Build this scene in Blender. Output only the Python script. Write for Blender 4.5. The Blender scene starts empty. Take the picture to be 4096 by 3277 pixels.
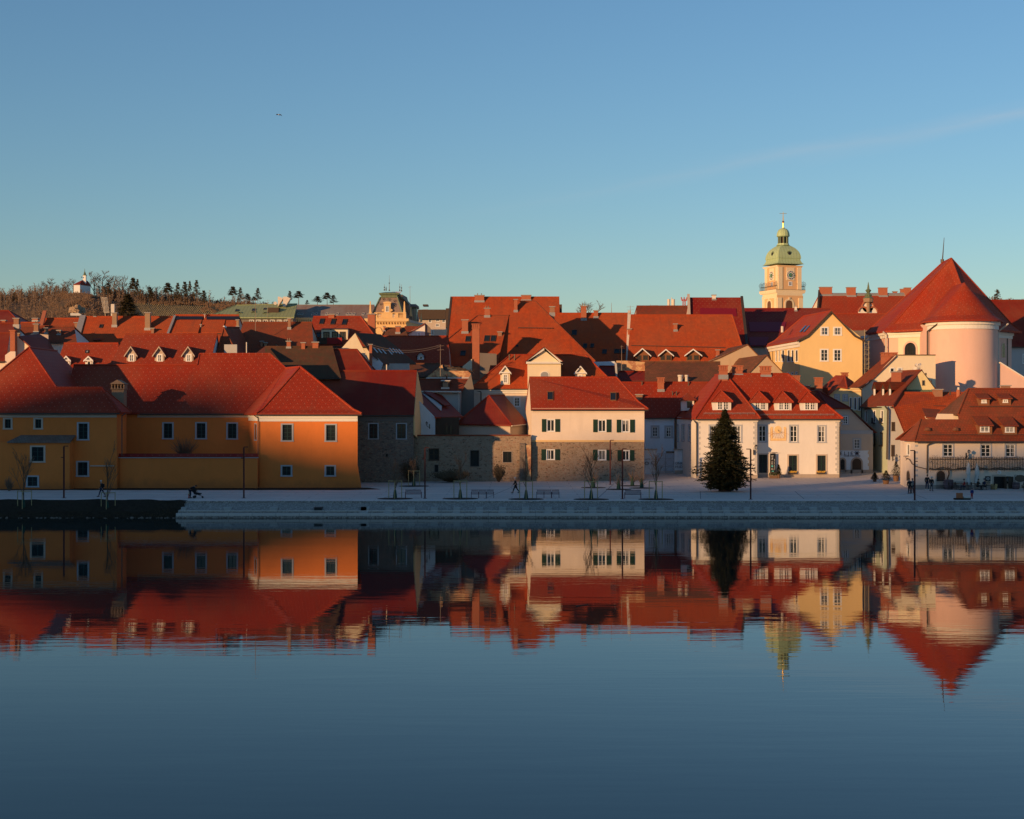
SKYROT=45+180; SKYDUST=0.; SKYOZ=4.; SKYTINT=(1.04,1.,1.); SKYSTR=.138; SUNSTR=4.6; SUNCOL=(1,.57,.25); EXPO=.12
import bpy, math, random
from mathutils import Vector, Matrix
R_=math.radians
random.seed(7)
F=6137.; CZ=11.; HY=1638.5; CX=2048.
def crop(x0,y0,s): return lambda x,y:(x0+x*s,y0+y*s)
A=crop(0,1050,.37106);B=crop(700,1050,.37106);C=crop(1400,1050,.37106);D=crop(2100,1100,.37106)
E=crop(2800,1050,.34791);Fc=crop(3396,1000,.37675);G=crop(0,1550,.34787);Hc=crop(700,1550,.34787)
I=crop(1400,1500,.34787);J=crop(2050,1500,.34787);K=crop(2700,1500,.34787);L=crop(3346,1450,.37688)
Q=crop(1440,1080,.17625);Rr=crop(1660,1400,.22263);S=crop(3200,1400,.24119);U=crop(0,1060,.32468)
V=crop(3560,1720,.24861);W=crop(1500,1300,.18553);X=crop(2200,1380,.23191);Y=crop(3000,1640,.27829);T=crop(2980,840,.2435)
N=lambda x,y:(x,y)
def P(s,d): return Vector(((s[0]-CX)*d/F,d,CZ-(s[1]-HY)*d/F))
def ray(s): return Vector(((s[0]-CX)/F,1,-(s[1]-HY)/F))
O=Vector((0,0,CZ))
def plane(a,b,c):
    n=(b-a).cross(c-a).normalized()
    if n.z<0: n=-n
    return (a,n)
def hit(s,pl):
    r=ray(s); t=pl[1].dot(pl[0]-O)/pl[1].dot(r); return O+r*t
def py_(pl,x,z):
    p,n=pl; return (n.dot(p)-n.x*x-n.z*z)/n.y
def sm(a,b,x):
    t=min(1,max(0,(x-a)/(b-a))); return t*t*(3-2*t)
def gz(x,y):
    z=1.5
    z+=.02*max(0,min(y,215)-197)*sm(8,22,x)+.18*sm(46,54,x)*sm(176,184,y)
    if y>215: z+=.06*(min(y,430)-215)
    return z
def ong(s):
    r=ray(s); lo,hi=100.,600.
    for _ in range(50):
        m=(lo+hi)/2; p=O+r*m
        if p.z>gz(p.x,p.y): lo=m
        else: hi=m
    return O+r*lo
scene=bpy.context.scene; COL=scene.collection
# ---------------------------------------------------------------- materials
MATS={}
class NT:
    def __init__(s,name,rough=.8,spec=.3):
        s.m=bpy.data.materials.new(name); s.m.use_nodes=True; s.t=s.m.node_tree; s.n=s.t.nodes
        s.b=s.n['Principled BSDF']; s.b.inputs['Roughness'].default_value=rough
        s.b.inputs['Specular IOR Level'].default_value=spec
    def add(s,ty,**k):
        n=s.n.new(ty)
        for a,v in k.items():
            if a in('ins',):
                for i,x in v.items(): 
                    if isinstance(x,bpy.types.NodeSocket): s.t.links.new(x,n.inputs[i])
                    else: n.inputs[i].default_value=x
            else: setattr(n,a,v)
        return n
    def l(s,a,b): s.t.links.new(a,b)
    def uv(s): return s.add('ShaderNodeUVMap').outputs[0]
    def obj(s): return s.add('ShaderNodeTexCoord').outputs['Object']
    def noise(s,vec,scale,detail=4,rough=.6):
        return s.add('ShaderNodeTexNoise',ins={'Vector':vec,'Scale':scale,'Detail':detail,'Roughness':rough}).outputs['Fac']
    def mp(s,vec,sc): return s.add('ShaderNodeMapping',ins={'Vector':vec,'Scale':sc}).outputs[0]
    def ramp(s,f,stops):
        r=s.add('ShaderNodeValToRGB',ins={'Fac':f}); e=r.color_ramp.elements
        while len(e)<len(stops): e.new(.5)
        for i,(p,c) in enumerate(stops): e[i].position=p; e[i].color=(*c,1) if len(c)==3 else c
        return r.outputs[0]
    def mix(s,f,a,b,mode='MIX'):
        n=s.add('ShaderNodeMix',data_type='RGBA',blend_type=mode)
        for i,x in ((0,f),(6,a),(7,b)):
            if isinstance(x,bpy.types.NodeSocket): s.l(x,n.inputs[i])
            else: n.inputs[i].default_value=x if i==0 else (*x,1)
        return n.outputs[2]
    def mth(s,op,a,b=0.,c=0.):
        n=s.add('ShaderNodeMath',operation=op)
        for i,x in enumerate((a,b,c)):
            if isinstance(x,bpy.types.NodeSocket): s.l(x,n.inputs[i])
            else: n.inputs[i].default_value=x
        return n.outputs[0]
    def bump(s,h,st,dist=.05):
        n=s.add('ShaderNodeBump',ins={'Height':h,'Strength':st,'Distance':dist}); s.l(n.outputs[0],s.b.inputs['Normal'])
    def done(s,col,key):
        if isinstance(col,bpy.types.NodeSocket): s.l(col,s.b.inputs['Base Color'])
        else: s.b.inputs['Base Color'].default_value=(*col,1)
        MATS[key]=s.m; return s.m
def mul(c,k): return tuple(min(1,x*k) for x in c)
def plain(key,col,rough=.7,metal=0,spec=.3):
    t=NT(key,rough,spec); t.b.inputs['Metallic'].default_value=metal
    f=t.noise(t.obj(),3.,3); t.done(t.mix(f,mul(col,.85),mul(col,1.15)),key)
def plaster(key,col,dirt=.3,dc=(.25,.2,.15),damp=0):
    t=NT(key,.9,.15); v=t.obj()
    f=t.noise(t.mp(v,(.5,.5,.22)),1.,6,.7); g=t.noise(v,3.2,5,.7); st=t.noise(t.mp(v,(.9,.9,.16)),1.,6,.7)
    c=t.mix(f,mul(col,.86),mul(col,1.1))
    c=t.mix(t.mth('MULTIPLY',g,.22),c,mul(col,.7))
    c=t.mix(t.mth('MULTIPLY',t.ramp(st,[(.52,(0,0,0)),(.85,(1,1,1))]),dirt*.8),c,dc)
    if damp:
        z=t.add('ShaderNodeSeparateXYZ',ins={0:v}).outputs[2]; zz=t.mth('SUBTRACT',z,t.mth('MULTIPLY',t.noise(v,.55,6,.75),2.6)); c=t.mix(t.mth('MULTIPLY',t.ramp(t.mth('ADD',zz,1.),[(0,(1,1,1)),(.95,(0,0,0))]),damp),c,dc)
        c=t.mix(t.mth('MULTIPLY',t.ramp(t.noise(v,.22,5,.6),[(.5,(0,0,0)),(.56,(1,1,1))]),.14),c,mul(col,1.25))
    t.bump(t.noise(v,9.,4),.25,.02); t.done(c,key)
def tile(key,col,col2,var=.5,dots=False,rowh=.3,w=.25,rough=.8,moss=0,big=.5,spec=.12):
    t=NT(key,rough,spec); uv=t.uv()
    br=t.add('ShaderNodeTexBrick',offset=.5,ins={'Vector':uv,'Color1':(*col,1),'Color2':(*mul(col2,1),1),'Mortar':(*mul(col,.42),1),'Scale':1.,'Mortar Size':.028,'Mortar Smooth':.3,'Bias':0.,'Brick Width':w,'Row Height':rowh})
    o=t.obj(); n1=t.noise(o,.35,5,.65); n2=t.noise(o,2.2,4,.7)
    c=t.mix(var,col,br.outputs[0])
    c=t.mix(t.mth('MULTIPLY',t.ramp(n1,[(.35,(0,0,0)),(.7,(1,1,1))]),big),c,mul(col2,.78))
    c=t.mix(t.mth('MULTIPLY',t.ramp(n2,[(.45,(0,0,0)),(.75,(1,1,1))]),.28),c,mul(col,.55))
    stk=t.noise(t.mp(uv,(1.1,.13,1)),1.,5,.7); c=t.mix(t.mth('MULTIPLY',t.ramp(stk,[(.5,(0,0,0)),(.72,(1,1,1))]),.4),c,(.16,.05,.03)); n4=t.noise(o,.11,4,.6); c=t.mix(t.mth('MULTIPLY',t.ramp(n4,[(.42,(0,0,0)),(.6,(1,1,1))]),.28),c,(.30,.11,.05))
    if moss: c=t.mix(t.mth('MULTIPLY',t.ramp(t.noise(o,1.1,6,.75),[(.42,(0,0,0)),(.6,(1,1,1))]),moss),c,(.075,.06,.035))
    if dots:
        sp=t.add('ShaderNodeSeparateXYZ',ins={0:uv}); rv=t.mth('DIVIDE',sp.outputs[1],.62); fl=t.mth('FLOOR',rv)
        ru=t.mth('ADD',t.mth('DIVIDE',sp.outputs[0],.86),t.mth('MULTIPLY',fl,.5))
        a=t.mth('ABSOLUTE',t.mth('SUBTRACT',t.mth('FRACT',ru),.5)); b=t.mth('ABSOLUTE',t.mth('SUBTRACT',t.mth('FRACT',rv),.5))
        m=t.mth('MULTIPLY',t.mth('LESS_THAN',a,.07),t.mth('LESS_THAN',b,.12))
        c=t.mix(t.mth('MULTIPLY',m,.3),c,(.6,.28,.2))
    t.bump(br.outputs[1],-.6,.03); t.done(c,key)
tile('t_red',(.37,.040,.013),(.29,.032,.011),.75,True,rowh=.31,w=.3,rough=.6,big=.35,spec=.2)
tile('t_red2',(.42,.050,.017),(.33,.038,.015),.7,True,rowh=.31,w=.3,rough=.7,big=.4,spec=.15)
tile('t_orange',(.58,.095,.024),(.44,.064,.019),.85,rowh=.33,w=.3,big=.55,moss=.18)
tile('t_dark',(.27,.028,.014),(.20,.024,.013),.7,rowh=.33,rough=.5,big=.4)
tile('t_crimson',(.27,.019,.014),(.22,.018,.013),.6,True,rough=.6,big=.3,spec=.15)
tile('t_brown',(.25,.095,.050),(.17,.068,.042),.95,rowh=.36,w=.34,moss=.45,big=.7)
tile('t_rust',(.34,.068,.028),(.26,.052,.026),.95,rowh=.36,w=.34,moss=.32,big=.6)
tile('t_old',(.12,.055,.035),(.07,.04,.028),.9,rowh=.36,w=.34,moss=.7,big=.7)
tile('t_grey',(.23,.19,.16),(.17,.14,.12),.7,rowh=.36,w=.34,moss=.3)
tile('t_slate',(.33,.27,.23),(.26,.22,.19),.6,rowh=.4,w=.4)
def seam(key,col,col2):
    t=NT(key,.55,.4); uv=t.uv(); sp=t.add('ShaderNodeSeparateXYZ',ins={0:uv})
    f=t.mth('LESS_THAN',t.mth('FRACT',t.mth('DIVIDE',sp.outputs[0],.9)),.13)
    c=t.mix(t.noise(t.obj(),.5,5,.7),col,col2); c=t.mix(t.mth('MULTIPLY',f,.55),c,mul(col,.45)); t.bump(f,.7,.05); t.done(c,key)
seam('copper',(.32,.36,.17),(.24,.29,.13)); seam('dome_copper',(.48,.57,.30),(.36,.48,.24)); seam('copper_dark',(.17,.22,.12),(.12,.16,.09)); seam('zinc',(.3,.31,.32),(.22,.23,.24))
plaster('p_orange',(.74,.215,.05),.3,(.34,.12,.045),.55); plaster('p_cream',(.80,.67,.54),.25); plaster('p_white',(.78,.73,.66),.28,(.4,.36,.3))
plaster('p_ivory',(.82,.70,.50),.15); plaster('p_yellow',(.84,.60,.28),.12,(.6,.4,.2)); plaster('p_lemon',(.80,.66,.36),.2)
plaster('p_pink',(.76,.50,.40),.35,(.5,.36,.34)); plaster('p_bluewhite',(.66,.74,.82),.35,(.3,.3,.3)); plaster('p_grey',(.50,.49,.47),.35)
plaster('p_green',(.46,.52,.40),.3); plaster('p_tower',(.80,.48,.23),.12); plaster('p_trim',(.86,.68,.42),.12); plaster('p_rough',(.55,.40,.26),.55,(.3,.16,.09))
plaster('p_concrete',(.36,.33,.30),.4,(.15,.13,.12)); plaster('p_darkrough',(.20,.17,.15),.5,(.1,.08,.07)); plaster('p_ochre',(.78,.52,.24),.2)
plaster('p_trimgrey',(.42,.44,.47),.1); plaster('p_sand',(.55,.45,.36),.2); plaster('p_plinth',(.40,.34,.29),.4,(.2,.17,.14)); plaster('p_capwhite',(.8,.76,.68),.1)
def stone(key,c1,c2,mort,sc,br=.3):
    t=NT(key,.95,.1); uv=t.uv(); w=t.add('ShaderNodeTexNoise',ins={'Vector':uv,'Scale':1.6,'Detail':3.}).outputs['Color']
    vv=t.add('ShaderNodeVectorMath',operation='ADD',ins={0:t.mp(uv,(1,1.7,1)),1:t.add('ShaderNodeVectorMath',operation='SCALE',ins={0:w,'Scale':.5}).outputs[0]}).outputs[0]
    v=t.add('ShaderNodeTexVoronoi',ins={'Vector':vv,'Scale':sc}); e=t.add('ShaderNodeTexVoronoi',feature='DISTANCE_TO_EDGE',ins={'Vector':vv,'Scale':sc})
    sp=t.add('ShaderNodeSeparateColor',ins={0:v.outputs['Color']})
    c=t.mix(sp.outputs[0],c1,c2); c=t.mix(t.mth('MULTIPLY',t.mth('LESS_THAN',sp.outputs[1],.10),.6),c,mul(c1,.25))
    c=t.mix(t.mth('MULTIPLY',t.mth('GREATER_THAN',sp.outputs[2],.86),br),c,(.34,.12,.06))
    m=t.ramp(e.outputs['Distance'],[(.02,(1,1,1)),(.10,(0,0,0))]); c=t.mix(m,c,mort)
    c=t.mix(t.mth('MULTIPLY',t.noise(t.obj(),.5,5,.7),.5),c,mul(c1,.5)); t.bump(e.outputs['Distance'],.8,.08); t.done(c,key)
stone('s_dark',(.21,.165,.13),(.33,.26,.20),(.17,.145,.125),3.4); stone('s_light',(.30,.21,.14),(.42,.31,.22),(.40,.31,.23),3.2,.3)
plaster('s_rock',(.36,.25,.15),.6,(.22,.14,.08))
def brick(key,c1,c2,m,w=.28,h=.09,plas=None):
    t=NT(key,.9,.15); uv=t.uv()
    b=t.add('ShaderNodeTexBrick',ins={'Vector':uv,'Color1':(*c1,1),'Color2':(*c2,1),'Mortar':(*m,1),'Scale':1.,'Mortar Size':.015,'Brick Width':w,'Row Height':h})
    c=b.outputs[0]; c=t.mix(t.mth('MULTIPLY',t.noise(t.obj(),1.5,4),.5),c,mul(c1,.6))
    if plas: c=t.mix(t.ramp(t.noise(t.obj(),1.,6,.7),[(.45,(0,0,0)),(.52,(1,1,1))]),c,plas)
    t.done(c,key)
brick('b_red',(.50,.13,.06),(.40,.10,.05),(.42,.22,.14)); brick('b_old',(.40,.17,.09),(.30,.14,.09),(.36,.26,.18)); brick('b_ruin',(.50,.19,.09),(.38,.15,.08),(.45,.3,.2),plas=(.60,.38,.2))
brick('b_tan',(.42,.27,.16),(.34,.22,.14),(.32,.24,.17))
plain('glass',(.018,.024,.028),.12,spec=.5); plain('glass_blue',(.03,.06,.11),.12,spec=.6); plain('glass_pale',(.30,.31,.32),.3,spec=.5); plain('curtain',(.22,.22,.21),.6); plain('white',(.80,.79,.76),.5)
plain('glow',(.75,.66,.5),.3); plain('green_wood',(.01,.036,.022),.5); plain('dark_green',(.02,.05,.045),.5); plain('gutter',(.09,.07,.055),.45,.4); plain('gutter_light',(.62,.56,.48),.5)
plain('lead',(.34,.33,.32),.5,.3); plain('iron',(.025,.024,.024),.5); plain('corten',(.075,.016,.012),.6); plain('wood',(.24,.10,.045),.8); plain('wood_dark',(.075,.05,.035),.9)
plain('stake',(.42,.32,.15),.8); plain('sleeve',(.015,.06,.04),.7); plain('soil',(.028,.02,.015),.95); plain('bench',(.16,.10,.11),.6); plain('gold',(.8,.5,.15),.3,.9)
plain('bark',(.11,.075,.05),.95); plain('twig',(.20,.13,.085),.95); plain('twig_grey',(.19,.15,.12),.95); plain('skin',(.45,.26,.18),.6); plain('black_cloth',(.012,.013,.016),.85); plain('navy',(.012,.022,.055),.85)
plain('grey_cloth',(.13,.13,.14),.85); plain('red_cloth',(.32,.02,.02),.8); plain('blue_cloth',(.015,.04,.18),.8); plain('beige',(.45,.35,.24),.8); plain('hair_dark',(.03,.02,.015),.8); plain('hair_grey',(.5,.49,.47),.8)
plain('pot',(.16,.09,.05),.8); plain('canvas',(.55,.54,.5),.85); plain('teal',(.12,.5,.5),.5); plain('sign_black',(.008,.008,.009),.5); plain('sign_text',(.72,.72,.7),.6); plain('clock_green',(.06,.22,.16),.5)
plain('clock_white',(.78,.72,.62),.5); plain('paint_yellow',(.80,.56,.27),.85); plain('paint_line',(.55,.28,.10),.85); plain('grass',(.035,.035,.018),.95); plain('step',(.42,.41,.39),.9); plain('graffiti',(.05,.05,.07),.9)
plain('solar',(.02,.02,.028),.25,spec=.6); plain('solar_red',(.20,.012,.022),.35); plain('tarp',(.08,.08,.09),.7); plain('scaffold',(.4,.33,.2),.5,.5); plain('flower',(.7,.4,.05),.7); plain('wire',(.3,.22,.17),.6)
plain('mast_red',(.45,.06,.04),.6); plain('carton',(.4,.14,.06),.8); plain('joint',(.13,.13,.13),.9); plain('cable',(.05,.05,.05),.6)
def leafm(key,c1,c2):
    t=NT(key,.8,.2); g=t.add('ShaderNodeNewGeometry').outputs['Random Per Island']
    t.done(t.mix(g,c1,c2),key)
leafm('fir',(.022,.032,.014),(.06,.058,.026)); leafm('pine',(.09,.085,.05),(.17,.135,.08)); leafm('wood_far',(.13,.085,.058),(.23,.16,.115)); leafm('yew',(.045,.042,.018),(.12,.095,.04)); leafm('shrub',(.06,.05,.03),(.14,.09,.05))
leafm('bare',(.14,.10,.07),(.25,.18,.13)); leafm('scrub',(.12,.075,.048),(.20,.125,.08))
def ground_m():
    t=NT('paving',.75,.35); o=t.obj()
    b=t.add('ShaderNodeTexBrick',offset=.37,ins={'Vector':o,'Color1':(.72,.63,.55,1),'Color2':(.64,.56,.49,1),'Mortar':(.2,.195,.19,1),'Scale':1.,'Mortar Size':.05,'Brick Width':7.3,'Row Height':3.1})
    n=t.noise(o,.25,6,.7); c=t.mix(t.ramp(n,[(.3,(0,0,0)),(.7,(1,1,1))]),b.outputs[0],(.55,.48,.42)); c=t.mix(t.mth('MULTIPLY',t.noise(t.mp(o,(.3,2.,1)),1.,5,.8),.35),c,(.42,.37,.33))
    t.bump(t.noise(o,6.,4),.3,.02); t.done(c,'paving')
    t=NT('kerb',.8,.3); o=t.obj()
    b=t.add('ShaderNodeTexBrick',ins={'Vector':o,'Color1':(.74,.66,.58,1),'Color2':(.68,.61,.54,1),'Mortar':(.25,.25,.25,1),'Scale':1.,'Mortar Size':.02,'Brick Width':2.4,'Row Height':9.})
    t.done(t.mix(t.mth('MULTIPLY',t.noise(o,1.,5,.8),.4),b.outputs[0],(.3,.29,.28)),'kerb')
    t=NT('gravel',.95,.2); o=t.obj(); f=t.noise(o,9.,3,.8); g=t.noise(o,3.,4,.8)
    c=t.ramp(f,[(.32,(.16,.14,.12)),(.5,(.40,.35,.30)),(.68,(.75,.67,.59))]); c=t.mix(t.mth('MULTIPLY',t.ramp(g,[(.35,(1,1,1)),(.6,(0,0,0))]),.5),c,(.15,.145,.14)); t.bump(f,1.,.1); t.done(c,'gravel')
    t=NT('earth',.95,.1); o=t.obj(); c=t.ramp(t.noise(o,2.5,8,.8),[(.3,(.018,.013,.009)),(.55,(.045,.032,.02)),(.75,(.03,.034,.012))]); t.bump(t.noise(o,4.,6,.8),.8,.15); t.done(c,'earth')
    t=NT('hillside',.95,.1); o=t.obj(); c=t.ramp(t.noise(o,.02,9,.75),[(.3,(.09,.06,.038)),(.5,(.15,.10,.06)),(.7,(.11,.09,.05))]); t.done(c,'hillside')
    t=NT('vinefield',.95,.1); o=t.obj(); c=t.ramp(t.noise(o,.05,8,.7),[(.3,(.07,.06,.03)),(.7,(.12,.095,.045))]); t.done(c,'vinefield')
    t=NT('water',.015,.31); t.b.inputs['IOR'].default_value=1.333; o=t.obj()
    n1=t.noise(t.mp(o,(.16,.9,1)),1.0,3,.55); n2=t.noise(t.mp(o,(.5,2.3,1)),1.,3,.6); n3=t.noise(t.mp(o,(.03,.12,1)),1.,2,.5)
    patch=t.ramp(t.noise(t.mp(o,(.012,.05,1)),1.,3,.6),[(.35,(.35,.35,.35)),(.65,(1,1,1))])
    h=t.mth('ADD',t.mth('MULTIPLY',n1,1.),t.mth('ADD',t.mth('MULTIPLY',n2,.22),t.mth('MULTIPLY',n3,1.6)))
    h=t.mth('MULTIPLY',h,patch); t.bump(h,1.,WAVE); t.done((.001,.016,.017),'water')
WAVE=.0065
ground_m()
# ---------------------------------------------------------------- mesh builder
class MB:
    def __init__(s): s.v=[]; s.f=[]
    def poly(s,pts):
        i=len(s.v); s.v+= [Vector(p) for p in pts]; s.f.append(tuple(range(i,i+len(pts)))); return s
    def prism(s,pts,ext):
        n=len(pts); i=len(s.v); e=Vector(ext)
        s.v+=[Vector(p) for p in pts]+[Vector(p)+e for p in pts]
        s.f.append(tuple(range(i,i+n))); s.f.append(tuple(range(i+2*n-1,i+n-1,-1)))
        for k in range(n): s.f.append((i+k,i+n+k,i+n+(k+1)%n,i+(k+1)%n))
        return s
    def box(s,a,b):
        (x0,y0,z0),(x1,y1,z1)=a,b
        return s.prism([(x0,y0,z0),(x1,y0,z0),(x1,y1,z0),(x0,y1,z0)],(0,0,z1-z0))
    def tube(s,p,q,r,r2=None,n=6):
        p=Vector(p);q=Vector(q); r2=r if r2 is None else r2; d=(q-p)
        if d.length<1e-6: return s
        d.normalize(); a=d.orthogonal().normalized(); b=d.cross(a); i=len(s.v)
        for c,rr in ((p,r),(q,r2)):
            for k in range(n):
                t=2*math.pi*k/n; s.v.append(c+(a*math.cos(t)+b*math.sin(t))*rr)
        for k in range(n): s.f.append((i+k,i+(k+1)%n,i+n+(k+1)%n,i+n+k))
        s.f.append(tuple(range(i+n-1,i-1,-1))); s.f.append(tuple(range(i+n,i+2*n))); return s
    def path(s,pts,r,n=5):
        for a,b in zip(pts,pts[1:]): s.tube(a,b,r,n=n)
        return s
    def lathe(s,c,prof,n=12,rot=0,sx=1,sy=1):
        i=len(s.v); c=Vector(c)
        for r,z in prof:
            for k in range(n):
                t=2*math.pi*k/n+rot; s.v.append(c+Vector((math.cos(t)*r*sx,math.sin(t)*r*sy,z)))
        for j in range(len(prof)-1):
            for k in range(n): s.f.append((i+j*n+k,i+j*n+(k+1)%n,i+(j+1)*n+(k+1)%n,i+(j+1)*n+k))
        s.f.append(tuple(range(i,i+n))[::-1]); m=i+(len(prof)-1)*n; s.f.append(tuple(range(m,m+n))); return s
    def make(s,name,mat,base=(0,0,0),smooth=False):
        me=bpy.data.meshes.new(name); b=Vector(base)
        me.from_pydata([v-b for v in s.v],[],s.f); me.update()
        if len(s.f)<20000:
            uv=me.uv_layers.new(name='UVMap').data; vs=s.v
            for p in me.polygons:
                n=p.normal
                if n.z<0: n=-n
                if abs(n.z)>.995: u=Vector((1,0,0)); w=Vector((0,1,0))
                else: u=Vector((0,0,1)).cross(n).normalized(); w=n.cross(u)
                for li in p.loop_indices:
                    q=vs[me.loops[li].vertex_index]; uv[li].uv=(q.dot(u),q.dot(w))
        me.materials.append(MATS[mat])
        if smooth: me.polygons.foreach_set('use_smooth',[True]*len(me.polygons))
        o=bpy.data.objects.new(name,me); COL.objects.link(o); return o
def tag(o,label,cat=None,group=None,kind=None):
    if label: o['label']=label
    if cat: o['category']=cat
    if group: o['group']=group
    if kind: o['kind']=kind
    return o
class Th:
    def __init__(s,name,label,cat,base,group=None):
        s.o=bpy.data.objects.new(name,None); COL.objects.link(s.o); s.o.location=base; s.b=Vector(base); s.o.empty_display_size=.5
        tag(s.o,label,cat,group)
    def add(s,mb,name,mat,par=None,label=None,smooth=False):
        if not mb.f: return None
        o=mb.make(name,mat,s.b,smooth); o.parent=par or s.o
        if label: o['label']=label
        return o
def solo(mb,name,mat,label,cat,base=None,group=None,kind=None,smooth=False):
    if base is None:
        n=len(mb.v); base=Vector((sum(v.x for v in mb.v)/n,sum(v.y for v in mb.v)/n,min(v.z for v in mb.v)))
    o=mb.make(name,mat,base,smooth); o.location=base; return tag(o,label,cat,group,kind)
def copy_thing(src,loc,label=None,rz=None,scale=None):
    def cp(o,par):
        c=o.copy(); COL.objects.link(c)
        if par: c.parent=par
        for ch in kids.get(o,[]): cp(ch,c)
        return c
    kids={}
    def walk(o):
        kids[o]=list(o.children)
        for ch in kids[o]: walk(ch)
    walk(src); r=cp(src,None); r.location=loc
    if label: r['label']=label
    if rz is not None: r.rotation_euler.z=rz
    if scale: r.scale=scale if hasattr(scale,'__len__') else (scale,)*3
    return r
# ---------------------------------------------------------------- roofs, walls, windows
def slab(b,polys,mat,t=.22,name='roof',caps=True,capmat=None,par=None):
    key={};top=[];faces=[]
    def idx(p):
        k=(round(p.x,2),round(p.y,2),round(p.z,2))
        if k not in key: key[k]=len(top); top.append(Vector(p))
        return key[k]
    nrm=[]
    for pl in polys:
        f=[idx(Vector(p)) for p in pl]; a,bb,c=(top[f[0]],top[f[1]],top[f[2]]); n=(bb-a).cross(c-a)
        if n.z<0: f=f[::-1]; n=-n
        faces.append(f); nrm.append(n.normalized())
    ed={}
    for fi,f in enumerate(faces):
        for k in range(len(f)): ed.setdefault(frozenset((f[k],f[(k+1)%len(f)])),[]).append((fi,f[k],f[(k+1)%len(f)]))
    m=MB(); n=len(top); m.v=top+[v-Vector((0,0,t)) for v in top]
    for f in faces: m.f.append(tuple(f)); m.f.append(tuple(i+n for i in f[::-1]))
    cm=MB()
    for e,l in ed.items():
        fi,a_,b_=l[0]
        if len(l)==1: m.f.append((b_,a_,a_+n,b_+n))
        elif caps:
            fj=l[1][0]; mid=(top[a_]+top[b_])/2
            cj=sum((top[i] for i in faces[fj]),Vector())/len(faces[fj])
            if (cj-mid).dot(nrm[fi])<-.05:
                cm.tube(top[a_]+Vector((0,0,.0)),top[b_],.13 if t>.12 else .09,n=6)
    r=b.add(m,name,mat,par)
    if cm.f and r: b.add(cm,'ridge_tiles',capmat or mat,r if par is None else par)
    return r
STY={'dw':(.05,'white','white',2,3,'glass',.05), # outer surround width, surround mat, sash mat, nx, ny, pane, recess
 'og':(.20,'p_trimgrey','dark_green',2,4,'glass',.16),'os':(.20,'p_trimgrey','dark_green',2,2,'glass',.16),'ob':(.22,'p_sand','dark_green',2,3,'glass',.16),
 'sw':(.10,'white','white',2,1,'glass',.08),'gy':(.20,'p_trimgrey','white',2,3,'glass',.10),'gl':(.3,'p_trimgrey','white',2,3,'glass',.10),
 'st':(.15,'p_trimgrey','dark_green',2,4,'glass',.16),'wh':(.17,'white','white',2,2,'glass_blue',.1),'wt':(.17,'white','white',2,3,'glass',.1),
 'dk':(.10,'wood_dark','wood_dark',2,2,'glass',.15),'no':(.06,'p_darkrough','wood_dark',1,1,'glass',.25),'br':(.08,'p_plinth','iron',6,1,'glass',.12),
 'sh':(.22,'p_sand','green_wood',2,2,'glass',.12),'na':(.10,'white','white',1,1,'glass',.05),'nw':(.09,'white','white',1,1,'glass_pale',.04),'sm':(.10,'white','white',2,2,'glass',.08),
 'wv':(.17,'p_trimgrey','white',2,3,'glass',.1),'vi':(.07,'white','white',2,4,'glass',.06)}
WN=[0]
class Fac:
    def __init__(s,p,q):
        s.p=Vector((p[0],p[1],0)); q=Vector((q[0],q[1],0)); s.L=(q-s.p).length; s.d=(q-s.p).normalized(); s.n=Vector((s.d.y,-s.d.x,0))
    def hit(s,c):
        r=ray(c); t=s.n.dot(s.p-O)/s.n.dot(r); q=O+r*t; return ((q-s.p).dot(s.d),q.z)
    def w(s,u,v,o=0): return s.p+s.d*u+s.n*o+Vector((0,0,v))
    def box(s,mb,u0,u1,v0,v1,o0,o1):
        mb.prism([s.w(u0,v0,o0),s.w(u1,v0,o0),s.w(u1,v1,o0),s.w(u0,v1,o0)],s.n*(o1-o0))
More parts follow.
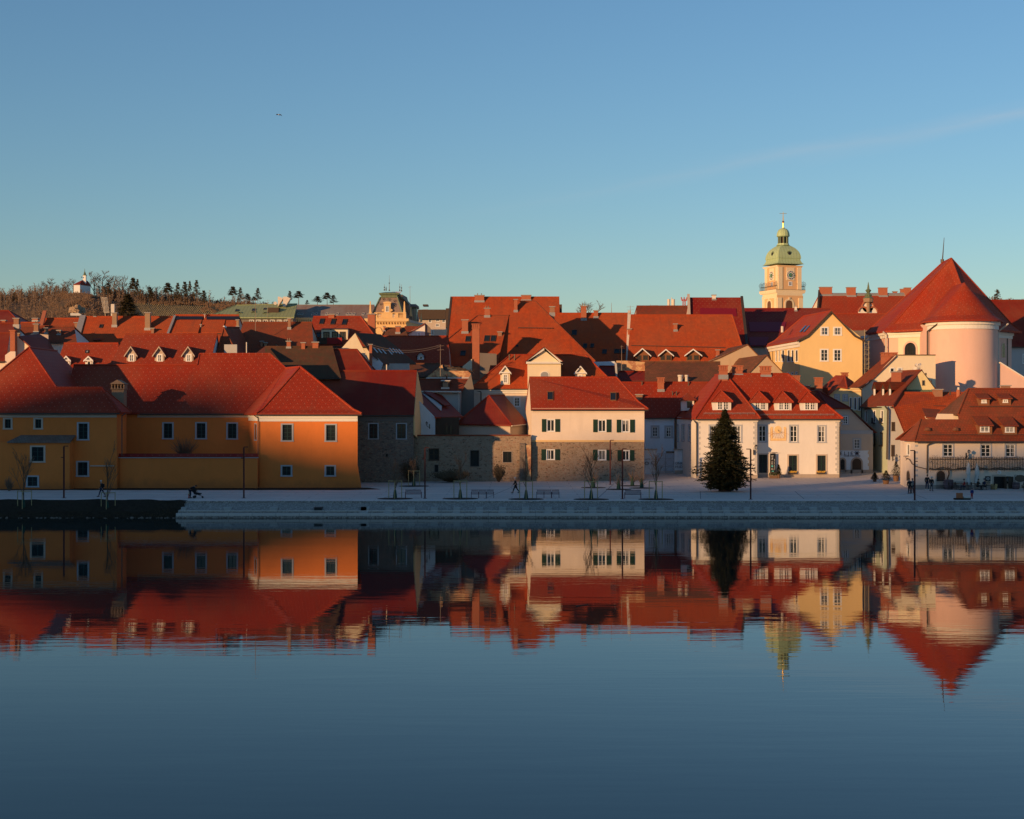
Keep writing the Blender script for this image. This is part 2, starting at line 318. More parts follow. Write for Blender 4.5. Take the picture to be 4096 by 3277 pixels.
def window(b,fa,u0,u1,v0,v1,st,shut=False,proud=False,par=None,label=None,name='window'):
    sw,sm_,sash,nx,ny,pane,rec=STY[st]
    if proud: rec=-.0
    sw=min(sw,(u1-u0)*.24); a0,a1,b0,b1=u0+sw,u1-sw,v0+sw*.8,v1-sw*.8
    m=MB(); o1=.05
    fa.box(m,u0,u1,b1,v1,-.01,o1); fa.box(m,u0-.04,u1+.04,v0,b0,-.01,o1+.03); fa.box(m,u0,a0,b0,b1,-.01,o1); fa.box(m,a1,u1,b0,b1,-.01,o1)
    wo=b.add(m,name,sm_,par,label); sub=wo if par is None else par
    g=MB(); fa.box(g,a0,a1,b0,b1,-rec-.02 if not proud else .0,-rec+.0 if not proud else .015); b.add(g,'pane',pane,sub)
    if st in('gy','wh','wt','sw','wv','dw','gl','sm','vi'):
        WN[0]+=1; k_=(WN[0]*7)%5; oo=(-rec+.001 if not proud else .0155); ww=a1-a0
        if k_ in(0,1,3):
            c_=MB()
            if k_!=1: fa.box(c_,a0,a0+ww*.28,b0,b1,oo,oo+.003)
            if k_!=3: fa.box(c_,a1-ww*.3,a1,b0+(b1-b0)*.1*(k_==1),b1,oo,oo+.003)
            if k_==1: fa.box(c_,a0,a1-ww*.3,b1-(b1-b0)*.35,b1,oo,oo+.003)
            b.add(c_,'curtain','curtain',sub)
    s=MB(); f=min(.07,(a1-a0)*.1); o0,o2=(-rec+.005,-rec+.05) if not proud else (.017,.045)
    fa.box(s,a0,a0+f,b0,b1,o0,o2); fa.box(s,a1-f,a1,b0,b1,o0,o2); fa.box(s,a0+f,a1-f,b0,b0+f,o0,o2); fa.box(s,a0+f,a1-f,b1-f,b1,o0,o2)
    for i in range(1,nx):
        c=a0+(a1-a0)*i/nx; w=.045 if i*2==nx or nx==2 else .02; fa.box(s,c-w,c+w,b0+f,b1-f,o0,o2)
    for j in range(1,ny):
        c=b0+(b1-b0)*j/ny; w=.022; 
        for i in range(nx):
            x0=a0+(a1-a0)*i/nx+.046; x1=a0+(a1-a0)*(i+1)/nx-.046
            if x1>x0: fa.box(s,x0,x1,c-w,c+w,o0,o2-.01)
    b.add(s,'sash',sash,sub)
    if shut:
        w=(u1-u0)*.56
        for x0,x1 in ((u0-w,u0-.02),(u1+.02,u1+w)):
            s=MB(); fa.box(s,x0,x1,v0,v1,.02,.08)
            k=v0+.12
            while k<v1-.12: fa.box(s,x0+.05,x1-.05,k,k+.035,.08,.10); k+=.1
            b.add(s,'shutter','green_wood',sub)
def walls(b,fp,z0,z1,mat,wins={},extra=[],name='wall',zs=None):
    """closed footprint (counter-clockwise); windows {edge:[(c0,c1,style[,shut])]}, pixel corners of the outer surround"""
    m=MB(); n=len(fp); todo=[]
    for e in range(n):
        fa=Fac(fp[e],fp[(e+1)%n]); hs=[]
        for w in wins.get(e,[]):
            (u0,va),(u1,vb)=fa.hit(w[0]),fa.hit(w[1]); v0,v1=min(va,vb),max(va,vb)
            if u0>u1: u0,u1=u1,u0
            if u0<.02 or u1>fa.L-.02 or v0<z0 or v1>z1-.02:
                u0=max(u0,.05); u1=min(u1,fa.L-.05); v1=min(v1,z1-.06)
                if u1-u0<.15 or v1-v0<.15: continue
            sw=min(STY[w[2]][0],(u1-u0)*.24); hs.append((u0+sw,u1-sw,v0+sw*.8,v1-sw*.8)); todo.append((fa,u0,u1,v0,v1,w))
        us=sorted({0,fa.L,*[h[0] for h in hs],*[h[1] for h in hs]}); vs=sorted({z0,z1,*[h[2] for h in hs],*[h[3] for h in hs]})
        for i in range(len(us)-1):
            for j in range(len(vs)-1):
                cu,cv=(us[i]+us[i+1])/2,(vs[j]+vs[j+1])/2
                if any(h[0]<cu<h[1] and h[2]<cv<h[3] for h in hs): continue
                m.poly([fa.w(us[i],vs[j]),fa.w(us[i+1],vs[j]),fa.w(us[i+1],vs[j+1]),fa.w(us[i],vs[j+1])])
        for a0,a1,b0,b1 in hs:
            for q in (((a0,b0),(a1,b0)),((a0,b1),(a1,b1)),((a0,b0),(a0,b1)),((a1,b0),(a1,b1))):
                m.poly([fa.w(*q[0]),fa.w(*q[1]),fa.w(*q[1],-.3),fa.w(*q[0],-.3)])
    for p in extra: m.poly(p)
    w_=b.add(m,name,mat)
    for fa,u0,u1,v0,v1,w in todo: window(b,fa,u0,u1,v0,v1,w[2],shut=len(w)>3 and w[3])
    return w_
def house(name,label,E0,E1,dE,R0,R1=None,pitch=45,rm='t_red',wm='p_cream',z0=None,ov=.35,hl=False,hr=False,cat='house',wins={},t=.2,depth=None,gut=True,capmat=None,dR=None):
    el=P(E0,dE); er=P(E1,dE); R1=R1 or R0; k=(R0[1]-HY)/F; tp=math.tan(R_(pitch))
    dr=dR or (CZ-el.z+tp*dE)/(tp+k); rl=P(R0,dr); rr=P(R1,dr); er.z=el.z; rr.z=rl.z
    tp=(rl.z-el.z)/(dr-dE); yb=2*dr-dE if depth is None else dE+depth
    bl=Vector((el.x,yb,el.z)); br=Vector((er.x,yb,er.z))
    b=Th(name,label,cat,((el.x+er.x)/2,(dE+yb)/2,gz((el.x+er.x)/2,dE) if z0 is None else z0))
    z0=b.b.z-.3
    polys=[[el,er,rr,rl],[bl,br,rr,rl]]
    if hl: polys.append([el,rl,bl])
    if hr: polys.append([er,rr,br])
    b.roof=slab(b,polys,rm,t,capmat=capmat)
    b.pl=plane(el,er,rl); b.plr=plane(er,br,rr) if hr else None; b.pll=plane(el,bl,rl) if hl else None
    z1=el.z+ov*tp-t-.01; x0,x1=el.x+(ov if hl else .12),er.x-(ov if hr else .12); ex=[]
    for h,x,rx in ((hl,x0,rl.x),(hr,x1,rr.x)):
        if not h:
            rx=rx+(.12 if x==x0 else -.12)
            ex.append([(x,dE+ov,z1),(x,yb-ov,z1),(rx,dr,rl.z-t-.03)])
    b.fp=[(x0,dE+ov),(x1,dE+ov),(x1,yb-ov),(x0,yb-ov)]; b.z1=z1; b.dE=dE; b.el=el; b.er=er; b.rl=rl; b.rr=rr; b.z0=z0
    walls(b,b.fp,z0,z1,wm,wins,ex)
    if gut:
        m=MB(); m.tube(el+Vector((0,-.1,-.16)),er+Vector((0,-.1,-.16)),.09,n=6); b.add(m,'gutter','gutter')
    return b
def chim(b,pl,x0,x1,yt,yb,st='red',d=None,crop_=None,dep=None,base=True,name='chimney',lean=0):
    """pixel box of a chimney standing on roof plane pl"""
    f=crop_ or N; s0=f(x0,yb); s1=f(x1,yb); st0=f(x0,yt)
    c=hit(((s0[0]+s1[0])/2,s0[1]),pl) if pl else P(((s0[0]+s1[0])/2,s0[1]),d)
    dd=c.y; w=(s1[0]-s0[0])*dd/F; dp=dep or min(w*.9,1.1); zt=CZ-(st0[1]-HY)*dd/F; h=zt-c.z
    mats={'red':'b_red','old':'b_old','tan':'b_tan','white':'p_white'}; y0=dd; y1=dd+dp
    m=MB(); hb=.35*min(1,h/1.5) if base else 0; m.box((c.x-w/2+.05,y0,c.z-1.5 if not pl else c.z-.9),(c.x+w/2-.05,y1,zt-.14))
    o=b.add(m,name,mats[st.split('+')[0]])
    k=MB(); cap=.14; zc=zt-cap
    if '+a' in st:  # arcaded cap
        hh=min(.55,h*.3); zc=zt-cap
        for i in range(4):
            x=c.x-w/2+.02+(w-.22)*i/3; k.box((x,y0-.06,zt-cap-hh),(x+.17,y0-.005,zt-cap)); 
        k.box((c.x-w/2-.03,y0-.1,zt-cap-hh-.12),(c.x+w/2+.03,y1+.06,zt-cap-hh))
    k.box((c.x-w/2-.08,y0-.12,zc),(c.x+w/2+.08,y1+.1,zt)); b.add(k,'chimney_cap','b_red' if '+a' in st else 'p_concrete',o)
    if base and pl:
        k=MB(); k.box((c.x-w/2-.04,y0-.05,c.z-.3),(c.x+w/2+.04,y1+.02,c.z+hb)); b.add(k,'flashing','lead',o)
    if '+p' in st:
        k=MB()
        for i in range(2): k.tube((c.x-w*.2+w*.4*i,y0+dp/2,zt),(c.x-w*.2+w*.4*i,y0+dp/2,zt+.35),.08,n=8)
        b.add(k,'chimney_pot','gutter',o)
    return o
def skyl(b,pl,a,c,f,skew=0,fm='gutter',pm='glass',w=.1):
    """roof window between pixel corners a (top left) and c (bottom right); skew shifts the foot to the left"""
    q=[hit(f(a[0],a[1]),pl),hit(f(c[0],a[1]),pl),hit(f(c[0]-skew,c[1]),pl),hit(f(a[0]-skew,c[1]),pl)]
    n=pl[1]; m=MB(); cen=sum(q,Vector())/4; inn=[p+(cen-p).normalized()*min(w*1.4,(cen-p).length*.3) for p in q]
    for i in range(4): m.prism([q[i]-n*.05,q[(i+1)%4]-n*.05,inn[(i+1)%4]-n*.05,inn[i]-n*.05],n*.16)
    o=b.add(m,'skylight',fm); g=MB(); g.prism([p-n*.04 for p in inn],n*.08); b.add(g,'pane',pm,o); return o
def dormer(b,pl,f,x0,x1,yt,yb,ya=None,kind='gable',wm='p_white',rm='t_red',win=None,st='sm',ovs=.25,ovf=.25,trim=None,slope=.35,wins=None,apx=None):
    """front rectangle x0..x1, yt (eave)..yb (foot) in crop pixels; ya apex"""
    s0=f(x0,yb); s1=f(x1,yb); mid=hit(((s0[0]+s1[0])/2,s0[1]),pl); Y0=mid.y
    g=lambda x,y: CZ-(f(x,y)[1]-HY)*Y0/F
    xl=(s0[0]-CX)*Y0/F; xr=(s1[0]-CX)*Y0/F; zb=mid.z; zt=g(x0,yt); xm=(xl+xr)/2
    m=MB(); fr=[(xl,Y0,zb-.15),(xr,Y0,zb-.15),(xr,Y0,zt),(xl,Y0,zt)]
    if kind=='gable':
        za=g(x0,ya); fr=[(xl,Y0,zb-.15),(xr,Y0,zb-.15),(xr,Y0,zt),(xm,Y0,za-.12),(xl,Y0,zt)]
    m.poly(fr)
    for x in (xl,xr):
        yy=py_(pl,x,zt); m.poly([(x,Y0,zb-.15),(x,Y0,zt),(x,max(Y0+.1,yy),zt),(x,max(Y0+.1,py_(pl,x,zb-.15)),zb-.15)])
    o=b.add(m,'dormer',wm)
    if kind=='shed':
        def ys(x): n,p=pl[1],pl[0]; return (n.dot(p)-n.x*x-n.z*(zt-slope*Y0))/(n.y+n.z*slope)
        a0,a1=xl-ovs,xr+ovs; y0=Y0-ovf; q=[]
        for x in (a0,a1): q.append((Vector((x,y0,zt-slope*ovf)),Vector((x,ys(x),zt+slope*(ys(x)-Y0)))))
        polys=[[q[0][0]+Vector((0,0,.1)),q[1][0]+Vector((0,0,.1)),q[1][1]+Vector((0,0,.1)),q[0][1]+Vector((0,0,.1))]]
    else:
        za=g(x0,ya); a0,a1=xl-ovs,xr+ovs; sl=(za-zt)/max(.2,(xr-xl)/2); ze=zt-sl*ovs*.7; y0=Y0-ovf; ap=Y0-ovf if kind=='gable' else Y0+(xr-xl)*.35
        pk=Vector((xm,ap,za)); rd=Vector((xm,py_(pl,xm,za),za)); 
        if rd.y<pk.y+.05: rd.y=pk.y+.05
        l0=Vector((a0,y0,ze)); r0=Vector((a1,y0,ze)); l1=Vector((a0,py_(pl,a0,ze),ze)); r1=Vector((a1,py_(pl,a1,ze),ze))
        polys=[[l0,pk,rd,l1],[r0,pk,rd,r1]]
        if kind=='hip': polys.append([l0,r0,pk])
    m=MB(); mm=[]
    r=slab(b,polys,rm,.1,name='dormer_roof',caps=kind=='hip',par=o)
    if trim and kind=='gable':
        m=MB()
        for a_,b_ in ((l0,pk),(pk,r0)): m.prism([a_+Vector((0,-.03,.02)),b_+Vector((0,-.03,.02)),b_+Vector((0,-.03,-.2)),a_+Vector((0,-.03,-.2))],(0,.12,0))
        if trim=='ped': m.box((a0+.05,y0-.02,zt-.16),(a1-.05,Y0,zt))
        b.add(m,'dormer_trim','white' if trim!='tan' else 'p_sand',o)
    fa=Fac((xl,Y0-.005),(xr,Y0-.005)); W_=xr-xl
    for (wx0,wy0,wx1,wy1) in ([win] if win else []) + (wins or []):
        u0,v1=fa.hit(f(wx0,wy0)); u1,v0=fa.hit(f(wx1,wy1)); window(b,fa,u0,u1,v0,v1,st,proud=True,par=o)
    return o
def wire(pts,r,name,mat,label,cat,sag=0,group=None):
    m=MB()
    if len(pts)==2 and sag:
        a,b_=map(Vector,pts); pts=[a.lerp(b_,i/12)-Vector((0,0,sag*4*(i/12)*(1-i/12))) for i in range(13)]
    m.path(pts,r,4); return solo(m,name,mat,label,cat,group=group)
def flat(b,f,pts,d,mat,name='wall',th=.3,label=None,par=None):
    """upright wall piece with an outline, at depth d"""
    m=MB(); m.prism([P(f(*p),d) for p in pts],(0,th,0)); return b.add(m,name,mat,par,label)
def roofpoly(b,f,ptsd,mat,t=.2,caps=False,name='roof'):
    return slab(b,[[P(f(p[0],p[1]),p[2]) for p in q] for q in ptsd],mat,t,caps=caps,name=name)
# ================================================================ front row
def pipe(b,f,x,y0,y1,d,mat='gutter',jog=0):
    m=MB(); a=P(f(x+jog,y0),d); p=P(f(x,y0+abs(jog)*.7+1),d); q=P(f(x,y1),d); m.path([a,p,q],.07,6); return b.add(m,'downpipe',mat)
def cornice(b,p,q,z0,z1,mat,o=.12,name='cornice'):
    fa=Fac(p,q); m=MB(); fa.box(m,0,fa.L,z0,z1,-.02,o*.6); fa.box(m,0,fa.L,z0+(z1-z0)*.55,z1,o*.6+.002,o*1.3); return b.add(m,name,mat)
# --- left monastery wing
b=Th('monastery_wing','orange monastery wing with tall hipped red roof at the left edge of the photo','house',(-57,190,1.3))
k=1.104; zw=13.67
apF=Vector((-60.2,191.3,18.76)); apB=Vector((-60.2,203,18.76)); wl=Vector((-55.4,186.69,zw)); wr=Vector((-49.9,186.69,zw))
eL=Vector((-67.4,184,10.7)); eR=Vector((-47,184,10.7)); v1=Vector((-52.9,189.4,10.7)); v2=Vector((-52.9,203,10.7)); v3=Vector((-47,189.4,10.7)); v4=Vector((-67.4,203,10.7))
slab(b,[[eL,eR,wr,wl,apF],[apF,wl,v1,v2,apB],[wr,eR,v3],[wl,wr,v3,v1],[apF,eL,v4,apB]],'t_red',.22)
fp=[(-67,184.4),(-47.5,184.4),(-47.5,189),(-53.3,189),(-53.3,203),(-67,203)]
walls(b,fp,1.1,10.85,'p_orange',{0:[(G(35,350),G(145,485),'ob'),(G(385,350),G(495,485),'ob'),(G(885,400),G(1027,610),'og'),(G(875,845),G(1025,1028),'os'),(G(1500,395),G(1540,595),'os')]},
  [[(-53.3,203,10.8),(-67,203,10.8),(-60.2,203,18.4)]])
cornice(b,(-67,184.4),(-47.5,184.4),10.05,10.6,'p_sand'); pipe(b,G,1402,300,790,184.2,jog=40)
m=MB(); m.tube(eL+Vector((0,-.1,-.2)),eR+Vector((0,-.1,-.2)),.09); b.add(m,'gutter','gutter')
# bay with shingled lean-to roof
x0=P(G(-160,625),182.6).x; x1=P(G(800,625),182.6).x
bay=MB(); bay.box((x0,182.6,1.1),(x1,184.38,P(G(0,625),182.6).z)); fa=Fac((x0,182.6),(x1,182.6)); bo=b.add(bay,'bay','p_orange')
for q in ((G(345,668),G(523,866),'ob'),(G(300,1013),G(450,1150),'os')):
    u0,a=fa.hit(q[0]);u1,c=fa.hit(q[1]); window(b,fa,u0,u1,c,a,q[2],proud=True,par=bo)
zz=P(G(0,625),182.6).z; zt=P(G(0,548),184.3).z; xa=P(G(80,625),182.4).x; xb=P(G(805,620),182.4).x; xc=P(G(240,552),184.3).x
slab(b,[[Vector((xa,182.4,zz)),Vector((xb,182.4,zz)),Vector((xb+.1,184.38,zt)),Vector((xc,184.38,zt))]],'t_grey',.15,name='bay_roof',par=bo)
m=MB(); z=P(G(900,905),184).z; m.box((x1,183.5,1.1),(P(G(850,0),184).x,184.38,z)); b.add(m,'buttress','p_orange'); m=MB(); m.box((P(G(1028,0),184).x,184.25,z-.05),(P(G(1300,0),184).x,184.39,z+.08)); b.add(m,'ledge','p_sand')
# latticed-cap chimney
c0=P(A(1205,1560),189.8); c1=P(A(1335,1560),189.8); m=MB(); zt=P(A(0,1360),189.8).z; m.box((c0.x,189.8,c0.z-1.2),(c1.x,191.2,zt)); co=b.add(m,'chimney','b_tan')
m=MB(); zt2=P(A(0,1345),189.8).z
zk=P(A(0,1330),189.8).z
for i in range(5): xx=c0.x+(c1.x-c0.x)*(i/4); m.box((xx-.08,189.75,zt),(xx+.08,191.25,zt+.55))
m.box((c0.x-.1,189.6,zt-.1),(c1.x+.1,191.4,zt)); m.prism([(c0.x-.2,189.5,zt+.55),(c1.x+.2,189.5,zt+.55),((c0.x+c1.x)/2,189.5,zt+1.1)],(0,2,0)); b.add(m,'chimney_cap','b_tan',co)
# --- middle monastery wing
b=Th('monastery_wing','recessed middle wing of the orange monastery with long red roof behind the courtyard wall','house',(-45,199,1.5))
s=1.08; ez=10.6; yy=lambda z:193.8+(z-ez)/s
p=[Vector((-57,193.8,ez)),Vector((-33.9,193.8,ez)),Vector((-29.4,yy(16.4),16.4)),Vector((-31.7,yy(18.3),18.3)),Vector((-40.9,yy(18.3),18.3)),Vector((-40.9,yy(16.8),16.8)),Vector((-57,yy(16.8),16.8))]
slab(b,[p],'t_red'); 
slab(b,[[p[6],p[5],Vector((-40.9,205.3,10.6)),Vector((-57,205.3,10.6))],[p[4],p[3],Vector((-27,208,10.6)),Vector((-40.9,208,10.6))],[p[3],p[2],Vector((-24.6,199.2,10.6)),Vector((-27,208,10.6))]],'t_red',name='rear_roof',caps=False)
m=MB(); m.path([p[6],p[5]],.13); m.path([p[4],p[3],p[2]],.13); m.path([p[5],p[4]],.1); b.add(m,'ridge_tiles','t_red')
walls(b,[(-57,194.2),(-33.2,194.2),(-28,207),(-57,207)],1.1,10.9,'p_orange',{0:[(G(1865,400),G(1998,598),'og'),(Hc(232,398),Hc(368,598),'og'),(Hc(590,402),Hc(725,600),'og')]},[[(-40.85,194.5,10.8),(-40.85,207.5,10.8),(-40.85,yy(18.0),18.0)]])
cornice(b,(-47.4,194.2),(-33.2,194.2),10.0,10.55,'p_sand')
m=MB(); m.tube((-47,193.7,10.4),(-33.9,193.7,10.4),.09); b.add(m,'gutter','gutter')
# --- right monastery block
b=Th('monastery_wing','sunlit orange monastery block with pyramid-like red hip roof at the end of the courtyard wall','house',(-24.6,193,1.3))
aF=P(B(1350,1125),192.5); aB=P(B(1190,1140),199.17); aB.z=aF.z; eL=P(Hc(935,300),186); eR=P(Hc(2148,292),186); eR.z=eL.z; eB=Vector((-33.9,193.8,10.55)); rB=Vector((-19.9,200.5,eL.z))
def flare(e,a,t=.13,dz=-.28):
    p=e.lerp(a,t); p.z+=dz; return p
fl,fr=flare(eL,aF),flare(eR,aF)
slab(b,[[eL,eR,fr,fl],[fl,fr,aF],[eL,fl,aF,aB,eB],[eR,fr,aF,aB,rB],[aB,rB,Vector((-27,206,10.5))]],'t_red',capmat='t_red2')
zt=eL.z+.05
fp=[(-30.7,186.35),(-18.75,186.35),(-20.2,200),(-29,200),(-33.3,194.1)]
walls(b,fp,1.05,zt,'p_orange',{0:[(Hc(1217,414),Hc(1363,624),'og'),(Hc(1720,418),Hc(1863,627),'og'),(Hc(1215,893),Hc(1350,1026),'os'),(Hc(1720,893),Hc(1851,1026),'os')],4:[(Hc(824,405),Hc(851,604),'st'),(Hc(915,412),Hc(942,614),'st')]})
cornice(b,(-30.7,186.35),(-18.75,186.35),9.55,10.28,'p_capwhite',.16); cornice(b,(-33.3,194.1),(-30.75,186.35),9.6,10.3,'p_capwhite')
m=MB(); m.prism([(-18.77,186.33,1.05),(-18.2,186.1,1.05),(-18.77,186.33,4.2)],(-.6,6,0)); m.prism([(-30.6,186.33,1.05),(-18.1,186.33,1.05),(-18.1,185.95,1.05),(-30.6,185.95,1.05)],(0,.15,.35)); b.add(m,'wall_foot','p_orange')
pipe(b,Hc,955,320,775,186.2,jog=-45)
m=MB(); m.tube(eL+Vector((0,-.1,-.2)),eR+Vector((0,-.1,-.2)),.09); b.add(m,'gutter','gutter')
# --- courtyard wall
xa=P(G(1315,800),184.6).x; xb=-30.72; zt=P(G(1400,803),184.6).z
b=Th('courtyard_wall','long plain orange courtyard wall with a red tile coping','wall',((xa+xb)/2,185,1.4))
m=MB(); m.box((xa,185.2,1.1),(-47.4,185.8,zt)); m.box((-47.45,185.2,1.1),(xb,185.8,zt)); b.add(m,'wall','p_orange')
m=MB(); m.prism([(xa-.1,185.0,zt),(xa-.1,186.,zt),(xa-.1,185.5,zt+.42)],(xb-xa+.1,0,0)); b.add(m,'coping','t_crimson'); m=MB(); m.box((xa-.1,185.08,zt-.12),(xb+.05,185.92,zt-.003)); b.add(m,'ledge','p_trimgrey')
# --- dirt strip
m=MB(); pts=[(-75,184.5),(-75,180.9)]+[(x,180.8+.25*math.sin(x*1.3)) for x in range(-72,-18,2)]+[(-15.6,182.5),(-17.5,186.3)]
m.prism([(x,y,1.4) for x,y in pts],(0,0,.12)); solo(m,'flower_bed','earth','narrow dark earth bed along the foot of the orange monastery wall','flower bed',kind=None)
# --- stone house
b=house('stone_house','rough stone house with dark red roof standing right of the sunlit orange block',(N(1405,1658)),I(735,455),199.6,N(1190,1484),C(722,1174),rm='t_dark',wm='s_dark',z0=1.4,ov=.35,
  wins={0:[(I(208,553),I(330,742),'st'),(I(528,553),I(655,742),'st'),(I(405,905),I(440,946),'no')]},dR=207.5)
er=b.er; rr=b.rr; flat_=MB(); z1=b.z1
flat_.prism([(er.x-.08,199.9,P(I(0,690),200).z),(er.x-.08,199.9,er.z+.1),(rr.x-.1,207.5,rr.z-.05),(er.x+.9,216,P(I(0,640),216).z),(er.x+.9,216,5)],(.16,0,0)); b.add(flat_,'gable_wall','p_ochre',label='rendered ochre side gable')
cornice(b,(er.x-11,199.95),(er.x-.1,199.95),9.5,10.1,'p_darkrough')
# --- stone boundary wall
zt=P(I(1400,700),202.6).z; xa=P(I(730,0),202.6).x; xb=P(I(2080,0),202.6).x
b=Th('stone_wall','long rough stone wall between the dark stone house and the white house','wall',((xa+xb)/2,201,1.4))
walls(b,[(xa,202.6),(xb,202.6),(xb,203.3),(xa,203.3)],1.2,zt,'s_light',{0:[(I(905,845),I(1025,985),'dk'),(I(1380,865),I(1488,1056),'no'),(I(968,1030),I(1020,1122),'no'),(I(1752,876),I(1866,1012),'br')]})
m=MB(); m.box((xa,202.45,zt),(xb,203.4,zt+.13)); b.add(m,'coping','t_rust')
m=MB(); x0=P(I(1950,0),202).x; x1=P(I(2015,0),202).x
m.prism([(x0,201.8,1.3),(x0,202.58,1.3),(x0,202.58,6.6),(x0,202.3,6.4)],(x1-x0,0,0)); b.add(m,'buttress','s_dark')
m=MB(); x0=P(I(2018,0),202).x; m.box((x0,202.42,2.2),(xb,202.58,6.3)); b.add(m,'brick_patch','b_ruin')
# --- white house on stone base
e0=J(210,392); e1=J(1562,403)
b=house('white_house','cream house with green shutters over a rough stone ground floor','',1,(0,0)) if 0 else None
d0=203.; el=P(e0,d0); er=P(e1,d0); er.z=el.z; dr=209.3; rl=P(J(192,28),dr); rr=P(J(1195,38),dr); rr.z=rl.z; yb=215.6
b=Th('cream_house','cream house with green shutters and red roof over a rough stone ground floor','house',((el.x+er.x)/2,209,1.5))
bl=Vector((1.85,yb,el.z)); br=Vector((er.x+.3,yb,el.z))
fr=er.lerp(rr,.3)+Vector((0,0,-.35)); fe=el.lerp(rl,.0)
slab(b,[[el,er,fr,rr,rl],[bl,br,rr,rl],[er,fr,rr,br]],'t_red2',.2)
b.pl=plane(el,er,rl)
xl=2.62; xr=P(J(1516,0),203.3).x; zm=P(J(0,771),203.3).z; z1=el.z+.12
fp=[(xl,203.3),(xr,203.3),(xr,215),(1.95,215)]
G1=[(J(392,508),J(490,655),'sw',1),(J(982,512),J(1080,659),'sw',1),(J(1252,514),J(1350,662),'sw',1)]
G2=[(J(388,855),J(488,980),'sw',1),(J(980,860),J(1079,984),'sw',1),(J(1258,864),J(1348,988),'sw',1)]
walls(b,fp,zm,z1,'p_cream',{0:G1},[[(xl,203.3,z1),(1.95,215,z1),(rl.x+.08,dr,rl.z-.25)]]); walls(b,[(xl,203.34),(xr-.02,203.34),(xr-.02,215),(1.98,215)],1.2,zm-.003,'s_light',{0:G2},name='stone_base')
cornice(b,(xl,203.3),(xr,203.3),zm+.02,P(J(0,750),203.3).z,'p_ochre',.05,'string_course'); cornice(b,(xl,203.3),(xr,203.3),z1-.6,z1-.02,'p_cream',.16)
m=MB(); m.tube(el+Vector((0,-.1,-.16)),er+Vector((0,-.1,-.16)),.09); b.add(m,'gutter','gutter')
skyl(b,b.pl,(400,193),(469,294),J,fm='wood'); skyl(b,b.pl,(1123,203),(1192,300),J,fm='wood')
# --- grey-blue recessed house
b=house('recessed_house','shaded blue-white house set back behind the ironwork gate',J(1518,487),J(1872,490),220,D(1020,1158),D(1990,1170),rm='t_red',wm='p_bluewhite',dR=225.3,
  wins={0:[(J(1588,580),J(1690,728),'gl'),(J(1746,582),J(1847,730),'gl')]})
chim(b,b.pl,1430,1502,1105,1258,'red+a',crop_=D); chim(b,b.pl,1195,1270,1285,1345,'old',crop_=D,base=False)
for x,y0,y1 in ((1262,1150,1185),(1762,1145,1190),(1590,1255,1295),(1632,1255,1297)):
    m=MB(); q=hit(D(x,y1),b.pl); m.tube(q-Vector((0,0,.2)),Vector((q.x,q.y,P(D(0,y0),q.y).z)),.09); b.add(m,'vent_pipe','gutter')
# --- gate wall
b=Th('gate_wall','pale shaded garden wall with painted scrawls either side of the gate','wall',(22,217.5,2))
z=gz(24,216.2)-.25; zt=P(J(1900,862),216.2).z; m=MB(); ga=P(J(1660,0),216.2).x; gb=P(J(1862,0),216.2).x
m.box((P(J(1518,0),216.2).x,216.2,z),(ga,217.4,zt)); m.box((gb,216.2,z),(P(J(2112,0),216.2).x,217.4,zt)); b.add(m,'wall','p_bluewhite')
m=MB(); m.box((P(J(1500,0),216.2).x,215.9,zt),(ga+.05,217.5,zt+.12)); m.box((gb-.05,215.9,zt),(P(J(2114,0),216.2).x,217.5,zt+.12)); b.add(m,'coping','p_plinth')
m=MB(); m.box((gb,215.94,z),(P(J(2110,0),216.2).x,215.99,z+.75)); b.add(m,'plinth','p_plinth')
def text(b,txt,f,x,y,d,h,mat,name,dir_=(1,0),rot=None,par=None,ext=.01,label=None):
    c=bpy.data.curves.new(name,'FONT'); c.body=txt; c.size=h; c.extrude=ext; c.resolution_u=2
    o=bpy.data.objects.new('tmp',c); COL.objects.link(o); dg=bpy.context.evaluated_depsgraph_get(); dg.update(); me=bpy.data.meshes.new_from_object(o.evaluated_get(dg)); bpy.data.objects.remove(o)
    me.materials.clear(); me.materials.append(MATS[mat]); no=bpy.data.objects.new(name,me); COL.objects.link(no)
    p=P(f(x,y),d) if f else Vector((x,d,y)); no.parent=par or b.o; no.location=p-b.b; no.rotation_euler=rot or (R_(90),0,math.atan2(dir_[1],dir_[0]))
    if label: no['label']=label
    return no
text(b,'...NITA CONA',J,1512,978,215.98,.30,'graffiti','lettering')
text(b,'ONK\nHUD',J,1868,1030,215.98,.5,'graffiti','lettering')
m=MB(); random.seed(3)
for cx,cy,r in ((1622,1012,30),(1545,1018,26)):
    pts=[]
    for i in range(40): t=i/40*6.28*(2.2); rr_=r*(.55+.45*random.random()); pts.append(P(J(cx+rr_*math.cos(t),cy+rr_*.8*math.sin(t)),215.96))
    m.path(pts,.025,4)
b.add(m,'scribble','graffiti')
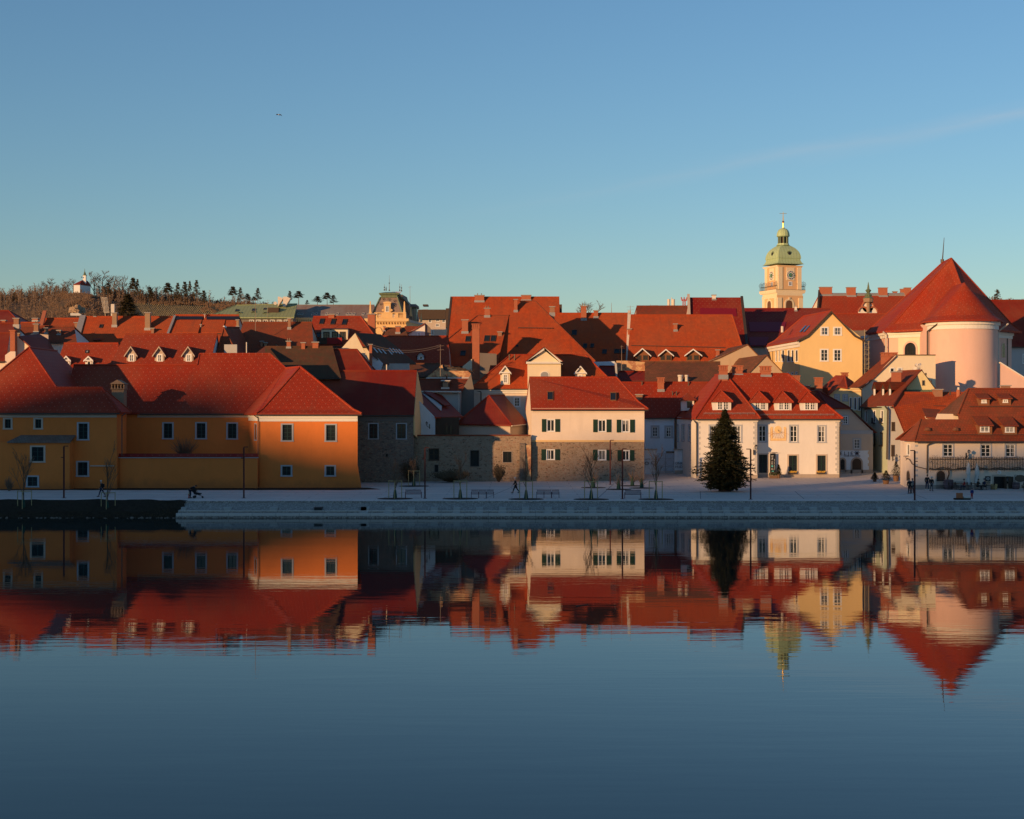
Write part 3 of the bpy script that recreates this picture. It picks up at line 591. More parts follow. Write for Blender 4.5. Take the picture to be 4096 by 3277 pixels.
# gate
b=Th('iron_gate','pale wrought iron double gate between the graffitied walls','gate',((ga+gb)/2,217.2,2))
zt=P(J(0,900),217.2).z; z0=gz(24,216.2)+.1; gm=(ga+gb)/2
for a_,c_ in ((ga+.04,gm-.02),(gm+.02,gb-.04)):
    m=MB(); w=c_-a_
    for x in (a_,c_): m.box((x-.04,216.35,z0),(x+.04,216.45,zt))
    for zz in (z0+.1,z0+(zt-z0)*.33,z0+(zt-z0)*.72,zt-.05): m.box((a_,216.37,zz-.03),(c_,216.43,zz+.03))
    for i in range(1,7): m.box((a_+w*i/7-.018,216.38,z0+(zt-z0)*.33),(a_+w*i/7+.018,216.42,zt+.1*math.sin(i/7*3.14)))
    cx=(a_+c_)/2
    for cz,r in ((z0+(zt-z0)*.86,.3),(z0+(zt-z0)*.52,.38),(z0+(zt-z0)*.18,.33)):
        pr=[Vector((cx+r*1.4*math.cos(t*.5236),216.34,cz+r*math.sin(t*.5236))) for t in range(13)]; m.path(pr,.03,4)
    b.add(m,'gate_leaf','p_trimgrey')
m=MB(); z=P(J(0,890),217.4).z; m.box((P(J(1765,0),217.2).x,216.5,z-.1),(gb,217.4,z+.15)); b.add(m,'canopy','gutter')
# --- sundial house
b=Th('sundial_house','cream corner house with a painted sundial, four front dormers and red roof','house',(34,206,2))
dw,dm=206.7,208.5; ap=P(E(290,1280),214.3); rR=P(E(1010,1290),214.6); rR.z=ap.z
wL=P(K(235,500),dw); wR=P(K(985,510),dw); wR.z=wL.z; mR=P(K(1935,520),dm); mR.z=wL.z; mL=P(K(950,515),dm); mL.z=wL.z
bkL=Vector((23.5,221.3,wL.z)); bkR=Vector((mR.x,220.5,wL.z)); ap2=Vector((ap.x-.4,222,ap.z))
slab(b,[[wL,wR,ap],[wR,mL,ap],[mL,mR,rR,ap],[mR,bkR,rR],[wL,ap,ap2,bkL],[ap,rR,bkR,Vector((ap2.x,221.9,wL.z+2)),ap2]],'t_red2',.2,capmat='t_red2')
plw=plane(wL,wR,ap); plm=plane(mL,mR,rR); pll=plane(wL,bkL,ap)
z1=wL.z+.1; zb=1.25
fp=[(24.87,dw+.4),(P(K(945,0),dw+.4).x,dw+.4),(P(K(945,0),dw+.4).x,dm+.4),(P(K(1890,0),dm+.4).x,dm+.4),(P(K(1890,0),dm+.4).x,220),(23.65,220)]
walls(b,fp,zb,z1,'p_white',{0:[(K(385,570),K(495,780),'gy'),(K(660,572),K(773,783),'gy'),(K(640,912),K(782,1140),'sh')],
 2:[(K(948,572),K(1060,779),'gy'),(K(1309,572),K(1419,783),'gy'),(K(1630,577),K(1741,784),'gy'),(K(946,902),K(1078,1142),'sh'),(K(1290,912),K(1422,1142),'sh'),(K(1619,912),K(1752,1142),'sh')],
 5:[(J(1880,565),J(1910,770),'st'),(J(1945,562),J(1979,768),'gy'),(J(2020,565),J(2054,772),'gy')]})
for fa,w_ in ((Fac(fp[0],fp[1]),0),(Fac(fp[2],fp[3]),1)):
    m=MB(); fa.box(m,-.04,fa.L+.04,zb,2.2,-.01,.06); b.add(m,'plinth','p_plinth')
    m=MB(); fa.box(m,-.1,fa.L+.1,z1-.55,z1-.02,-.01,.12); fa.box(m,-.1,fa.L+.1,z1-.25,z1-.02,.122,.22); b.add(m,'cornice','p_capwhite')
    for u in ((0,fa.L) if w_==0 else (fa.L,)):
        m=MB(); z=2.3; i=0
        while z<z1-.7:
            w=.55 if i%2 else .35; fa.box(m,*( (0.0,w) if u==0 else (fa.L-w,fa.L)),z,z+.34,-.01,.02); z+=.36; i+=1
        b.add(m,'quoins','p_sand' if 0 else 'p_grey')
def snowrail(b,pl,f,x0,x1,y):
    m=MB(); a=hit(f(x0,y),pl); c=hit(f(x1,y),pl); n=pl[1]; L_=(c-a).length; k=int(L_/.9)
    for i in range(k+1): q=a.lerp(c,i/k); m.tube(q,q+n*.35,.02,n=4)
    for h in (.16,.32): m.tube(a+n*h,c+n*h,.022,n=4)
    b.add(m,'snow_guard_rail','lead')
snowrail(b,plw,K,330,915,458); snowrail(b,plm,K,985,1825,470)
dormer(b,plw,K,432,645,290,405,176,'hip','p_white','t_red2',None,'dw',.25,.3,wins=[(485,300,548,403),(553,300,616,403)])
for x0,x1,ya,a in ((868,1070,178,918),(1145,1340,180,1190),(1440,1640,187,1490)):
    dormer(b,plm,K,x0,x1,296,407,ya,'hip','p_white','t_red2',None,'dw',.25,.3,wins=[(a,304,a+60,404),(a+62,304,a+124,404)])
dormer(b,pll,J,1975,2085,300,385,215,'hip','p_white','t_dark',None,'na',.5,.3) if 0 else None
chim(b,pll,225,322,1182,1320,'red+a',crop_=E); chim(b,plm,378,494,1185,1308,'red+a',crop_=E); chim(b,plm,700,820,1190,1320,'red+a',crop_=E)
m=MB(); fa=Fac(fp[0],fp[1]); q=hit(J(1975+40,395),pll); m.box((q.x-.9,q.y-.8,q.z-.2),(q.x+.8,q.y+.8,q.z+1.25)); do=b.add(m,'dormer','p_white',label='side dormer facing the lane')
m=MB(); m.lathe((q.x,q.y,q.z+1.25),[(1.75,0),(.05,1.05)],4,R_(45)); b.add(m,'dormer_roof','t_dark',do)
m=MB(); m.box((q.x-.2,q.y-.86,q.z+.2),(q.x+.5,q.y-.81,q.z+1.15)); b.add(m,'pane','glass',do)
m=MB(); m.tube(wL+Vector((0,-.12,-.16)),wR+Vector((0,-.12,-.16)),.09); m.tube(mL+Vector((0,-.12,-.16)),mR+Vector((0,-.12,-.16)),.09); b.add(m,'gutter','gutter')
m=MB(); p0=P(K(205,505),dw+.1); m.path([p0,P(K(248,560),dw+.2),P(K(248,1165),dw+.2)],.08,6); b.add(m,'downpipe','gutter'); m=MB(); m.path([P(K(1925,545),dm+.2),P(K(1905,570),dm+.2),P(K(1893,600),dm+.2),P(K(1893,1190),dm+.2)],.07,6); b.add(m,'downpipe','gutter')
# painted sundial
fa=Fac(fp[2],fp[3]); 
def fq(x,y): return fa.hit(K(x,y))
def fbox(mat,x0,y0,x1,y1,o0,o1,name,par=None):
    u0,v1=fq(x0,y0);u1,v0=fq(x1,y1); m=MB(); fa.box(m,u0,u1,v0,v1,o0,o1); return b.add(m,name,mat,par)
m=MB()
for (x0,y0,x1,y1) in ((1098,615,1122,756),(1254,615,1278,756),(1122,730,1254,756)): 
    u0,v1=fq(x0,y0);u1,v0=fq(x1,y1); fa.box(m,u0,u1,v0,v1,.0,.02)
for cx,cy,r in ((1185,628,42),(1112,612,16),(1264,612,16)):
    u,v=fq(cx,cy); r=r*.34791*dm/F; m.prism([fa.w(u+r*math.cos(t*.2618),v+r*math.sin(t*.2618),0) for t in range(24)],fa.n*.024)
sd=b.add(m,'sundial','paint_yellow',label='yellow painted sundial on the upper wall')
m=MB(); u,v=fq(1185,630)
for i in range(9):
    t=R_(205+i*16); L_=1.9; m.tube(fa.w(u+.45*math.cos(t),v+.45*math.sin(t),.03),fa.w(u+L_*math.cos(t)*.85,v+L_*math.sin(t)*.75,.03),.018,n=4)
for (x0,y0,x1,y1) in ((1098,685,1250,660),(1128,712,1246,728),(1098,756,1278,756),(1098,615,1098,756),(1278,615,1278,756),(1122,625,1122,728),(1254,625,1254,728)):
    a_=fq(x0,y0);c_=fq(x1,y1); m.tube(fa.w(*a_,.03),fa.w(*c_,.03),.02,n=4)
b.add(m,'sundial_lines','paint_line',sd); m=MB(); m.tube(fa.w(u,v,.02),fa.w(u+.1,v-.35,.45),.025); b.add(m,'gnomon','iron',sd)
def lantern(name,label,f,x,yt,yb,d,wx,side=1,cat='lamp',grp=None):
    """wall lantern: bracket root at (wx, yb)"""
    h=(yb-yt); top=P(f(x,yt),d); b2=Th(name,label,cat,P(f(wx,yb),d),grp); z0=P(f(0,yt+h*.5),d).z; H_=top.z-z0; r=H_*.42
    m=MB(); m.lathe((top.x,d,z0),[(r*.55,0),(r,H_*.6)],4,R_(45)); g=b2.add(m,'lantern_glass','glass_pale')
    m=MB(); m.lathe((top.x,d,z0+H_*.6),[(r*1.2,0),(r*.3,H_*.32),(.05,H_*.42)],4,R_(45)); b2.add(m,'lantern_roof','iron')
    m=MB(); w=P(f(wx,yb),d); pts=[w,w.lerp(Vector((top.x,d,z0)),.35)+Vector((0,0,-.05)),Vector((top.x,d,z0-.15)),Vector((top.x,d,z0))]; m.path(pts,.035,6); m.box((w.x-.05,d-.02,w.z-.15),(w.x+.05,d+.25,w.z+.5))
    for k_ in range(4):
        t=R_(45+90*k_); m.tube((top.x+math.cos(t)*r*.55,d+math.sin(t)*r*.55,z0),(top.x+math.cos(t)*r,d+math.sin(t)*r,z0+H_*.6),.025,n=4)
    b2.add(m,'bracket','iron'); return b2
lantern('wall_lantern','black wall lantern on the projecting corner of the sundial house',K,932,800,905,dw+.1,905)
# banner
b=Th('banner_sign','tall black hanging banner reading DOMING in white beside the doorway','sign',P(K(1123,1122),dm-.05))
m=MB(); a_=P(K(1092,902),dm-.05); c_=P(K(1156,1122),dm-.05); m.box((a_.x,dm-.1,c_.z),(c_.x,dm-.04,a_.z)); b.add(m,'panel','sign_black')
rot_=Matrix(((0,-1,0),(0,0,-1),(1,0,0))).to_euler()
for ch,y in (('D',1092),('M',1030),('I',998),('N',975),('G',945)): text(b,ch,K,1129,y,dm-.13,.36,'sign_text','letter',rot=rot_)
text(b,'KAVARNA / VINO / BAR',K,1148,1092,dm-.13,.14,'sign_text','lettering',rot=rot_)
m=MB(); q=P(K(1118,1050),dm-.12); m.tube(q,q+Vector((0,-.02,0)),.13,n=14); b.add(m,'round_dot','teal')
m=MB(); m.tube(P(K(1085,890),dm-.1),P(K(1178,892),dm-.1),.03); b.add(m,'bracket','iron')
m=MB(); 
for x,y,r in ((1118,1108,.07),(1131,1108,.07)): q=P(K(x,y),dm-.12); m=MB(); m.tube(q,q+Vector((0,-.02,0)),r,n=12); b.add(m,'dot','teal')
# --- house with arched doorway and crest
b=Th('arched_door_house','grey gabled house with an arched brown doorway and crest, in shade beside the sundial house','house',(50,214,2.1))
dE_=216.5; xl=P(K(1780,0),dE_).x-3; xr=P(L(385,0),dE_).x
zL=P(L(0,485),dE_).z; apx=P(K(1650,182),dE_+.3)
g=lambda f,x,y,d=dE_:P(f(x,y),d)
r1,r2,r3,r4=g(K,1570,250,dE_+6),g(K,1645,182,dE_+4.5),g(K,2012,378,dE_-.3),g(K,1775,381,dE_-.3)
r4.z=r3.z; rr_=g(L,430,738,dE_-.3); bk=Vector((0,12,0))
slab(b,[[r4,r3,r2],[r3,rr_,rr_+bk,r2+Vector((0,9,0)),r2],[r4,r2,r2+Vector((0,9,0)),r4+Vector((-4,12,-3)),r4+Vector((-4,0,-3))]],'t_dark',.18)
zt=P(L(0,758),dE_).z; zk=r4.z-.1
m=MB(); m.prism([(xl,dE_+.02,zt),(xr,dE_+.02,zt),(xr,dE_+.02,zt+.3),(r3.x-.1,dE_+.02,zk),(xl,dE_+.02,zk)],(0,.3,0)); go=b.add(m,'gable_wall','p_sand')
fa=Fac((xl,dE_),(xr,dE_)); u0,v1=fa.hit(L(52,560));u1,v0=fa.hit(L(132,665)); window(b,fa,u0,u1,v0,v1,'gy',proud=True)
walls(b,[(xl,dE_),(xr,dE_),(xr-.2,226),(xl,226)],1.5,zt,'p_sand',{0:[(L(172,803),L(264,926),'gy')]})
m=MB(); fa.box(m,0,fa.L,P(L(0,760),dE_).z,P(L(0,722),dE_).z,-.0,.05) ; b.add(m,'string_course','p_trimgrey')
m=MB(); z=P(L(0,935),dE_).z; fa.box(m,0,fa.L-.55,2.5,z,-.01,.03); b.add(m,'white_band','p_bluewhite')
m=MB(); fa.box(m,0,fa.L,1.5,2.5,-.01,.05); b.add(m,'plinth','p_plinth')
m=MB(); z=2.6;i=0
while z<zt-.5:
    w=.7 if i%2 else .45; fa.box(m,fa.L-w,fa.L+.02,z,z+.4,.03,.05); z+=.42;i+=1
b.add(m,'quoins','p_sand')
def arch(b,fa,u0,u1,v0,v1,fm,pm,fr=.22,o=.05,name='door',bars=0):
    w=(u1-u0)/2; c=(u0+u1)/2; k=min(w,(v1-v0)*.5); vs=v1-k
    out=[(u0,v0),(u1,v0)]+[(c+w*math.cos(t*.1963),vs+k*math.sin(t*.1963)) for t in range(17)]
    wi=w-fr; ki=k-fr; inn=[(u0+fr,v0+.0),(u1-fr,v0)]+[(c+wi*math.cos(t*.1963),vs+ki*math.sin(t*.1963)) for t in range(17)]
    m=MB(); 
    for i in range(1,len(out)): 
        j=(i+1)%len(out); m.prism([fa.w(*out[i],o),fa.w(*out[j],o),fa.w(*inn[j],o),fa.w(*inn[i],o)],-fa.n*(o+.01))
    d=b.add(m,name+'_surround' if name!='window' else 'window',fm); m=MB(); m.prism([fa.w(*q,.035) for q in inn],-fa.n*.03); b.add(m,'door_leaf' if name=='door' else 'pane',pm,d)
    if bars:
        m=MB()
        for i in range(1,bars): x=u0+fr+(u1-u0-2*fr)*i/bars; fa.box(m,x-.02,x+.02,v0,vs+ki*.75,.036,.06)
        for i in range(1,3): fa.box(m,u0+fr,u1-fr,v0+(v1-v0)*i*.28,v0+(v1-v0)*i*.28+.03,.036,.055)
        b.add(m,'bars','iron',d)
u0,v1=fa.hit(L(150,1003));u1,v0=fa.hit(L(280,1190)); arch(b,fa,u0,u1,max(v0,1.7),v1,'p_plinth','wood_dark')
u0,v1=fa.hit(L(25,1010));u1,v0=fa.hit(L(103,1162)); arch(b,fa,u0,u1,v0,v1,'p_plinth','glass',name='window',bars=3)
text(b,'E L J E',L,36,984,dE_-.06,.72,'graffiti','lettering'); text(b,'KATJA KAJBA',L,78,1000,dE_-.06,.28,'graffiti','lettering'); text(b,'AJPEK',L,196,1000,dE_-.06,.3,'graffiti','lettering')
m=MB(); q=P(L(217,965),dE_-.05)
for i in range(5): t=R_(90+i*36-72); m.tube(q,q+Vector((.5*math.cos(t),0,.42*math.sin(t)+.05)),.05,.02)
m.box((q.x-.25,dE_-.06,q.z-.2),(q.x+.25,dE_-.02,q.z)); b.add(m,'crest','graffiti')
m=MB(); m.tube(rr_+Vector((0,-.1,-.1)),r3+Vector((0,-.1,-.1)),.07); b.add(m,'verge_board','gutter')
# ================================================================ old town roofs behind, left
def LB(s): return s
b=house('town_house','red roofed house with three gabled dormers in a row, behind the monastery',A(1150,1160),B(358,1160),206,A(1352,774),B(457,774),rm='t_red',wm='p_bluewhite',dR=211.5,hl=False)
dw_=[(1365,1465,1412,1385,1450),(1668,1770,1718,1690,1755),(1980,2083,2028,2003,2068)]
for x0,x1,xa,a,c in dw_: dormer(b,b.pl,A,x0,x1,985,1062,905,'gable','p_sand','t_dark',(a,985,c,1076),'wh',.28,.35,trim='tan')
b=house('town_house','red roofed house with two small white dormers behind the tall hipped roof',A(590,1150),A(1290,1150),207.6,A(690,872),A(1275,872),rm='t_red2',wm='p_white',dR=212.3)
for x0,x1,xa,a,c in ((680,757,1007,700,745),(918,998,1010,935,985)): dormer(b,b.pl,A,x0,x1,1050,1112,xa,'gable','p_white','t_dark',(a,1062,c,1110),'na',.15,.3,trim='ped')
skyl(b,b.pl,(922,950),(958,980),A,skew=6,pm='glass_pale')
b=house('town_house','wide orange roof with two tall tan chimneys below the chapel hill',A(790,960),A(1740,940),230,A(893,586),A(1885,580),rm='t_orange',wm='p_sand',dR=236.5)
chim(b,b.pl,1205,1260,540,697,'tan',crop_=A);chim(b,b.pl,1558,1620,538,730,'tan',crop_=A);chim(b,b.pl,1625,1662,705,770,'old',crop_=A,base=False);chim(b,b.pl,1012,1035,578,590,'red',crop_=A,base=False)
skyl(b,b.pl,(1078,672),(1115,708),A,skew=12)
def verge(b,p,q,w,mat,name='verge_parapet',h=.35):
    d=(q-p); s=Vector((1,0,0)); m=MB(); m.prism([p-s*w/2,p+s*w/2,q+s*w/2,q-s*w/2],(0,0,h)); m.v=[v-Vector((0,0,.1)) for v in m.v]; return b.add(m,name,mat)
verge(b,b.el,b.rl,.9,'lead'); verge(b,b.er,b.rr,.35,'lead')
dormer(b,b.pl,A,1012,1080,835,850,None,'shed','wood_dark','t_dark',ovs=.1)
b=house('town_house','orange roof with a dark glazed ridge strip, left of the copper roof',A(1800,900),B(700,900),231,A(1888,568),B(690,580),rm='t_orange',wm='p_sand',dR=237)
for f,x0,x1 in ((A,1900,2130),(B,300,500)): dormer(b,b.pl,f,x0,x1,758,775,None,'shed','wood_dark','t_orange',ovs=.1,ovf=.1,slope=.75)
m=MB(); 
for x0,x1 in ((340,690),(0,300)):
    q=[hit(B(x0,588),b.pl),hit(B(x1,588),b.pl),hit(B(x1,622),b.pl),hit(B(x0,622),b.pl)]; m.prism([p+b.pl[1]*.02 for p in q],b.pl[1]*.12)
b.add(m,'glazed_strip','solar'); chim(b,b.pl,658,690,615,705,'tan',crop_=B); chim(b,b.pl,272,284,665,705,'white',crop_=B,base=False); chim(b,b.pl,314,326,555,600,'white',crop_=B,base=False)
b=house('town_house','small orange roof with a dark red parapet, left of the tan chimneys',A(420,790),A(870,780),246,A(482,604),A(905,604),rm='t_orange',wm='p_sand',dR=250.5)
verge(b,b.el,b.rl+Vector((0,0,.8)),.6,'b_red',h=.6); chim(b,b.pl,800,850,645,800,'old',crop_=A)
b=house('town_house','low brownish orange roof with three short chimneys at the left',A(120,860),A(830,840),224,A(188,688),A(800,700),rm='t_rust',wm='p_white',dR=228.5)
chim(b,b.pl,360,415,660,765,'old+p',crop_=A);chim(b,b.pl,478,515,703,772,'old',crop_=A);chim(b,b.pl,612,655,728,782,'old',crop_=A)
b=house('town_house','tiny strip of orange roof just under the hill, left of the dark parapet',A(200,760),A(445,750),262,A(225,648),A(440,650),rm='t_orange',wm='p_white',dR=266); chim(b,b.pl,345,408,598,628,'red',crop_=A,d=None)
b=house('town_house','far dark red hipped roof at the left edge below the hill',A(-400,740),A(300,660),288,A(-200,520),A(92,518),rm='t_dark',wm='p_white',hr=True,dR=296)
b=house('town_house','low crimson roof with a brick parapet chimney at the left edge',A(-300,900),A(150,860),214.5,A(-260,655),A(150,655),rm='t_dark',wm='p_white',dR=221)
chim(b,b.pl,143,205,598,690,'old',crop_=A); chim(b,b.pl,12,60,620,655,'red',crop_=A,base=False)
b=Th('town_house','white side gable with dark roof behind the tall hipped monastery roof','house',(-58,212,3))
flat(b,A,[(185,795),(345,918),(345,1100),(185,1100)],209,'p_ivory','gable_wall'); 
roofpoly(b,A,[[(200,795,209),(340,915,208.7),(560,1150,207),(700,1120,209),(510,820,215),(425,770,215)]],'t_dark')
m=MB(); c=P(A(108,1100),208); e=P(A(160,740),208); m.box((c.x,208,c.z-3),(e.x,209,e.z)); co=b.add(m,'chimney','b_red'); m=MB(); m.box((c.x-.12,207.9,e.z),(e.x+.12,209.1,e.z+.15)); b.add(m,'chimney_cap','b_red',co)
chim(b,None,168,212,760,960,'old',crop_=A,d=210); flat(b,A,[(55,1000),(110,960),(165,960),(165,1100),(55,1100)],207,'p_cream','wall'); flat(b,A,[(290,800),(345,765),(520,780),(520,830),(290,830)],222,'p_sand','parapet')
b=house('town_house','dark red roof cut off by the left edge of the photo',A(-300,1060),A(60,1060),207,A(-280,760),A(110,760),rm='t_dark',wm='p_cream',dR=213)
# --- middle left
b=Th('town_house','brown tile-hung gable with dark side roof and white ridge end','house',(-37,215,3))
slab(b,[[P(B(445,1020),211),P(B(690,1020),211),P(B(525,700),214)],[P(B(690,1020),211),P(B(860,1010),222),P(B(690,702),224),P(B(525,700),214)],[P(B(445,1020),211),P(B(525,700),214),P(B(690,702),224),P(B(600,1000),225)]],'t_rust',.2)
flat(b,B,[(530,885),(668,885),(668,1010),(530,1010)],210.6,'p_grey','wall_panel',.2); m=MB(); m.tube(P(B(525,695),214),P(B(548,700),214.3),.18); b.add(m,'ridge_end','white')
m=MB(); m.tube(P(B(772,1000),209.5),P(B(772,860),209.5),.09); b.add(m,'flue','gutter_light')
b=house('town_house','broad weathered rust-brown tile roof in front of the copper roof',B(640,960),B(1500,960),221,B(735,648),B(1475,646),rm='t_rust',wm='p_sand',dR=227)
chim(b,b.pl,1213,1250,600,722,'old',crop_=B);chim(b,b.pl,918,950,845,905,'old',crop_=B,base=False);chim(b,b.pl,958,992,860,910,'tan',crop_=B,base=False)
dormer(b,b.pl,B,1075,1115,895,905,876,'gable','p_white','t_rust',ovs=.1)
b=Th('copper_roof_hall','large hall with green copper hip roof below the skyline pines','building',(-60,385,12))
slab(b,[[P(B(340,590),380),P(B(1280,590),380),P(B(1315,447),389),P(B(655,462),389)],[P(B(340,590),380),P(B(655,462),389),P(B(520,590),398)],[P(B(1280,590),380),P(B(1315,447),389),P(B(1290,590),398)],[P(B(655,462),389),P(B(1315,447),389),P(B(1290,590),398),P(B(520,590),398)]],'copper',.3)
pl=plane(P(B(340,590),380),P(B(1280,590),380),P(B(1315,447),389))
m=MB(); q=P(B(1002,565),383); q2=P(B(1117,487),383); m.box((q.x,383,q.z-1),(q2.x,388,q2.z)); b.add(m,'roof_box','wood_dark')
for x0,y0,x1,y1 in ((655,508,690,530),(835,500,875,525),(960,495,990,512)): skyl(b,pl,(x0,y0),(x1,y1),B,skew=10)
for x0,x1,y in ((680,715,548),(830,868,540),(955,990,548),(455,500,566)): dormer(b,pl,B,x0,x1,y-6,y,y-18,'gable','solar','copper_dark',ovs=.3)
walls(b,[(P(B(370,0),381).x,381),(P(B(1270,0),381).x,381),(P(B(1270,0),381).x,397),(P(B(520,0),381).x,397)],10,P(B(0,592),381).z,'p_darkrough',{0:[(B(x,618),B(x+48,680),'sw') for x in range(800,1200,75)]})
for i,(x0,x1) in enumerate(((1108,1135),(1165,1215))):
    m=MB(); a_=P(B(x0,455),386); c_=P(B(x1,395),386); m.prism([(a_.x,386,a_.z-.5),(c_.x-.6,386,a_.z-.5),(c_.x+.7,386,c_.z+.2),(c_.x-.3,386,c_.z+.6),(a_.x,386,a_.z+2.)],(0,2,0)); b.add(m,'vent_hood','gutter_light')
m=MB(); q=P(B(1080,440),384); m.prism([q+Vector((.42*math.cos(t*.5236),0,.42*math.sin(t*.5236))) for t in range(12)],(0,.12,0)); b.add(m,'satellite_dish','gutter_light').rotation_euler=(0,0,0)
b=house('long_roof_hall','very long grey-brown roof with paired skylights, right of the copper roof',B(1225,610),B(2150,610),388,B(1318,460),B(2150,464),rm='t_slate',wm='p_ochre',cat='building',dR=397)
for x in (1320,1358,1475,1515,1625,1740,1850,1885,1920,2020): skyl(b,b.pl,(x,548),(x+28,568),B,skew=8,fm='gutter_light')
m=MB(); a_=P(B(1205,597),387.5); c_=P(B(1490,618),387.5); m.box((a_.x,386.8,c_.z),(c_.x,388.5,a_.z))
for i in range(12): x=a_.x+(c_.x-a_.x)*(i+.5)/12; m.box((x-.35,386.8,c_.z-1.2),(x+.35,388.4,c_.z))
b.add(m,'cornice','p_ochre')
b=house('town_house','red roof with three skylights above a cream flat dormer with a balcony',B(1395,900),B(2230,900),228,B(1492,585),B(2003,586),rm='t_red2',wm='p_ivory',hr=True,dR=235)
for a_ in ((1568,610,1615,666),(1690,612,1737,672),(1812,615,1860,675)): skyl(b,b.pl,a_[:2],a_[2:],B,skew=16)
skyl(b,b.pl,(1527,760),(1575,812),B,skew=16)
dormer(b,b.pl,B,1578,1862,722,830,None,'shed','p_ivory','gutter',ovs=.05,ovf=.15,slope=.08,st='dk',wins=[(1598,748,1666,822),(1692,746,1758,822),(1774,746,1840,822)])
m=MB(); q=hit(B(1545,882),b.pl); q2=P(B(1805,815),q.y); m.box((q.x,q.y-.1,q.z),(q2.x,q.y,q2.z)); bo=b.add(m,'balcony','wood_dark'); m=MB(); q3=P(B(1640,815),q.y-.12); m.box((q3.x,q.y-.16,q3.z-.9),(q3.x+2.2,q.y-.11,q3.z+.05)); b.add(m,'towel','red_cloth',bo)
chim(b,b.plr or b.pl,2085,2156,550,860,'red',crop_=B,dep=1.6) if 0 else chim(b,None,187,272,552,850,'red',crop_=C,d=233,dep=1.5)
chim(b,b.pl,1650,1720,555,600,'red',crop_=B,base=False)
# yellow gable and dark skylit roof
b=Th('town_house','plain yellow gable wall with a dark side roof full of narrow skylights','house',(-10,220,4))
gp=[(1720,1010),(1942,762),(2110,1090),(2110,1180),(1720,1180)]
flat(b,B,gp,215,'p_ivory','gable_wall'); 
r=[P(C(58,757),214.7),P(C(235,1000),214.7),P(C(365,1090),216),P(C(710,1095),227),P(C(470,900),230),P(C(130,590),232)]
pl=plane(P(C(58,757),214.7),P(C(365,1090),216.0),P(C(600,1050),226))
rp=[hit(C(x,y),pl) for x,y in ((58,757),(235,990),(365,1092),(715,1092),(500,905),(330,775))]
slab(b,[rp],'t_old',.15); b.pl=pl
for x,y in ((243,925),(287,930),(333,938),(400,945),(415,928),(450,930),(485,938),(515,940)):
    q=[hit(C(x,y),pl),hit(C(x+12,y),pl),hit(C(x+58,y+52),pl),hit(C(x+44,y+52),pl)]; n=pl[1]; m=MB(); m.prism([p+n*.03 for p in q],n*.08); b.add(m,'skylight','glass_blue')
    o=b.o.children[-1]; o.data.materials[0]=MATS['glass_pale']
flat(b,C,[(235,970),(355,1090),(320,1200),(235,1200)],215.2,'p_bluewhite','side_wall'); chim(b,None,203,240,880,1115,'red',crop_=C,d=214)
flat(b,C,[(330,1090),(640,1090),(640,1200),(330,1200)],218,'p_grey','wall')
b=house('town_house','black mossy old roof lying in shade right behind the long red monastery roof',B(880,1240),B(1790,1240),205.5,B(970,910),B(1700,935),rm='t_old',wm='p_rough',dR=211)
roofpoly(b,B,[[(845,1000,205),(970,1000,205),(970,905,210)]],'t_rust',name='end_roof')
chim(b,b.pl,1200,1250,845,925,'red+p',crop_=B);chim(b,b.pl,1358,1405,860,935,'red',crop_=B,base=False);chim(b,b.pl,1478,1548,855,925,'red',crop_=B,base=False)
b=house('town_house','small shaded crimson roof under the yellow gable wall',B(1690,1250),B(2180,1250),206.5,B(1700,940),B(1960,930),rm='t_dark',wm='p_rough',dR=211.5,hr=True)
# --- middle
b=house('town_house','plain red roof with one white dormer, in the hollow before the largest roof',C(440,1200),C(1080,1200),236,C(350,796),C(1060,808),rm='t_red2',wm='p_sand',dR=246)
dormer(b,b.pl,C,727,797,1000,1050,960,'gable','p_bluewhite','t_dark',(745,1010,785,1048),'na',.2,.4)
b=Th('town_house','white lean-to gable with a tiny window beside the yellow mansard building','house',(-14,262,8))
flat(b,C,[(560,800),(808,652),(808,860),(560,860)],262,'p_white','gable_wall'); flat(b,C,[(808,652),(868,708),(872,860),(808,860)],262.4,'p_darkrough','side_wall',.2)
roofpoly(b,C,[[(590,687,264),(745,687,264),(690,730,262.5),(575,757,262.5)],[(565,800,261.8),(810,650,261.8),(812,648,266),(590,790,266)]],'t_rust')
fa=Fac((P(C(560,0),262).x,262),(P(C(808,0),262).x,262)); u0,v1=fa.hit(C(725,748)); u1,v0=fa.hit(C(765,800)); window(b,fa,u0,u1,v0,v1,'wh',proud=True)
b=house('town_house','little brown roof with two brick chimneys under the mansard building',C(330,830),C(640,830),256,C(385,708),C(590,712),rm='t_brown',wm='p_sand',dR=259.5,hl=True)
chim(b,b.pl,358,380,685,745,'red',crop_=C);chim(b,b.pl,490,540,683,770,'red',crop_=C)
b=Th('apartment_block','distant beige apartment block with flat roof and balconies behind the mansard building','building',(-20,425,14))
x0,x1=P(C(735,0),422).x,P(C(1032,0),422).x
walls(b,[(x0,422),(x1,422),(x1,436),(x0,436)],12,P(C(0,540),422).z,'p_sand',{0:[(C(845,600),C(882,650),'sw'),(C(925,605),C(965,640),'sw'),(C(993,602),C(1030,650),'sw'),(C(875,725),C(905,785),'sw'),(C(925,660),C(965,695),'sw')]})
m=MB(); z=P(C(0,590),422).z; m.box((x0,420.8,z-.6),(x1,422.2,z+2)); m.box((x0-.5,421,P(C(0,545),421).z),(x1+.3,437,P(C(0,532),421).z)); b.add(m,'balcony_band','wood_dark')
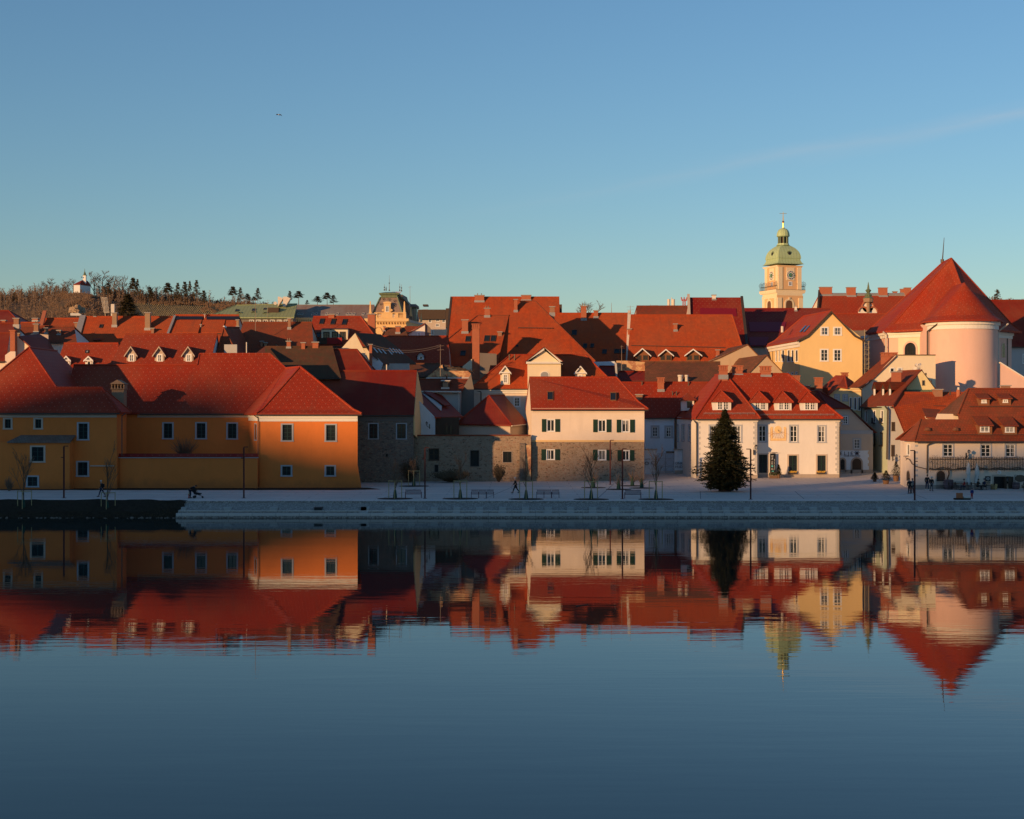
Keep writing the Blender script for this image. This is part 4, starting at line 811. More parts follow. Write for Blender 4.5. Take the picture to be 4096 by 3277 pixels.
m=MB(); a_=P(C(790,540),430);c_=P(C(845,512),430); m.box((a_.x,428,a_.z),(c_.x,432,c_.z)); b.add(m,'chimney','b_red'); m=MB(); m.box((a_.x,427.8,c_.z+1.),(c_.x,432,c_.z+1.4)); b.add(m,'chimney_cap','gutter')
m=MB(); a_=P(C(1032,700),400);c_=P(C(1076,495),400); m.box((a_.x,400,a_.z),(c_.x,412,c_.z)); solo(m,'dark_annex','wood_dark','dark brown slab of building wedged against the largest roof','building')
# the two great roofs
b=house('great_house','largest house with a huge plain orange roof and two squat ridge chimneys','',0,'') if 0 else house('great_house','largest house with a huge plain orange roof topped by two squat ridge chimneys',C(1040,860),D(378,640),298,C(1092,374),D(370,247),rm='t_orange',wm='p_sand',dR=307,hl=False,t=.25)
chim(b,b.pl,1342,1448,350,428,'red+p',crop_=C);chim(b,b.pl,1845,1953,349,415,'red',crop_=C)
verge(b,b.el,b.rl,.4,'gutter',h=.2); m=MB(); a_=P(D(372,410),305);c_=P(D(398,318),305); m.box((a_.x,305,a_.z-4),(c_.x,308,c_.z)); b.add(m,'chimney','wood_dark')
b=Th('great_house','tall hipped orange-brown roof with a snow rail, in front of the largest roof','house',(2,262,9))
eL,eR,rL,rR=P(C(1560,1065),250),P(D(760,1065),250),P(C(1755,418),260),P(D(108,290),260); eR.z=eL.z; rR.z=rL.z
bl=Vector((eL.x,270,eL.z)); br=Vector((eR.x,270,eR.z))
slab(b,[[eL,eR,rR,rL],[eR,rR,br],[bl,br,rR,rL]],'t_orange',.25,capmat='t_rust'); b.pl=plane(eL,eR,rL)
walls(b,[(eL.x+.3,250.5),(eR.x-.4,250.5),(eR.x-.4,269.5),(eL.x+.3,269.5)],5,eL.z+.2,'p_sand',{},[[(eL.x+.2,250.5,eL.z),(eL.x+.2,269.5,eL.z),(rL.x+.2,260,rL.z-.3)]])
m=MB(); a_,c_=hit(C(1815,712),b.pl),hit(D(300,582),b.pl); n=b.pl[1]; m.tube(a_+n*.2,c_+n*.2,.06,n=4)
for i in range(14): q=a_.lerp(c_,i/13); m.tube(q,q+n*.25,.04,n=4)
b.add(m,'snow_guard_rail','gutter')
chim(b,b.pl,1766,1808,395,535,'red',crop_=C);chim(b,b.pl,1590,1640,745,850,'old',crop_=C); chim(b,b.pl,264,322,338,425,'old',crop_=D,base=True); skyl(b,b.pl,(1785,893),(1815,910),C)
b=house('great_house','weathered orange roof with scattered skylights and a very tall brick chimney',C(700,1112),C(1585,1112),247.5,C(1376,573),C(1712,573),rm='t_orange',wm='p_rough',hl=True,dR=257.4,capmat='t_rust')
chim(b,b.pl,1203,1275,615,765,'red',crop_=C);chim(b,b.pl,1447,1510,490,592,'red+p',crop_=C);chim(b,b.pl,1010,1040,888,965,'red',crop_=C)
for a_ in ((1250,798,1304,856),(1452,790,1508,855),(1522,790,1577,855),(1195,955,1252,1008)): skyl(b,b.pl,a_[:2],a_[2:],C,skew=10)
chim(b,None,1314,1398,660,1160,'red+a',crop_=C,d=243.5,dep=2.2)
dormer(b,b.pl,C,887,958,1028,1066,None,'shed','gutter_light','t_rust',ovs=.05,slope=.1,wins=[(905,1030,942,1064)],st='nw')
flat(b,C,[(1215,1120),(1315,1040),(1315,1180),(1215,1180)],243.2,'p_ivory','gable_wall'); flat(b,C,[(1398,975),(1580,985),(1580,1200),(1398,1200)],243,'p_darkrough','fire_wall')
b=house('town_house','broad red roof behind the white pediment house, half in the shade of its neighbour',D(240,1050),D(1100,1050),263,D(235,414),D(1125,413),rm='t_orange',wm='p_sand',dR=272,ov=.3)
chim(b,b.pl,603,665,330,488,'red+p',crop_=D);chim(b,b.pl,740,790,380,465,'red',crop_=D)
for a_ in ((507,595,562,650),(627,742,672,788),(707,742,747,785),(834,805,884,853),(963,802,1020,848),(1024,802,1080,848)): skyl(b,b.pl,a_[:2],a_[2:],D,skew=5)
chim(b,b.pl,1105,1150,578,668,'red',crop_=D); verge(b,b.er,b.rr+Vector((0,0,.3)),.55,'gutter_light',h=.3)
b=house('town_house','long red roof with three timber dormers in a row',D(1095,1010),E(562,1010),262,D(1142,432),E(370,622),rm='t_orange',wm='p_rough',dR=271,hr=True,capmat='t_orange')
chim(b,b.pl,1602,1645,525,608,'red',crop_=D);chim(b,b.pl,2060,2100,805,890,'red',crop_=D)
for x0,x1,ya in ((1192,1335,790),(1452,1580,800),(1737,1884,798)):
    w=x1-x0; dormer(b,b.pl,D,x0,x1,857,930,ya,'gable','wood','t_orange',None,'dk',.35,.5,trim='y',wins=[(x0+w*.08,866,x0+w*.42,918),(x0+w*.56,866,x0+w*.92,918)])
m=MB(); a_,c_=hit(D(1140,768),b.pl),hit(D(2150,790),b.pl); n=b.pl[1]; m.tube(a_+n*.2,c_+n*.2,.06,n=4); b.add(m,'snow_guard_rail','gutter')
b=house('town_house','short worn brown roof on the skyline between two aerials',D(1190,520),D(1790,520),298,D(1203,336),D(1765,345),rm='t_rust',wm='p_sand',dR=304)
b=house('town_house','crimson roof with dark panel field and a cream ridge chimney on the skyline',D(1790,1000),E(568,1000),279,D(1762,250),E(480,432),rm='t_crimson',wm='p_sand',dR=292)
q=[hit(E(x,y),b.pl) for x,y in ((0,528),(415,532),(425,622),(0,615))]; m=MB(); m.prism([p+b.pl[1]*.03 for p in q],b.pl[1]*.07); b.add(m,'solar_panels','solar_red'); verge(b,b.er,b.rr,.5,'gutter',h=.5); verge(b,b.el,b.rl+Vector((0,0,.4)),.5,'p_sand',h=.5)
chim(b,b.pl,138,186,370,432,'white',crop_=E)
b=house('town_house','very long crimson roof in front of the clock tower, left third in shadow',E(540,960),E(1560,960),290,E(505,531),E(1500,535),rm='t_crimson',wm='p_sand',dR=303)
chim(b,b.pl,1088,1118,498,562,'white',crop_=E)
for y0,y1,x1 in ((690,800,990),(862,960,790)):
    q=[hit(E(x,y),b.pl) for x,y in ((560,y0),(x1,y0),(x1-30,y1),(575,y1))]; m=MB(); m.prism([p+b.pl[1]*.03 for p in q],b.pl[1]*.07); b.add(m,'solar_panels','solar_red')
b=house('town_house','far red roof with four broad brick chimneys, left of the pink church',E(1340,760),Fc(720,700),328,E(1370,362),Fc(600,462),rm='t_red2',wm='p_ivory',dR=338,ov=.3)
for f,x0,x1,y0,y1 in ((E,1378,1522,280,385),(E,1690,1795,283,395),(Fc,318,412,398,498),(Fc,470,515,438,468),(Fc,548,590,412,465),(Fc,592,662,398,500)): chim(b,b.pl,x0,x1,y0,y1,'red',crop_=f)
m=MB(); m.tube(b.rl+Vector((0,-.2,-.3)),b.rr+Vector((0,-.2,-.3)),.5,n=6); b.add(m,'ridge_flashing','lead'); verge(b,b.el,b.rl+Vector((0,0,.5)),.4,'gutter',h=.5)
b=house('town_house','bright red roof below the trefoil gable, left of the church',E(1480,960),Fc(430,960),280,E(1480,590),Fc(415,672),rm='t_red2',wm='p_grey',dR=289,wins={0:[(Fc(185,1098),Fc(250,1195),'wt')]})
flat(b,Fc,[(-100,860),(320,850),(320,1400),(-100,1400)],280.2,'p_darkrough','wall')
# small buildings in the hollow right of the white pediment house
b=house('town_house','grey walled shed with crimson lean roof, right of the pediment house',D(790,1080),D(985,1080),229.5,D(800,985),D(985,985),rm='t_dark',wm='p_bluewhite',dR=232)
flat(b,D,[(740,938),(965,932),(965,1000),(800,1000)],233,'p_bluewhite','wall'); flat(b,D,[(965,930),(990,960),(1000,1160),(985,1160)],229,'p_grey','parapet')
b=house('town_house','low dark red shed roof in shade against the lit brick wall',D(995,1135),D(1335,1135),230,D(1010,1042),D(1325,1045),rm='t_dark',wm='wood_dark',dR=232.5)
b=Th('brick_wall','half plastered brick fire wall, sunlit along its top, below the timber dormers','wall',(18,235,4)); flat(b,D,[(985,925),(1100,925),(1295,940),(1295,1130),(1000,1130)],235,'b_ruin')
b=house('town_house','long mottled brown tile slope with its lower half in shadow',D(1290,1235),D(2115,1235),227.5,D(1292,940),D(2105,962),rm='t_brown',wm='p_rough',dR=234.5)
for x0,x1 in ((1650,1700),(1725,1760)):
    q=hit(D(x0,1165),b.pl); w=(x1-x0)*.371*q.y/F; m=MB(); m.lathe((q.x+w/2,q.y,q.z),[(w/2,0),(w/2,.9),(w*.6,.95),(w*.6,1.2)],12); b.add(m,'vent_drum','gutter_light')
b=Th('town_house','farther of the two crumbling sand coloured gables behind the sundial house','house',(33,247,6))
flat(b,E,[(40,1158),(230,1085),(545,940),(665,1060),(760,1150),(760,1300),(40,1300)],246,'p_rough','gable_wall')
roofpoly(b,E,[[(40,1160,245.9),(232,1087,245.9),(546,938,245.9),(320,985,251),(225,1075,251)],[(546,938,245.9),(760,1155,245.9),(740,1150,256),(540,940,256)]],'t_brown')
b=Th('town_house','nearer of the two crumbling sand coloured gables behind the sundial house','house',(36,239,5))
flat(b,E,[(530,1288),(760,1064),(980,1288),(980,1400),(530,1400)],238,'p_rough','gable_wall')
roofpoly(b,E,[[(762,1058,237.8),(535,1290,237.8),(270,1290,248),(375,1112,248)],[(762,1058,237.8),(985,1290,237.8),(960,1290,248),(740,1062,248)]],'t_brown')
chim(b,None,1065,1150,1300,1400,'red+a',crop_=E,d=226);chim(b,None,1328,1412,1322,1500,'red+a',crop_=E,d=227); chim(b,None,1195,1270,1412,1500,'red',crop_=E,d=224)
# aerials
def aerial(x,yt,yb,d,f,label,arms=2,grp='rooftop aerials',w=1.2):
    q=P(f(x,yb),d); t=P(f(x,yt),d); m=MB(); m.tube(q,t,.05,.025,5); H_=t.z-q.z
    for i in range(arms): z=t.z-.25-i*.55; m.tube((q.x-w/2,d,z),(q.x+w/2,d,z+.08),.02,n=4); [m.tube((q.x-w/2+w*k/5,d-.3,z),(q.x-w/2+w*k/5,d+.3,z),.012,n=3) for k in range(6)]
    solo(m,'rooftop_aerial','wire',label,'aerial',q,grp)
aerial(868,395,740,222,B,'tall rusty television aerial in front of the copper roof'); aerial(998,400,600,380,B,'thin television aerial on the copper roof ridge',2); aerial(932,300,412,272,D,'single thin rod aerial on the broad red roof ridge',0)
aerial(1135,330,425,271,D,'double television aerial at the parapet between two red roofs',3); aerial(1353,318,340,304,D,'low wide aerial on the worn brown roof',1,w=3); aerial(1042,760,1030,229,D,'thin mast aerial standing in the shaded hollow before the brick wall',1,w=.5)
aerial(975,885,1225,218,C,'electricity post with short cross arms above the ruined brick wall',2,w=1); aerial(647,255,440,330,C,'tall spiked finial rod right of the mansard roof',1,w=.8)
m=MB(); 
for x in (1550,1582,1600): a_=P(D(x,345),310); m.tube(a_,P(D(x,262 if x!=1582 else 245),310),.3 if x!=1582 else .1,n=8)
solo(m,'phone_mast','gutter_light','cluster of pale phone mast panels on the skyline behind the worn brown roof','mast')
m=MB(); a_=P(D(1700,345),330); c_=P(D(1730,240),330); w=c_.x-a_.x; H_=c_.z-a_.z
for x in (0,w): m.tube((a_.x+x,330,a_.z),(a_.x+x*.9+.05*w,330,a_.z+H_*.8),.08,n=4)
for i in range(5): z=a_.z+H_*.16*i; m.tube((a_.x,330,z),(a_.x+w,330,z+H_*.16),.06,n=4); m.tube((a_.x+w,330,z),(a_.x,330,z+H_*.16),.06,n=4)
for x in (-.2,.5,1.2): m.tube((a_.x+w*x,330,a_.z+H_*.6),(a_.x+w*x+(x-.5)*.3,330,a_.z+H_),.12,n=6)
solo(m,'lattice_mast','mast_red','small red and white lattice radio mast on the skyline','mast')
for i,(y0,y1) in enumerate(((870,905),(890,930))): wire([P(C(180,y0),213),P(C(975,y0+18),218)],.03,'overhead_wire','wire',('upper','lower')[i]+' of two slack overhead wires crossing before the plain red roof','wire',.9,'overhead wires')
# ================================================================ villa, ruins, small houses in the middle
b=Th('pediment_house','white house with a pedimented centre gable and orange hipped roof','house',(2,226,3))
dE_=223.5; el=P(Rr(1005,688),dE_); er=P(D(1010,1230),dE_); er.z=el.z; dr=229.5; rl=P(Rr(1712,90),dr); rr=P(D(650,868),dr); rr.z=rl.z
bl=Vector((el.x,236,el.z)); br=Vector((er.x,236,el.z))
slab(b,[[el,er,rr,rl],[el,rl,bl],[er,rr,br],[bl,br,rr,rl]],'t_orange',.2,capmat='t_red2'); b.pl=plane(el,er,rl)
xa,xb=P(D(30,0),222.3).x,P(D(386,0),222.3).x
walls(b,[(el.x+.4,dE_+.35),(er.x-.4,dE_+.35),(er.x-.4,235),(el.x+.4,235)],3,el.z-.1,'p_cream',{0:[(Rr(1768,845),Rr(1897,1030),'wt'),(Rr(1400,845),Rr(1520,1030),'wt')]})
cornice(b,(el.x+.4,dE_+.35),(xa,dE_+.35),el.z-.75,el.z-.15,'p_capwhite',.3)
m=MB(); m.tube(el+Vector((0,-.1,-.16)),Vector((xa,dE_-.1,el.z-.16)),.09); b.add(m,'gutter','gutter'); m=MB(); m.path([P(Rr(1095,695),dE_-.1),P(Rr(1110,735),dE_+.2),P(Rr(1185,755),dE_+.2),P(Rr(1185,1010),dE_+.2)],.09,6); b.add(m,'downpipe','gutter')
zc=P(D(0,955),222.3).z; za=P(D(0,788),222.3).z; xm=P(D(207,0),222.3).x; zt_=P(D(0,1115),222.3).z-3
m=MB(); m.prism([(xa,222.3,zt_),(xb,222.3,zt_),(xb,222.3,zc),(xa,222.3,zc)],(0,6,0)); m.prism([(xa,222.4,zc),(xb,222.4,zc),(xm,222.4,za-.3)],(0,5,0)); po=b.add(m,'pediment','p_ivory')
m=MB(); xl_,xr_=P(D(12,0),222).x,P(D(403,0),222).x; m.box((xl_,221.9,zc-.05),(xr_,222.5,zc+.25)); L0,R0,T0=Vector((xl_,221.9,zc+.25)),Vector((xr_,221.9,zc+.25)),Vector((xm,221.9,za+.1))
for p,q in ((L0,T0),(T0,R0)): m.prism([p,q,q-Vector((0,0,.42)),p-Vector((0,0,.02))],(0,.5,0))
b.add(m,'moulding','p_capwhite',po)
yr=py_(b.pl,xm,za); slab(b,[[L0+Vector((-.1,-.1,.1)),T0+Vector((0,-.1,.12)),Vector((xm,yr,za+.2)),Vector((xl_-.1,py_(b.pl,xl_,zc)+.3,zc+.3))],[R0+Vector((.1,-.1,.1)),T0+Vector((0,-.1,.12)),Vector((xm,yr,za+.2)),Vector((xr_+.1,py_(b.pl,xr_,zc)+.3,zc+.3))]],'t_dark',.12,name='pediment_roof',par=po,caps=False)
fa=Fac((xa,222.3),(xb,222.3)); u0,v1=fa.hit(D(160,1035));u1,v0=fa.hit(D(265,1120)); arch(b,fa,u0,u1,v0,v1,'p_capwhite','glass_pale',.15,.06,name='window')
dormer(b,b.pl,Rr,1535,1705,398,625,283,'gable','p_ivory','t_dark',(1573,430,1672,606),'wt',.2,.3,trim='ped'); dormer(b,b.pl,D,540,655,1052,1140,980,'gable','p_ivory','t_dark',(566,1072,622,1125),'wh',.15,.3,trim='ped')
for x in (1695,1790): m=MB(); q=hit(Rr(x,185),b.pl); m.tube(q,Vector((q.x,q.y,P(Rr(x,80),q.y).z)),.1); b.add(m,'vent_pipe','gutter')
b=Th('town_house','cream walled outbuilding with a shaded crimson hip roof below the pediment house','house',(2,213,2))
cn,le,re,a1,a2=P(Rr(1738,1348),207),P(Rr(735,1325),210.5),P(Rr(2040,1318),213),P(Rr(1330,820),215),P(Rr(1607,815),219)
slab(b,[[le,cn,a1],[cn,re,a2,a1],[le,a1,a2,Vector((le.x+2,224,le.z))]],'t_dark',.18)
m=MB()
for p,q in ((P(Rr(758,1340),210.8),P(Rr(1712,1360),207.5)),(P(Rr(1714,1360),207.5),P(Rr(2040,1345),213.3))): m.prism([(p.x,p.y,2),(q.x,q.y,2),(q.x,q.y,q.z+.05),(p.x,p.y,q.z+.05)],(0,.3,0))
b.add(m,'wall','p_sand'); m=MB(); m.tube(cn+Vector((0,-.08,-.14)),re+Vector((0,-.08,-.14)),.08); b.add(m,'gutter','gutter_light')
b=Th('town_house','small shaded house with white gable and timber boarding beside the dark stone house','house',(-9,209,2))
pl=plane(P(Rr(365,1205),206.5),P(Rr(860,1195),210.5),P(Rr(95,850),214))
slab(b,[[hit(Rr(x,y),pl) for x,y in ((365,1208),(862,1195),(440,765),(210,755),(60,820),(60,890))]],'t_dark',.18)
flat(b,Rr,[(60,900),(110,950),(362,1212),(362,1640),(60,1640)],206.7,'p_bluewhite','gable_wall'); flat(b,Rr,[(365,1215),(790,1210),(790,1640),(365,1640)],207.3,'wood_dark','boarding')
m=MB(); n=pl[1]; m.prism([hit(Rr(x,y),pl)+n*.03 for x,y in ((130,790),(470,1110),(480,1020),(330,905))],n*.1); b.add(m,'dormer_side','p_grey'); m=MB(); m.prism([hit(Rr(x,y),pl)+n*.25 for x,y in ((140,780),(520,1040),(620,1030),(300,800))],n*.1); b.add(m,'dormer_roof','t_dark')
for x in (550,630): m=MB(); a_=P(Rr(x,1560),207.2); c_=P(Rr(x+35,1365),207.2); m.box((a_.x,207.2,a_.z),(c_.x,207.28,c_.z)); b.add(m,'window','glass')
lantern('wall_lantern','black bracket lantern before the white gable beside the dark stone house',Rr,210,1285,1400,205.5,262)
# ruin and its neighbours
b=house('town_house','low brown roofed house with a boarded roof hatch in front of the ruined wall',Rr(30,748),Rr(826,750),218,Rr(35,530),Rr(1000,530),rm='t_rust',wm='p_grey',dR=222,gut=False)
m=MB(); m.tube(P(Rr(80,752),217.8),P(Rr(830,756),217.8),.13); m.tube(P(Rr(785,765),217.9),P(Rr(785,1130),217.9),.08); b.add(m,'gutter','gutter_light')
dormer(b,b.pl,Rr,480,617,562,700,None,'shed','wood_dark','gutter_light',ovs=.12,ovf=.15,slope=.05); q=hit(Rr(550,700),b.pl)
m=MB(); a_=P(Rr(500,668),q.y-.05); c_=P(Rr(598,585),q.y-.05); m.box((a_.x,a_.y-.06,a_.z),(c_.x,a_.y,c_.z)); b.add(m,'boarding','b_tan'); m=MB(); a_=P(Rr(470,703),q.y-.1); c_=P(Rr(618,672),q.y-.1); m.box((a_.x,a_.y-.1,a_.z),(c_.x,a_.y,c_.z)); b.add(m,'sill','gutter_light')
flat(b,Rr,[(1005,430),(1060,720),(1060,1250),(825,1250),(835,740)],219.5,'p_darkrough','side_wall'); m=MB(); m.tube(P(Rr(570,520),221),P(Rr(570,450),221),.12); m.lathe(P(Rr(570,470),221),[(.35,0),(.02,.4)],8); b.add(m,'flue','gutter')
b=Th('ruined_wall','sunlit ruined brick and plaster wall with a torn roof edge','wall',(-14,224,4))
flat(b,Rr,[(170,525),(490,265),(515,372),(950,378),(1003,425),(1003,540),(170,540)],223,'b_ruin',th=.5)
m=MB(); random.seed(9); top=[(480,262)]
for i in range(14): top.append((500+i*40,268+i*8+random.uniform(-14,14)))
m.prism([P(Rr(*p),223.6) for p in top]+[P(Rr(*p),223.6) for p in ((1060,420),(960,380),(520,370))],(0,3,0)); b.add(m,'torn_roof','tarp')
for i in range(40): 
    x=random.uniform(490,1040); q=P(Rr(x,270+(x-490)*.2+random.uniform(-10,20)),223.3); m=MB() if i==0 else m
    m.tube(q,q+Vector((random.uniform(-.7,.7),0,random.uniform(-.1,.25))),.05,n=4)
b.add(m,'broken_battens','wood_dark'); m=MB(); m.prism([P(Rr(180,525),222.5),P(Rr(1000,525),222.5),P(Rr(1000,495),222.9),P(Rr(220,500),222.9)],(0,.1,.05)); b.add(m,'flashing','gutter_light')
b=house('town_house','old moss-brown roof left of the ruined wall',W(130,1100),W(1150,1100),225,W(395,838),W(1420,835),rm='t_brown',wm='p_rough',hl=True,dR=230.5)
m=MB(); m.tube(P(W(253,1010),210),P(W(253,855),210),.1); solo(m,'flue_pipe','gutter_light','lone pale flue pipe standing over the red monastery ridge','pipe')
b=house('town_house','scrap of red roof squeezed between the ruin and the pediment house',Rr(1280,560),Rr(1560,560),233,Rr(1350,290),Rr(1480,290),rm='t_red2',wm='p_darkrough',dR=237)
# ================================================================ mansard building
b=Th('mansard_building','ornate yellow building with slate mansard tower, obelisks and balustrade','building',(-36,335,10))
d=330.; fx=lambda x:P(Q(x,0),d).x; fz=lambda y:P(Q(0,y),d).z
x0,x1=fx(60),fx(1045)
walls(b,[(x0,d+.6),(x1,d+.6),(x1+2.6,d+19),(x0,d+19)],8,fz(1165),'p_ochre',{})
m=MB(); m.box((fx(100),d-.4,fz(1165)),(fx(1105),d+4,fz(1105)));  m.box((fx(80),d-.1,fz(1185)),(fx(1060),d+3,fz(1165)-.01)); b.add(m,'cornice','p_ochre'); m=MB(); m.prism([(fx(1104),d+4,fz(1165)),(fx(1104),d+4,fz(1105)),(fx(1060),d+4,fz(1105)),(fx(1060),d+4,fz(1165))],(2.2,14,0)); b.add(m,'side_cornice','p_sand')
for i in range(11):
    m=MB(); x=fx(380+i*64.5); m.lathe((x,d+.35,fz(1228)),[(.1,0),(.2,.12),(.22,.3),(.22,.62)],8); b.add(m,'corbel','p_ochre')
m=MB(); z0,z1=fz(1095),fz(965); H9=z1-z0; m.box((fx(330),d+.1,z0-.05),(fx(1045),d+.5,z0+.14)); m.box((fx(320),d+.05,z1-.14),(fx(1048),d+.55,z1))
for a_,c_ in ((330,395),(485,740),(800,870),(975,1045)): m.box((fx(a_),d+.1,z0+.13),(fx(c_),d+.5,z1-.13))
for a_,c_ in ((400,485),(745,800),(875,970)):
    n_=5 if c_-a_>60 else 3
    for i in range(n_): m.lathe((fx(a_+(c_-a_)*(i+.5)/n_),d+.3,z0+.13),[(.05,0),(.085,H9*.25),(.04,H9*.6),(.07,H9-.26)],6)
b.add(m,'balustrade','p_ochre')
for x,yt,yb,w,dd in ((230,703,965,55,0),(1005,708,965,58,0),(1153,828,1020,52,4),(1385,980,1150,45,10),):
    m=MB(); D_=d+dd; q=P(Q(x,yb),D_); t=P(Q(x,yt),D_); r=w*.17625*D_/F*.6; m.lathe((q.x,q.y+.3,q.z),[(r*1.3,-.3),(r*1.3,.1),(r,.12),(r*.45,t.z-q.z-.2),(.03,t.z-q.z)],4,R_(45)); b.add(m,'obelisk','p_ochre')
def frus(x0a,x1a,z0,x0b,x1b,z1,y0a,y1a,y0b,y1b):
    m=MB(); A_=[(x0a,y0a,z0),(x1a,y0a,z0),(x1a,y1a,z0),(x0a,y1a,z0)]; B_=[(x0b,y0b,z1),(x1b,y0b,z1),(x1b,y1b,z1),(x0b,y1b,z1)]
    m.v=[Vector(p) for p in A_+B_]; m.f=[(0,1,5,4),(1,2,6,5),(2,3,7,6),(3,0,4,7),(4,5,6,7),(0,3,2,1)]; return m
mz=[(965,285,950,0.),(800,360,885,.55),(690,425,850,1.),(600,445,832,1.2)]
par=None
for i in range(3):
    (ya,xa_,xb_,ia),(yb_,xc,xd,ic)=mz[i],mz[i+1]; m=frus(fx(xa_),fx(xb_),fz(ya),fx(xc),fx(xd),fz(yb_),d+.9+ia,d+7.4-ia,d+.9+ic,d+7.4-ic)
    o=b.add(m,'mansard_roof' ,'t_slate',par); par=par or o
m=MB()
for (x_0,y_0,x_1,y_1,i0,i1) in ((285,965,445,600,0,1.2),(950,965,832,600,0,1.2)): m.tube((fx(x_0),d+.85+i0,fz(y_0)),(fx(x_1),d+.85+i1,fz(y_1)),.16,n=6)
b.add(m,'hip_roll','copper_dark',par)
m=MB()
for x,y in ((523,658),(655,668),(776,702),(468,773),(787,808)):
    dd=d+.82+(965-y)/365*1.2; q=P(Q(x,y),dd-.06); r=.26; pts=[q+Vector((-r,0,0)),q+Vector((0,.05,r)),q+Vector((r,0,0)),q+Vector((0,-.05,-r))]; m.path(pts+[pts[0]],.045,4)
b.add(m,'diamond_pattern','gutter',par)['kind']='stuff'
m=MB(); m.box((fx(455),d+1.9,fz(612)),(fx(825),d+6.4,fz(545))); b.add(m,'attic_band','copper_dark'); m=frus(fx(425),fx(870),fz(548),fx(413),fx(882),fz(512),d+1.5,d+6.8,d+1.4,d+6.9); b.add(m,'roof_cornice','copper_dark')
m=frus(fx(416),fx(878),fz(511),fx(550),fx(760),fz(476),d+1.5,d+6.8,d+3.5,d+5); b.add(m,'roof_cap','copper_dark')
for x,yt,yb in ((665,120,480),(553,320,470),(593,360,470),(903,300,480),(943,330,490)):
    m=MB(); q=P(Q(x,yb),d+4); t=P(Q(x,yt),d+4); h=t.z-q.z; m.tube(q,t,.07,.02,6); m.lathe((q.x,q.y,q.z+h*.5),[(.03,-.14),(.17,0),(.03,.14)],8); m.box((q.x-.12,q.y-.12,q.z),(q.x+.12,q.y+.12,q.z+.3)); b.add(m,'finial','gutter')
m=MB()
for i in range(16): x=fx(690+i*13); m.tube((x,d+5,fz(495)),(x,d+5,fz(450)),.025,n=4)
m.tube((fx(690),d+5,fz(468)),(fx(890),d+5,fz(468)),.03,n=4); b.add(m,'roof_cresting','mast_red')['kind']='stuff'
m=MB(); z0,z1=fz(965),fz(745); m.box((fx(535),d+.55,z0),(fx(690),d+2.5,z1)); m.prism([Vector((fx(612)+(fx(705)-fx(612))*math.cos(t*.3142),d+.45,z1+.3*math.sin(t*.3142))) for t in range(11)],(0,1.8,0)); m.box((fx(518),d+.42,z1-.06),(fx(708),d+2.4,z1+.03)); do=b.add(m,'dormer','p_ochre')
fa=Fac((fx(535),d+.54),(fx(690),d+.54)); u0,v1=fa.hit(Q(578,822));u1,v0=fa.hit(Q(656,955)); window(b,fa,u0,u1,v0,v1,'dw',proud=True,par=do)
for x in (520,712):
    m=MB(); q=P(Q(x,915),d+.6); m.tube(q,q+Vector((0,.25,0)),.26,n=12); m.tube(q-Vector((0,.04,0)),q,.12,n=10); b.add(m,'scroll','p_ochre',do)
# rear wing of it
m=MB(); m.prism([P(Q(860,1180),d+7.6),P(Q(850,560),d+7.6),P(Q(960,560),d+8),P(Q(985,650),d+8.5),P(Q(1110,780),d+10),P(Q(1180,1180),d+13)],(.5,8,0)); b.add(m,'rear_roof','t_slate')
m=MB(); m.path([P(Q(870,600),d+7.4),P(Q(985,655),d+8.3),P(Q(1100,775),d+9.8)],.14,6); b.add(m,'rear_ridge','copper_dark')
m=MB(); q=P(Q(1100,1150),d+13); c_=P(Q(1270,850),d+13); m.box((q.x,d+13,q.z-2),(c_.x,d+19,c_.z)); po=b.add(m,'rear_pavilion','copper_dark'); m=MB(); m.box((q.x-.3,d+12.6,c_.z),(c_.x+.35,d+19.4,c_.z+.35)); e_=P(Q(1150,770),d+15); m.lathe(((q.x+c_.x)/2,d+16,c_.z+.35),[(1.9,0),(.9,.55)],4,R_(45)); b.add(m,'pavilion_roof','t_slate',po)
for i in range(3): m=MB(); x=P(Q(1155+i*45,0),d+12.9).x; m.box((x-.1,d+12.8,q.z),(x+.1,d+12.98,c_.z-.4)); b.add(m,'pilaster','p_sand',po)
m=MB(); q=P(Q(1260,1140),d+16); t_=P(Q(1320,1150),d+16); m.prism([q,t_,P(Q(1262,890),d+16)],(0,5,0)); b.add(m,'side_slope','t_slate')
for x in (400,610,820):
    m=MB(); q=P(Q(x,1400),d+.5); r=.62*1.4; pr=[q+Vector((r*math.cos(t*.314),-.05,r*1.1*math.sin(t*.314))) for t in range(11)]; m.path(pr,.09,5); b.add(m,'arch_moulding','p_ochre')
# ================================================================ clock tower
b=Th('clock_tower','tall yellow church clock tower with green copper dome and gilded ball','tower',(74,424,14))
d=420.; fx=lambda x,dd=d:P(T(x,0),dd).x; fz=lambda y,dd=d:P(T(0,y),dd).z
